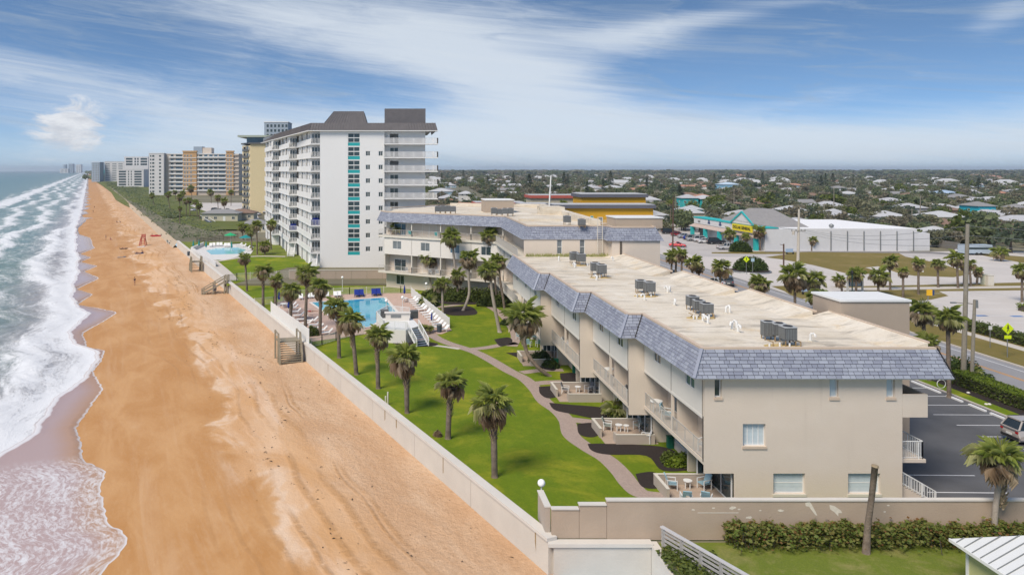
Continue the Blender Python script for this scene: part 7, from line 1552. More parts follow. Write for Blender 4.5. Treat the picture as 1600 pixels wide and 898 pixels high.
named_trees = [((1545, 385), 2.1, 1, 'large green tree before the board fence by the right edge'), ((1520, 383), 1.7, 4, 'bright green tree behind the blue fence'), ((1580, 395), 1.5, 2, 'dark tree at the right edge behind the palms'), ((1455, 362), 1.3, 0, 'olive tree with pinkish bush beside the white bungalow'), ((1365, 350), 1.5, 0, 'olive tree at the corner of the long bungalow roof'), ((1240, 350), 1.5, 3, 'brownish tree above the grey shop roof'), ((1130, 345), 1.8, 1, 'green trees above the shop canopy'), ((1118, 352), 1.4, 0, 'low tree between teal house and shop'), ((1195, 325), 1.8, 4, 'bright green tree behind the ridge of the shop'), ((1050, 345), 1.4, 2, 'dark tree at the end of the yellow motel'), ((1065, 350), 1.3, 0, 'olive tree right of the yellow motel'), ((1220, 325), 1.8, 2, 'dark broad tree behind the shop')]
for (px, py), s_, c_, lb in named_trees: a_ = G(px, py, 0); put_tree(a_[0], a_[1], s_ * .9, px % 5, c_, lb, None); occupied.append((a_[0], a_[1], 3))
n_t = 0; mass = {c_: [] for c_ in range(5)}
cand = []
for k in range(5200):
    y = 206 + 1500 * rs.random() ** 1.35; x = rs.uniform(max(15, -.05 * y) if y < 420 else -.33 * y, .9 * y + 20)
    cand.append((y, x))
cand.sort()
for y, x in cand:
    r_ = rs.uniform(.52, 1.0) * (1 + .45 * (rs.random() < .12)) * (.85 if y < 300 else 1.0)
    if x < Wl(y) + 105 or blocked(x, y, 2.5 * r_) or (y < 205 + 20 and x < 145): continue
    if any((x - ox) ** 2 + (y - oy) ** 2 < 5 for oy, ox in cand[:0]): continue
    c_ = rs.choices(range(5), (5, 4, 3, 3, 1.2))[0]; k = rs.randrange(5)
    if n_t < 250: put_tree(x, y, r_, k, c_, f'{tkn[c_]} broadleaf tree in the near suburb across the street', f'{tkn[c_]} trees of the near suburb'); n_t += 1
    else: mass[c_].append((x, y, r_ * (1 + y / 4000), k))
rng = np.random.default_rng(5)
for y in np.geomspace(1500, 9000, 34):                      # the wooded horizon, in belts
    n = int(78 * (1 + .2 * math.log(y / 1500))); xs = rng.uniform(-.40 * y if y < 5200 else -.36 * y, .95 * y, n)
    for x in xs: mass[int(rng.integers(0, 4))].append((float(x), float(y * rng.uniform(.96, 1.04)), float(y / 1500 * rng.uniform(.9, 1.7) * 1.5) if y < 2500 else float(rng.uniform(5.5, 9.5) if y < 5200 else rng.uniform(7, 12)), int(rng.integers(0, 5))))
dr_ = MB()                                                   # roofs of the farthest houses, past counting
for k in range(170):
    y = rs.uniform(900, 4200); x = rs.uniform(.02 * y, .9 * y); w_, d_, h_ = rs.uniform(6, 13), rs.uniform(5, 9), rs.uniform(3.2, 7); a = (w_, d_)
    dr_.add([(x - w_, y - d_, 0), (x + w_, y - d_, 0), (x + w_, y + d_, 0), (x - w_, y + d_, 0), (x - w_, y - d_, h_), (x + w_, y - d_, h_), (x + w_, y + d_, h_), (x - w_, y + d_, h_), (x - w_ * .5, y, h_ + 3), (x + w_ * .5, y, h_ + 3)], [(0, 1, 5, 4), (3, 0, 4, 7), (1, 2, 6, 5)], 1); dr_.add([dr_.v[-6 + j] for j in range(6)], [(0, 1, 5, 4), (1, 2, 5), (2, 3, 4, 5), (3, 0, 4)], 0)
tag(link('distant_houses', dr_.mesh('distant_houses', [m_rw, m_hw[0]])), kind='stuff')
arrs = [(np.array(m_.v, np.float32), np.array(m_.f, np.int64)) for m_ in tcm]
for c_, L in mass.items():
    vs, fs, off = [], [], 0
    for x, y, s_, k in L:
        v, f = arrs[k]; a = rng.uniform(0, 6.28); st_ = 1 if y < 700 else (2 if y < 1600 else 4)
        f = f[::st_]; v = v.reshape(-1, 4, 3)[::st_].reshape(-1, 3); f = np.arange(len(v)).reshape(-1, 4); big_ = 1 if st_ == 1 else (1.35 if st_ == 2 else 1.9)
        if big_ > 1: cc = v.reshape(-1, 4, 3).mean(1, keepdims=True); v = ((v.reshape(-1, 4, 3) - cc) * big_ + cc).reshape(-1, 3)
        ca, sa = math.cos(a), math.sin(a); p = np.stack([(v[:, 0] * ca - v[:, 1] * sa) * s_ + x, (v[:, 0] * sa + v[:, 1] * ca) * s_ + y, v[:, 2] * min(s_, 1.35 + s_ * .26)], 1); vs.append(p); fs.append(f + off); off += len(v)
    V, Fc = np.concatenate(vs), np.concatenate(fs); me = bpy.data.meshes.new('distant_wood'); me.vertices.add(len(V)); me.vertices.foreach_set('co', V.astype(np.float32).ravel()); me.loops.add(Fc.size); me.loops.foreach_set('vertex_index', Fc.ravel().astype(np.int32)); me.polygons.add(len(Fc)); me.polygons.foreach_set('loop_start', np.arange(0, Fc.size, 4, dtype=np.int32)); me.update(calc_edges=True); me.materials.append(m_tree[c_]); tag(link('distant_wood', me), kind='stuff')
# ================================================================== vehicles
m_tyre = plain('black_tyre', (.02, .02, .02), .9); m_rim = plain('alloy_rim', (.35, .35, .36), .35, .05, metal=.7); m_cg = glass('car_glass', (.02, .028, .032), .05); m_tail = plain('red_tail_light', (.35, .01, .01), .3); m_head = plain('clear_head_light', (.6, .62, .62), .15); m_plast = plain('black_plastic', (.025, .025, .027), .6); m_plate = plain('pale_plate', (.6, .6, .58), .5)
def carpaint(name, c): return mat(name, c, .28, .03, .8, metal=.25, spec=.6)
def car(label, col, c, rz, kind='sedan', name='car', cat='car', group=None, s_=1.0):
    t_ = thing(name, label, cat, c, rz, group); t_.scale = (s_,) * 3
    prof = {'sedan': ([(-2.25, .35), (-2.3, .62), (-2.2, .95), (-1.55, 1.0), (.95, .95), (2.0, .82), (2.25, .6), (2.25, .32)], [(-1.75, .99), (-1.0, 1.42), (.15, 1.44), (1.05, .95)]),
            'suv': ([(-2.4, .42), (-2.47, .75), (-2.42, 1.12), (-2.2, 1.14), (1.05, 1.1), (2.15, 1.0), (2.42, .8), (2.42, .40)], [(-2.38, 1.12), (-2.0, 1.74), (.25, 1.78), (1.15, 1.1)]),
            'pickup': ([(-2.8, .5), (-2.82, 1.08), (-.75, 1.08), (1.3, 1.1), (2.5, 1.02), (2.65, .8), (2.65, .45)], [(-.7, 1.08), (-.5, 1.78), (.75, 1.8), (1.5, 1.1)])}[kind]
    W = .93; q = MB(); b_ = prof[0]; n = len(b_); rows = []
    for x, z in b_: rows.append([(x * .985, -W + .10 + (.03 if z > .9 else 0), z), (x, -W + .30, z + .02), (x, W - .30, z + .02), (x * .985, W - .10 - (.03 if z > .9 else 0), z)])
    for r_ in rows: q.v += r_
    for i in range(n - 1):
        for k in range(3): q.f.append((4 * i + k, 4 * i + k + 1, 4 * i + k + 5, 4 * i + k + 4)); q.m.append(0)
    # bulging flanks
    zl, zh = min(z for _, z in b_), [z for _, z in b_]
    for sg_ in (-1, 1):
        o_ = len(q.v)
        for x, z in b_: q.v += [(x * .985, sg_ * (W - .10 - (.03 if z > .9 else 0)), z)]
        for x, z in b_: q.v += [(x * .97, sg_ * W, min(z, .42) * .6 + z * .4 if z > .5 else z)]
        for i in range(n - 1): a_ = (o_ + i, o_ + i + 1, o_ + n + i + 1, o_ + n + i); q.f.append(a_ if sg_ < 0 else a_[::-1]); q.m.append(0)
        f_ = [o_ + n + i for i in range(n)]; q.f.append(tuple(f_ if sg_ > 0 else f_[::-1])); q.m.append(0)
    q.box(b_[0][0] + .05, -W + .12, .28, b_[-1][0] - .05, W - .12, .45); part(t_, 'body', q, col)
    g_ = prof[1]; q = MB(); wt = W - .28; wb = W - .10; vs = []
    for x, z in g_: yy = wb if z < 1.3 else wt; vs += [(x, -yy, z), (x, yy, z)]
    q.add(vs, [(0, 1, 3, 2), (2, 3, 5, 4), (4, 5, 7, 6), (0, 2, 4, 6), (1, 7, 5, 3)]); part(t_, 'windows', q, m_cg)
    (x0, z0), (x1, z1), (x2, z2), (x3, z3) = g_; q = MB(); q.box(x1 - .08, -wt - .02, z1 - .02, x2 + .05, wt + .02, z2 + .035); part(t_, 'roof', q, col)
    q = MB()
    for sg_ in (-1, 1):
        q.bar((x0, sg_ * wb, z0), (x1, sg_ * (wt + .01), z1), .10); q.bar((x3, sg_ * wb, z3), (x2, sg_ * (wt + .01), z2), .08); xm = (x1 + x2) / 2; q.bar((xm, sg_ * (wb + .005), z0), (xm, sg_ * (wt + .01), z1), .08)
    part(t_, 'pillars', q, col)
    for x in ((-1.42, 1.42) if kind != 'pickup' else (-1.75, 1.75)):
        for sg_ in (-1, 1):
            w_ = part(t_, 'wheel', MB().tube([(x, sg_ * (W - .2), .35), (x, sg_ * (W + .015), .35)], [.35, .34], 16), m_tyre); q = MB().tube([(x, sg_ * (W - .02), .35), (x, sg_ * (W + .03), .35)], [.22, .20], 12); link('rim', q.mesh('rim', m_rim), w_)
    for sg_ in (-1, 1):
        xr, zr = b_[1][0], b_[2][1]; q = MB(); q.box(xr - .02, sg_ * .68 - .11, zr - .26, xr + .12, sg_ * .68 + .11, zr - .10); part(t_, 'tail_light', q, m_tail); xf = b_[-2][0]; q = MB(); q.box(xf - .18, sg_ * .62 - .18, .62, xf + .02, sg_ * .62 + .18, .78); part(t_, 'head_light', q, m_head)
        q = MB(); q.box(x3 - .5, sg_ * (W + .06) - .09, z3 + .02, x3 - .3, sg_ * (W + .06) + .09, z3 + .17); part(t_, 'mirror', q, col)
    q = MB(); q.box(b_[0][0] - .06, -.8, .36, b_[0][0] + .1, .8, .56); q.box(b_[-1][0] - .1, -.8, .34, b_[-1][0] + .05, .8, .54); part(t_, 'bumper', q, m_plast); q = MB(); q.box(b_[1][0] - .035, -.25, .62, b_[1][0] + .02, .25, .76); part(t_, 'number_plate', q, m_plate)
    if kind == 'pickup': q = MB(); q.box(-2.7, -.78, 1.085, -.85, .78, 1.10); part(t_, 'bed', q, m_plast)
    if kind == 'suv':
        q = MB().bar((x1, -.66, z1 + .07), (x2 - .2, -.66, z2 + .07), .05); part(t_, 'roof_rail', q, m_plast); q = MB().bar((x1, .66, z1 + .07), (x2 - .2, .66, z2 + .07), .05); part(t_, 'roof_rail', q, m_plast); q = MB(); q.box(b_[1][0] - .02, -.8, 1.02, b_[1][0] + .05, .8, 1.1); part(t_, 'chrome_strip', q, m_rim)
    return t_
c_w, c_s, c_b, c_r, c_bl, c_g, c_t = carpaint('white_car_paint', (.62, .62, .62)), carpaint('silver_car_paint', (.38, .39, .40)), carpaint('black_car_paint', (.02, .021, .024)), carpaint('red_car_paint', (.22, .012, .016)), carpaint('blue_car_paint', (.02, .05, .26)), carpaint('grey_car_paint', (.12, .13, .145)), carpaint('champagne_car_paint', (.50, .455, .415))
car('champagne silver suv parked at the hedge, cut by the right edge', c_t, (51.45, 59.3, .01), 0, 'suv', s_=1.04)
car('dark grey hatchback stopped on the street behind the roof upstand', c_g, (62.9, 140, .02), rad(68), 'suv'); car('white hatchback beside the dark one on the street', c_w, (60.6, 140, .02), rad(112), 'sedan')
for x, y, pc, kd, lb in ((1046, 365.5, c_b, 'suv', 'black suv at the far end of the shop car park'), (1060, 369, c_r, 'sedan', 'dark red car in the row before the shop'), (1071, 372, c_s, 'sedan', 'silver car right of the dark red one'), (1079, 374.5, c_bl, 'sedan', 'blue car in the row before the shop'), (1086, 376.5, c_s, 'suv', 'silver suv right of the blue car'), (1097, 378, c_w, 'suv', 'white van like suv in the row before the shop'), (1103, 380, c_w, 'sedan', 'white sedan before the turquoise column'), (1119, 381.5, c_b, 'suv', 'black suv nearest in the row before the shop')):
    a_ = G(x, y, 0); car(lb, pc, (a_[0], a_[1], .02), rad(-8), kd, s_=1.05)
a_ = G(1059, 386, 0); car('bright red car driving in the shop car park', carpaint('bright_red_car_paint', (.34, .012, .02)), (a_[0], a_[1], .02), rad(-25)); a_ = G(1137, 390, 0); car('white and tan pickup truck backed out by the bush', c_w, (a_[0], a_[1], .02), rad(5), 'pickup', 'pickup_truck', 'pickup'); a_ = G(1166, 394, 0); car('white car hidden behind the large bush at the shop', c_w, (a_[0] - 1, a_[1] + 2, .02), rad(0))
a_ = G(1028, 370, 0)
for k, (x, y, pc, lb) in enumerate(((1507, 396, c_w, 'white car parked behind the wooden utility pole'), (1050, 432, c_s, 'silver car hidden between palms by the tan wing'))): a_ = G(x, y, 0); car(lb, pc, (a_[0], a_[1], .02), rad(10), s_=1.0)
for k in range(12): 
    a_ = (rs.uniform(-105, -60), rs.uniform(330, 405)); car('parked car on the sandy lot before the orange and cream hotel', rs.choice((c_w, c_s, c_b, c_g, c_w)), (a_[0], a_[1], .02), rad(rs.choice((0, 90)) + rs.uniform(-5, 5)), rs.choice(('sedan', 'suv')), group='cars on the hotel lot')
rv = thing('camper_trailer', 'pale blue and white camper trailer parked by the blue fence', 'trailer', G(1524, 398, 0)); q = MB(); q.box(-3.6, -1.2, .5, 3.4, 1.2, 2.6); part(rv, 'body', q, plain('pale_blue_trailer', (.40, .47, .54))); q = MB(); q.box(-3.5, -1.23, 1.5, 3.2, -1.19, 2.0); part(rv, 'window_band', q, m_glass)
for x in (-.6, .5): part(rv, 'wheel', MB().tube([(x, -1.1, .35), (x, -1.28, .35)], .35, 12), m_tyre)
bf = thing('board_fence', 'grey brown wooden board fence at the end of the warehouse yard', 'fence', G(1455, 388, 0)); pa, pb = Vector(G(1455, 385, 0)), Vector(G(1500, 392, 0))
for k in range(44): a_, b_ = pa.lerp(pb, k / 44), pa.lerp(pb, (k + .9) / 44); q = MB().bar(a_ + Vector((0, 0, 1.1)), b_ + Vector((0, 0, 1.1)), .08, 2.1 + .12 * ((k * 7) % 5) / 5); part(bf, 'board', q, m_fence, world=True)
# ================================================================== poles, wires, signs
up_ = thing('utility_pole', 'tall round wooden utility pole rising past the street hedge', 'utility pole', G(1505, 597, 0)); y_ = G(1505, 597, 0)[1]; tp = PY(1512, 350, y_)
part(up_, 'pole', MB().tube([G(1505, 597, 0), tp], [.26, .17], 10), m_pole, world=True); mid = PY(1508.5, 474, y_); part(up_, 'lamp_arm', MB().bar(mid, (mid[0] - 1.0, mid[1], mid[2] + .1), .08), m_pole, world=True); q = MB(); q.box(mid[0] - 1.5, mid[1] - .1, mid[2] + .02, mid[0] - .95, mid[1] + .1, mid[2] + .14); part(up_, 'lamp_head', q, m_metal, world=True); q = MB().bar((mid[0], mid[1], mid[2] + .05), (mid[0] + .7, mid[1], mid[2] - .05), .08); part(up_, 'bracket', q, m_pole, world=True)
u2 = thing('utility_pole', 'shorter grey wooden pole right of the tall round one', 'utility pole', G(1518, 600, 0)); part(u2, 'pole', MB().tube([G(1518, 600, 0), PY(1523, 468, G(1518, 600, 0)[1])], [.19, .14], 10), m_pole, world=True); t2 = PY(1524, 468, G(1518, 600, 0)[1]); part(u2, 'insulator', MB().tube([(t2[0], t2[1] - .2, t2[2] - .8), (t2[0], t2[1] - .2, t2[2])], [.12, .10], 8), m_metal, world=True)
u3 = thing('utility_pole', 'pale concrete utility pole with crossarm and transformer before the warehouse', 'utility pole', G(1246.5, 424, 0)); b3 = G(1246.5, 424, 0); t3 = PY(1248.5, 327, b3[1]); part(u3, 'pole', MB().tube([b3, t3], [.33, .2], 10), m_concpole, world=True)
c3 = PY(1247.5, 361, b3[1]); part(u3, 'crossarm', MB().bar((c3[0] - 1.6, c3[1] - .2, c3[2]), (c3[0] + 1.4, c3[1] - .2, c3[2]), .14), m_pole, world=True); part(u3, 'transformer', MB().tube([(c3[0] - 1.2, c3[1] - .3, c3[2] - .75), (c3[0] - 1.2, c3[1] - .3, c3[2] + .05)], .26, 10), m_concpole, world=True)
for k, dx_ in enumerate((-1.5, -.6, .5, 1.3)): part(u3, 'insulator', MB().tube([(c3[0] + dx_, c3[1] - .2, c3[2] + .07), (c3[0] + dx_, c3[1] - .2, c3[2] + .4)], .07, 6), m_metal, world=True)
u4 = thing('lamp_pole', 'dark brown pole with bracket lamp left of the concrete pole', 'lamp post', G(1224.5, 424, 0)); b4_ = G(1224.5, 424, 0); t4_ = PY(1224.5, 381, b4_[1]); part(u4, 'pole', MB().tube([b4_, t4_], .16, 8), m_post, world=True); q = MB().bar((t4_[0], t4_[1], t4_[2] - .3), (t4_[0] - .8, t4_[1], t4_[2] - .1), .1); part(u4, 'lamp_arm', q, m_post, world=True)
u5 = thing('utility_pole', 'brown pole standing between the tan wing and the red car', 'utility pole', G(1051, 402, 0)); b5 = G(1051, 402, 0); part(u5, 'pole', MB().tube([b5, PY(1052, 308, b5[1])], [.2, .14], 8), m_post, world=True)
wires = [(tp, 45, 30, 13.5), ((tp[0], tp[1], tp[2] - .9), 45, 30, 12.6), ((tp[0], tp[1], tp[2] - 1.9), 45, 30, 11.6)]
def wire(name, lb, p, q_, sag=.8, r_=.022):
    p, q_ = Vector(p), Vector(q_); P = [p.lerp(q_, k / 10) - Vector((0, 0, sag * 4 * (k / 10) * (1 - k / 10))) for k in range(11)]; solo(name, lb, 'wire', MB().tube(P, r_, 5), m_metal)
for k, dz3 in enumerate((0, .95, 1.9)):
    wire('power_line', ('highest', 'middle', 'lowest')[k] + ' power line running right from the tall wooden pole', (tp[0], tp[1], tp[2] - .2 - dz3), (tp[0] + 40, tp[1] + 14, tp[2] - 1.4 - dz3 * 1.25), .6); wire('power_line', ('highest', 'middle', 'lowest')[k] + ' power line between wooden pole and concrete pole', (tp[0], tp[1], tp[2] - .2 - dz3), (c3[0] + (1.3, .5, -.6)[k], c3[1], c3[2] + .35), 1.2)
for k in range(3): wire('power_line', ('upper', 'middle', 'lower')[k] + ' power line from the concrete pole towards the brown pole', (c3[0] - 1.5 + k * .9, c3[1], c3[2] + .35), (b5[0], b5[1], PY(1052, 311, b5[1])[2] - k * .6), 1.0)
for k, (px, b_, t_) in enumerate(((1438, 352, 306), (1303, 340, 292), (1252, 345, 318), (1288, 350, 318), (1147, 335, 296), (1056, 345, 303), (985, 345, 300), (1231, 320, 285), (1167, 325, 306), (1425, 350, 326))): 
    a_ = G(px, b_, 0); uu_ = thing('utility_pole', 'thin distant utility pole among the suburban houses', 'utility pole', a_, 0, 'distant utility poles'); tt_ = PY(px, t_, a_[1]); part(uu_, 'pole', MB().tube([(0, 0, 0), (0, 0, tt_[2])], [.2, .14], 6), m_pole); part(uu_, 'crossarm', MB().bar((-1.2, 0, tt_[2] - .6), (1.2, 0, tt_[2] - .6), .14), m_pole)
m_lime = plain('lime_warning_sign', (.62, .78, .01), .5, .03)
def cross_sign(lb, base, cy_, r_, plate=True, extra=False):
    b_ = G(*base, 0); t_ = thing('crossing_sign', lb, 'road sign', b_); z = PY(base[0], cy_, b_[1])[2]; part(t_, 'post', MB().tube([(0, 0, 0), (0, 0, z)], .05, 6), m_metal)
    q = MB(); q.add([(0, -.06, z - r_), (r_, -.06, z), (0, -.06, z + r_), (-r_, -.06, z), (0, -.085, z - r_), (r_, -.085, z), (0, -.085, z + r_), (-r_, -.085, z)], [(0, 3, 2, 1), (4, 5, 6, 7), (0, 1, 5, 4), (1, 2, 6, 5), (2, 3, 7, 6), (3, 0, 4, 7)]); part(t_, 'panel', q, m_lime)
    q = MB(); k = r_ / .65; y = -.10
    q.tube([(0, y + .005, z + .34 * k), (0, y - .005, z + .34 * k)], .075 * k, 10); P = lambda x, zz: (x * k, y, z + zz * k)
    q.bar(P(0, .26), P(.01, -.02), .13 * k, .01); q.bar(P(.02, .2), P(.15, .0), .05 * k, .01); q.bar(P(-.02, .2), P(-.14, .02), .05 * k, .01); q.bar(P(.0, -.02), P(.15, -.34), .07 * k, .01); q.bar(P(.0, -.02), P(-.13, -.34), .07 * k, .01); part(t_, 'walking_figure', q, m_blk)
    if plate: q = MB(); q.box(-.38 * k, -.09, z - 1.12 * k, .38 * k, -.06, z - .74 * k); part(t_, 'plate', q, m_lime)
    return t_
cross_sign('lime yellow pedestrian crossing sign with lower plate by the street', (1574, 558), 513, .68); cross_sign('lime yellow pedestrian crossing sign before the dark spiky bush', (1166, 428), 405, .65, False)
bs = thing('road_sign', 'bluish back of a small sign beside the crossing sign at the bush', 'road sign', G(1176, 428, 0)); z = PY(1176, 406, bs.location[1])[2]; part(bs, 'post', MB().tube([(0, 0, 0), (0, 0, z)], .05, 6), m_metal); q = MB(); q.box(-.35, -.05, z - .35, .35, -.03, z + .35); part(bs, 'panel', q, plain('pale_blue_sign', (.35, .48, .55)))
ss = thing('road_sign', 'small white sign on a thin post before the hedge across the street', 'road sign', G(1547, 543, 0)); z = PY(1547, 512, ss.location[1])[2]; part(ss, 'post', MB().tube([(0, 0, 0), (0, 0, z)], .04, 6), m_metal); q = MB(); q.box(-.22, -.06, z - .22, .22, -.04, z + .25); part(ss, 'panel', q, m_plate)
yb = thing('banner_sign', 'yellow and blue double sign on a post at the lot corner', 'sign', G(1450, 480, 0)); z = PY(1450, 457, yb.location[1])[2]; part(yb, 'post', MB().tube([(0, 0, 0), (0, 0, z)], .06, 6), m_metal); q = MB(); q.box(-.2, -.1, z - .45, .62, .05, z + .45); part(yb, 'yellow_panel', q, plain('golden_panel', (.75, .42, .02))); q = MB(); q.box(.63, -.08, z - .4, .95, .05, z + .4); part(yb, 'blue_panel', q, m_navy)
ws = thing('notice_board', 'white and blue framed notice sign between palms on the grass', 'sign', G(1336, 456, 0)); 
for x in (-1.3, 1.3): q = MB(); q.box(x - .15, -.1, 0, x + .15, .1, 3.3); part(ws, 'post', q, m_white)
q = MB(); q.box(-1.14, -.06, 1.0, 1.14, .06, 3.1); part(ws, 'panel', q, plain('pale_blue_white_panel', (.55, .6, .68))); 
for a_, b_ in (((-1.05, -.08, 1.05), (-1.05, -.08, 3.0)), ((1.05, -.08, 1.05), (1.05, -.08, 3.0)), ((-1.0, -.08, 1.05), (1.0, -.08, 1.05))): part(ws, 'blue_border', MB().bar(a_, b_, .14, .04), m_navy)
lp = thing('lamp_post', 'dark green lamp post before the notice sign', 'lamp post', G(1331.5, 459.5, 0)); part(lp, 'pole', MB().tube([(0, 0, 0), (0, 0, 3.4)], .1, 8), plain('dark_green_iron', (.02, .05, .045))); part(lp, 'lantern', MB().tube([(0, 0, 3.4), (0, 0, 3.6), (0, 0, 4.0), (0, 0, 4.15)], [.1, .22, .18, .03], 8), m_plast)
for px, lb in (((1235, 397), 'blue and white advertising bench by the side street'), ((1263, 460), 'pale blue bench behind the roof upstand by the street')):
    bn_ = thing('bench', lb, 'bench', G(*px, 0), rad(8)); q = MB(); q.box(-1.0, -.1, .45, 1.0, .35, .52); part(bn_, 'seat', q, m_metal); q = MB(); q.box(-1.05, .36, .5, 1.05, .44, 1.35); part(bn_, 'backrest', q, plain('blue_white_bench_panel', (.38, .5, .66)))
    for x in (-.9, .9): q = MB(); q.box(x - .07, -.05, 0, x + .07, .4, .45); part(bn_, 'leg', q, m_plast)
solo('marker_post', 'small white marker post in the brown field', 'post', MB().tube([(0, 0, 0), (0, 0, .8), (0, 0, .9)], [.14, .14, .06], 8), m_white, G(1442, 425, 0))
for px, lb in (((1539, 445), 'greenish electrical cabinet at the edge of the lot'), ((1546, 446), 'pale electrical cabinet right of the greenish one')): q = MB(); q.box(-.55, -.4, 0, .55, .4, 1.9); q.box(-.6, -.45, 1.902, .6, .45, 2.0); solo('utility_cabinet', lb, 'cabinet', q, plain('cabinet_green', (.40, .42, .34)) if px[0] < 1542 else m_cream, G(*px, 0))
m_stop = plain('white_wheel_stop', (.70, .70, .70), .7)
for k, (xa, ya, xb, yb_) in enumerate(((1423, 598, 1436, 603), (1444, 605.6, 1469, 614), (1464, 619, 1490, 628), (1517.5, 633, 1547.5, 643), (1560, 649, 1575, 655))):
    yy0, yy1 = G(xa, ya, 0)[1], G(xb, yb_, 0)[1]; q = MB(); q.box(-.11, -.95, 0, .11, .95, .13); q.box(-.08, -.93, .13, .08, .93, .15); solo('wheel_stop', 'white concrete wheel stop ' + ('farthest along the hedge', 'beside the palm trunk at the hedge', 'second from the palm trunk', 'in front of the hedge midway to the suv', 'right before the champagne suv')[k], 'wheel stop', q, m_stop, (52.9, (yy0 + yy1) / 2, .006), 0, 'white wheel stops along the hedge')
hs = thing('hose_reel', 'white coiled hose ring leaning in the mulch by the palm trunk', 'hose', G(1472, 607, 0)); P = [(.42 * math.cos(6.283 * k / 16), .1, .45 + .42 * math.sin(6.283 * k / 16)) for k in range(17)]; part(hs, 'hose', MB().tube(P, .03, 6), m_white)
for k, (px, lb) in enumerate((((1554, 622), 'white stone in the mulch below the hedge middle'), ((1541, 632), 'flat pale stone in the mulch near the grass'), ((1546, 632), 'second flat pale stone in the mulch near the grass'), ((1513, 614), 'white stone in the mulch left of the others'))): solo('stone', lb, 'stone', MB().sphere((0, 0, .05), .16, 7, 5, 0, .6), m_cop, G(*px, 0.05))
kr = thing('round_kerb', 'round grey kerb island under the dark spiky bush', 'kerb', G(1172, 424, 0)); q = MB(); q.tube([(0, 0, 0), (0, 0, .25)], [4.2, 4.1], 28); part(kr, 'kerb_ring', q, m_metal); part(kr, 'soil', MB().tube([(0, 0, .252), (0, 0, .27)], [3.8, 3.8], 28), m_mulch)
# ================================================================== people and things on the beach
m_skin = plain('skin', (.42, .24, .16), .6, .04); m_hair = plain('dark_hair', (.03, .02, .015), .7); CLO = {n: plain(n + '_clothing', c, .85) for n, c in (('black', (.02, .02, .022)), ('red', (.40, .03, .04)), ('white', (.6, .6, .6)), ('navy', (.03, .04, .10)), ('pink', (.55, .25, .25)), ('grey', (.2, .2, .21)), ('brown', (.18, .08, .045)))}
def skinned(name, joints, edges, m, root_ix=0, sub=1):
    me = bpy.data.meshes.new(name); me.from_pydata([j[0] for j in joints], edges, []); o = bpy.data.objects.new(name, me); COL.objects.link(o)
    md = o.modifiers.new('s', 'SKIN'); md.use_smooth_shade = True
    for i, j in enumerate(joints): me.skin_vertices[0].data[i].radius = (j[1], j[2] if len(j) > 2 else j[1])
    me.skin_vertices[0].data[root_ix].use_root = True
    sb = o.modifiers.new('u', 'SUBSURF'); sb.levels = sb.render_levels = sub
    dg = bpy.context.evaluated_depsgraph_get(); ev = o.evaluated_get(dg); m2 = bpy.data.meshes.new_from_object(ev); bpy.data.objects.remove(o); bpy.data.meshes.remove(me); m2.name = name; m2.materials.clear(); m2.materials.append(m); m2.polygons.foreach_set('use_smooth', [True] * len(m2.polygons)); return m2
POSE = {}
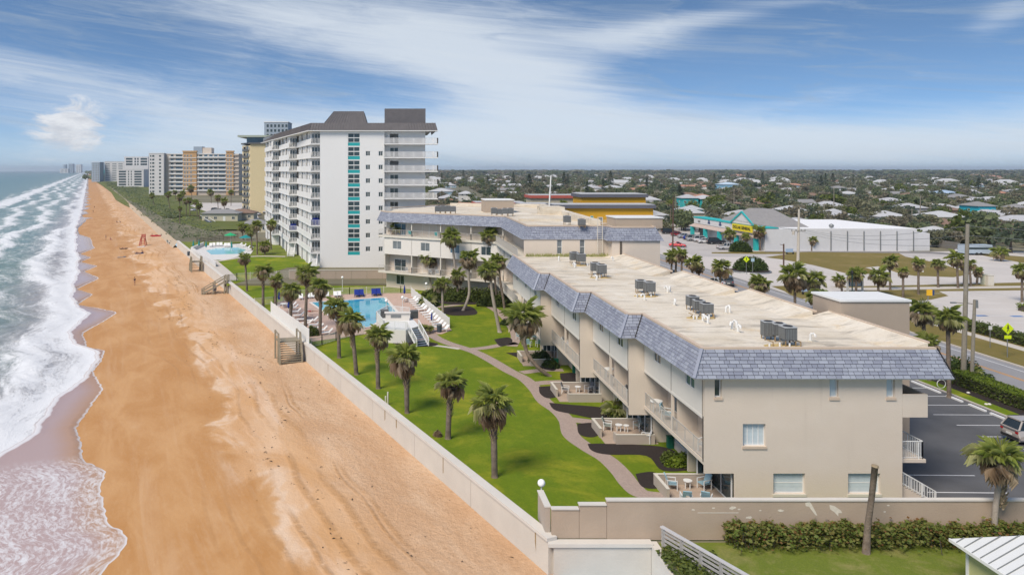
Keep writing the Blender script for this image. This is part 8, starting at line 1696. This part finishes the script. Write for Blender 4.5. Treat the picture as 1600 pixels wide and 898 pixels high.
def pose(kind):
    if kind in POSE: return POSE[kind]
    if kind == 'stand': pel, kn, an, toe, sh, el, ha, nk, hd = (0, 0, .93), [(-.10, -.03, .50), (.10, .04, .50)], [(-.10, .04, .08), (.11, -.02, .08)], [(-.11, -.12, .03), (.12, -.17, .03)], [(-.19, 0, 1.42), (.19, 0, 1.42)], [(-.26, .03, 1.13), (.26, .02, 1.13)], [(-.25, -.08, .88), (.25, -.10, .88)], (0, 0, 1.48), (0, -.02, 1.64)
    elif kind == 'walk': pel, kn, an, toe, sh, el, ha, nk, hd = (0, 0, .92), [(-.10, -.16, .53), (.10, .06, .50)], [(-.10, -.20, .08), (.10, .30, .14)], [(-.10, -.36, .05), (.10, .20, .04)], [(-.19, 0, 1.42), (.19, 0, 1.42)], [(-.25, .14, 1.15), (.25, -.10, 1.15)], [(-.24, .12, .92), (.24, -.26, .98)], (0, -.02, 1.48), (0, -.05, 1.64)
    elif kind == 'sit': pel, kn, an, toe, sh, el, ha, nk, hd = (0, 0, .14), [(-.14, -.42, .46), (.14, -.42, .44)], [(-.13, -.66, .08), (.13, -.68, .08)], [(-.13, -.84, .05), (.13, -.86, .05)], [(-.19, .08, .62), (.19, .08, .62)], [(-.27, -.08, .46), (.27, -.08, .46)], [(-.14, -.34, .48), (.14, -.34, .48)], (0, .07, .68), (0, .03, .84)
    else: pel, kn, an, toe, sh, el, ha, nk, hd = (0, 0, .12), [(-.12, -.44, .16), (.12, -.44, .13)], [(-.12, -.86, .08), (.12, -.86, .08)], [(-.14, -.96, .14), (.14, -.96, .14)], [(-.19, .48, .14), (.19, .48, .14)], [(-.34, .30, .08), (.34, .62, .08)], [(-.32, .06, .07), (.22, .78, .10)], (0, .55, .14), (0, .72, .15)
    chest = tuple((pel[i] + nk[i]) / 2 + (nk[i] - pel[i]) * .12 for i in range(3)); J = [(pel, .13, .10), (chest, .14, .10), (nk, .055), (hd, .085, .10), (tuple(hd[i] + (hd[i] - nk[i]) * .5 for i in range(3)), .075, .085)]; E_ = [(0, 1), (1, 2), (2, 3), (3, 4)]
    for i in range(2):
        b_ = len(J); J += [(sh[i], .055), (el[i], .042), (ha[i], .035), (kn[i], .062), (an[i], .042), (toe[i], .035, .03)]; E_ += [(1, b_), (b_, b_ + 1), (b_ + 1, b_ + 2), (0, b_ + 3), (b_ + 3, b_ + 4), (b_ + 4, b_ + 5)]
    top = [(chest, .155, .12), (tuple(pel[i] * .85 + chest[i] * .15 for i in range(3)), .14, .115)] ; te = [(0, 1)]; mid = lambda a, b_: tuple(a[i] * .45 + b_[i] * .55 for i in range(3))
    for i in range(2): top += [(sh[i], .068), (mid(sh[i], el[i]), .06)]; te += [(0, 2 + 2 * i), (2 + 2 * i, 3 + 2 * i)]
    sh_ = [(pel, .145, .115), (mid(pel, kn[0]), .085), (mid(pel, kn[1]), .085)]
    POSE[kind] = (skinned('body', J, E_, m_skin), (top, te), (sh_, [(0, 1), (0, 2)]), hd, nk); return POSE[kind]
TOPS = {}
def person(lb, loc, rz, kind, top, bottom, group=None):
    body, tp_, bt_, hd, nk = pose(kind); t_ = thing('person', lb, 'person', loc, rz, group); link('body', body, t_)
    for nm, geo, c_ in (('shirt', tp_, top), ('shorts', bt_, bottom)):
        if c_ is None: continue
        k = (kind, nm, c_)
        if k not in TOPS: TOPS[k] = skinned(nm, geo[0], geo[1], CLO[c_])
        link(nm, TOPS[k], t_)
    up = Vector(hd) - Vector(nk); c = Vector(hd) + up * .42 + Vector((0, .03, 0)); part(t_, 'hair', MB().sphere(tuple(c), .105, 9, 6), m_hair, True); return t_
def GB(px, py): 
    z = -2.2
    for _ in range(3): x, y, _z = G(px, py, z); z = float(beach_z(sd_(x, y)[1]))
    return (x, y, z)
person('person standing alone on the sand in dark shirt and shorts', GB(210.5, 446), rad(160), 'stand', 'black', 'navy'); person('far walker in dark clothes nearer the dune', GB(147.5, 326), rad(180), 'walk', 'black', 'black'); person('far walker in dark clothes nearer the water', GB(145.5, 333), rad(170), 'walk', 'black', 'grey')
person('person sitting in dark clothes far up the sand, left of a pair', GB(182.5, 348), rad(90), 'sit', 'black', 'navy'); person('person sitting far up the sand, right of a pair', GB(187.5, 348), rad(70), 'sit', 'brown', 'black'); person('pale standing beachgoer near the water above the dark towels', GB(165.5, 375), rad(90), 'stand', 'grey', 'brown'); person('beachgoer in pink bending low beside the pale standing one', GB(172.5, 375), rad(60), 'sit', 'pink', 'red')
person('sunbather lying on dark towel left of the lifeguard chair', GB(191, 388), rad(80), 'lie', None, 'black'); person('second sunbather lying beside the first on dark towels', GB(196, 388), rad(95), 'lie', None, 'navy'); person('sunbather lying in dark swimwear below the lifeguard chair', GB(215, 395), rad(90), 'lie', 'black', 'black'); person('tanned person sitting upright below the lifeguard chair', GB(222, 395), rad(70), 'sit', None, 'brown')
person('person sitting at the left end of the red kayak', GB(237.5, 369), rad(-60), 'sit', 'brown', 'grey'); person('person sitting at the right end of the red kayak in dark shirt', GB(252, 369.5), rad(80), 'sit', 'black', 'black'); person('person sunbathing on a lounger among the seaward pool palms', (*GL(487, 492)[:2], LZ + .45), rad(100), 'lie', 'red', 'black')
person('person in blue chair group right of the lifeguard chair', GB(266, 381), rad(-70), 'sit', 'navy', 'navy')
ky = thing('kayak', 'red kayak lying on the sand between two sitting people', 'kayak', GB(244.5, 369.5), rad(6)); ps_ = [(-2.3, 0, .42), (-1.6, 0, .25), (-.5, 0, .2), (.5, 0, .2), (1.6, 0, .25), (2.3, 0, .42)]; part(ky, 'hull', MB().tube(ps_, [.05, .26, .36, .36, .26, .05], 10), CLO['red'], True); part(ky, 'cockpit', MB().tube([(-.4, 0, .52), (.4, 0, .52)], [.16, .16], 8), m_plast)
for px, py, rz_, lb in ((263.5, 381.5, 70, 'left dark blue beach chair of the group right of the lifeguard'), (269, 381, -60, 'right dark blue beach chair with small shade, right of the lifeguard')): dup(KCq.p, GB(px, py), rad(rz_), lb, 'blue beach chairs on the sand', (1.2, 1.2, 1.3))
lf = thing('lifeguard_chair', 'tall red wooden lifeguard chair on the sand', 'lifeguard chair', GB(223.5, 384)); m_lred = plain('faded_red_wood', (.36, .045, .03), .8)
for sx in (-1, 1):
    for sy in (-1, 1): part(lf, 'leg', MB().bar((sx * .95, sy * .8, 0), (sx * .6, sy * .45, 2.3), .18), m_lred)
    part(lf, 'armrest', MB().bar((sx * .6, -.5, 2.75), (sx * .6, .5, 2.75), .14), m_lred); part(lf, 'back_post', MB().bar((sx * .6, .45, 2.2), (sx * .55, .6, 3.7), .16), m_lred)
q = MB(); q.box(-.7, -.55, 2.3, .7, .55, 2.42); part(lf, 'seat', q, m_lred)
for k in range(3): part(lf, 'backrest_board', MB().bar((-.6, .57 + k * .02, 2.75 + k * .35), (.6, .57 + k * .02, 2.75 + k * .35), .08, .25), m_lred)
for k in range(3): part(lf, 'cross_bar', MB().bar((-.85 + k * .08, -.72 + k * .1, .55 + k * .55), (.85 - k * .08, -.72 + k * .1, .55 + k * .55), .1, .16), m_lred)
for px, c_, lb in (((221, 386), 'white', 'pale blue towel below the lifeguard chair'), ((194, 389), 'black', 'dark towel spread under the two sunbathers'), ((218, 396), 'navy', 'dark blue towel below the lifeguard chair'), ((191, 402), 'grey', 'grey beach bag and towel heap near the wet sand')):
    a_ = GB(*px); q = MB(); q.box(-1.3, -.6, .01, 1.3, .6, .05); q.box(.4, -.3, .051, 1.0, .3, .3); solo('beach_towel', lb, 'towel', q, CLO[c_], a_)
for px, lb in (((284.5, 385), 'black drum shaped bin at the rope post on the sand'), ((290, 377), 'black drum shaped bin farther up the sand by the dune rail')): t_ = thing('rubbish_drum', lb, 'bin', GB(*px)); part(t_, 'drum', MB().tube([(0, 0, .0), (0, 0, 1.1)], .45, 12), CLO['black']); part(t_, 'rim', MB().tube([(0, 0, 1.1), (0, 0, 1.16)], .48, 12), m_plast)
pa, pb = Vector(GB(286, 384)), Vector(GB(300, 383)); solo('rope_rail', 'low brown rail between the black drum and the turquoise pool', 'rail', MB().bar(pa + Vector((0, 0, .9)), pb + Vector((0, 0, 1.2)), .1), m_rust)
# bits of weed and driftwood on the sand
dr = MB(); rw = random.Random(9)
for k in range(420):
    s_ = rw.uniform(-8, 140); d_ = 7.5 + 2.2 * math.sin(s_ * .09) + 1.2 * math.sin(s_ * .31) + abs(rw.gauss(0, .8)) if k % 3 else rw.uniform(.8, 14); x, y = world_xy(s_, d_); z = float(beach_z(d_)) + .02; a = rw.uniform(0, 6.28); l_ = abs(rw.gauss(0, .12)) + .04
    dr.add([(x - l_ * math.cos(a), y - l_ * math.sin(a), z), (x + .04 * math.sin(a), y - .04 * math.cos(a), z + .05), (x + l_ * math.cos(a), y + l_ * math.sin(a), z), (x - .05 * math.sin(a), y + .05 * math.cos(a), z + .03)], [(0, 1, 2, 3)])
tag(link('seaweed_scraps', dr.mesh('seaweed_scraps', m_mulch)), kind='stuff')
# ================================================================== the air
hz = MB(); hz.box(-6500, -40, -12, 14500, 17000, 75)
mh = bpy.data.materials.new('haze'); mh.use_nodes = True; t = NT(mh.node_tree); t.n.remove(t.n['Principled BSDF']); pv = t.new('ShaderNodeVolumePrincipled'); pv.inputs['Color'].default_value = (.82, .90, 1.0, 1); pv.inputs['Density'].default_value = .00010; pv.inputs['Anisotropy'].default_value = .2
t.l.new(pv.outputs[0], t.n['Material Output'].inputs['Volume']); tag(link('haze', hz.mesh('haze', mh)), kind='stuff')
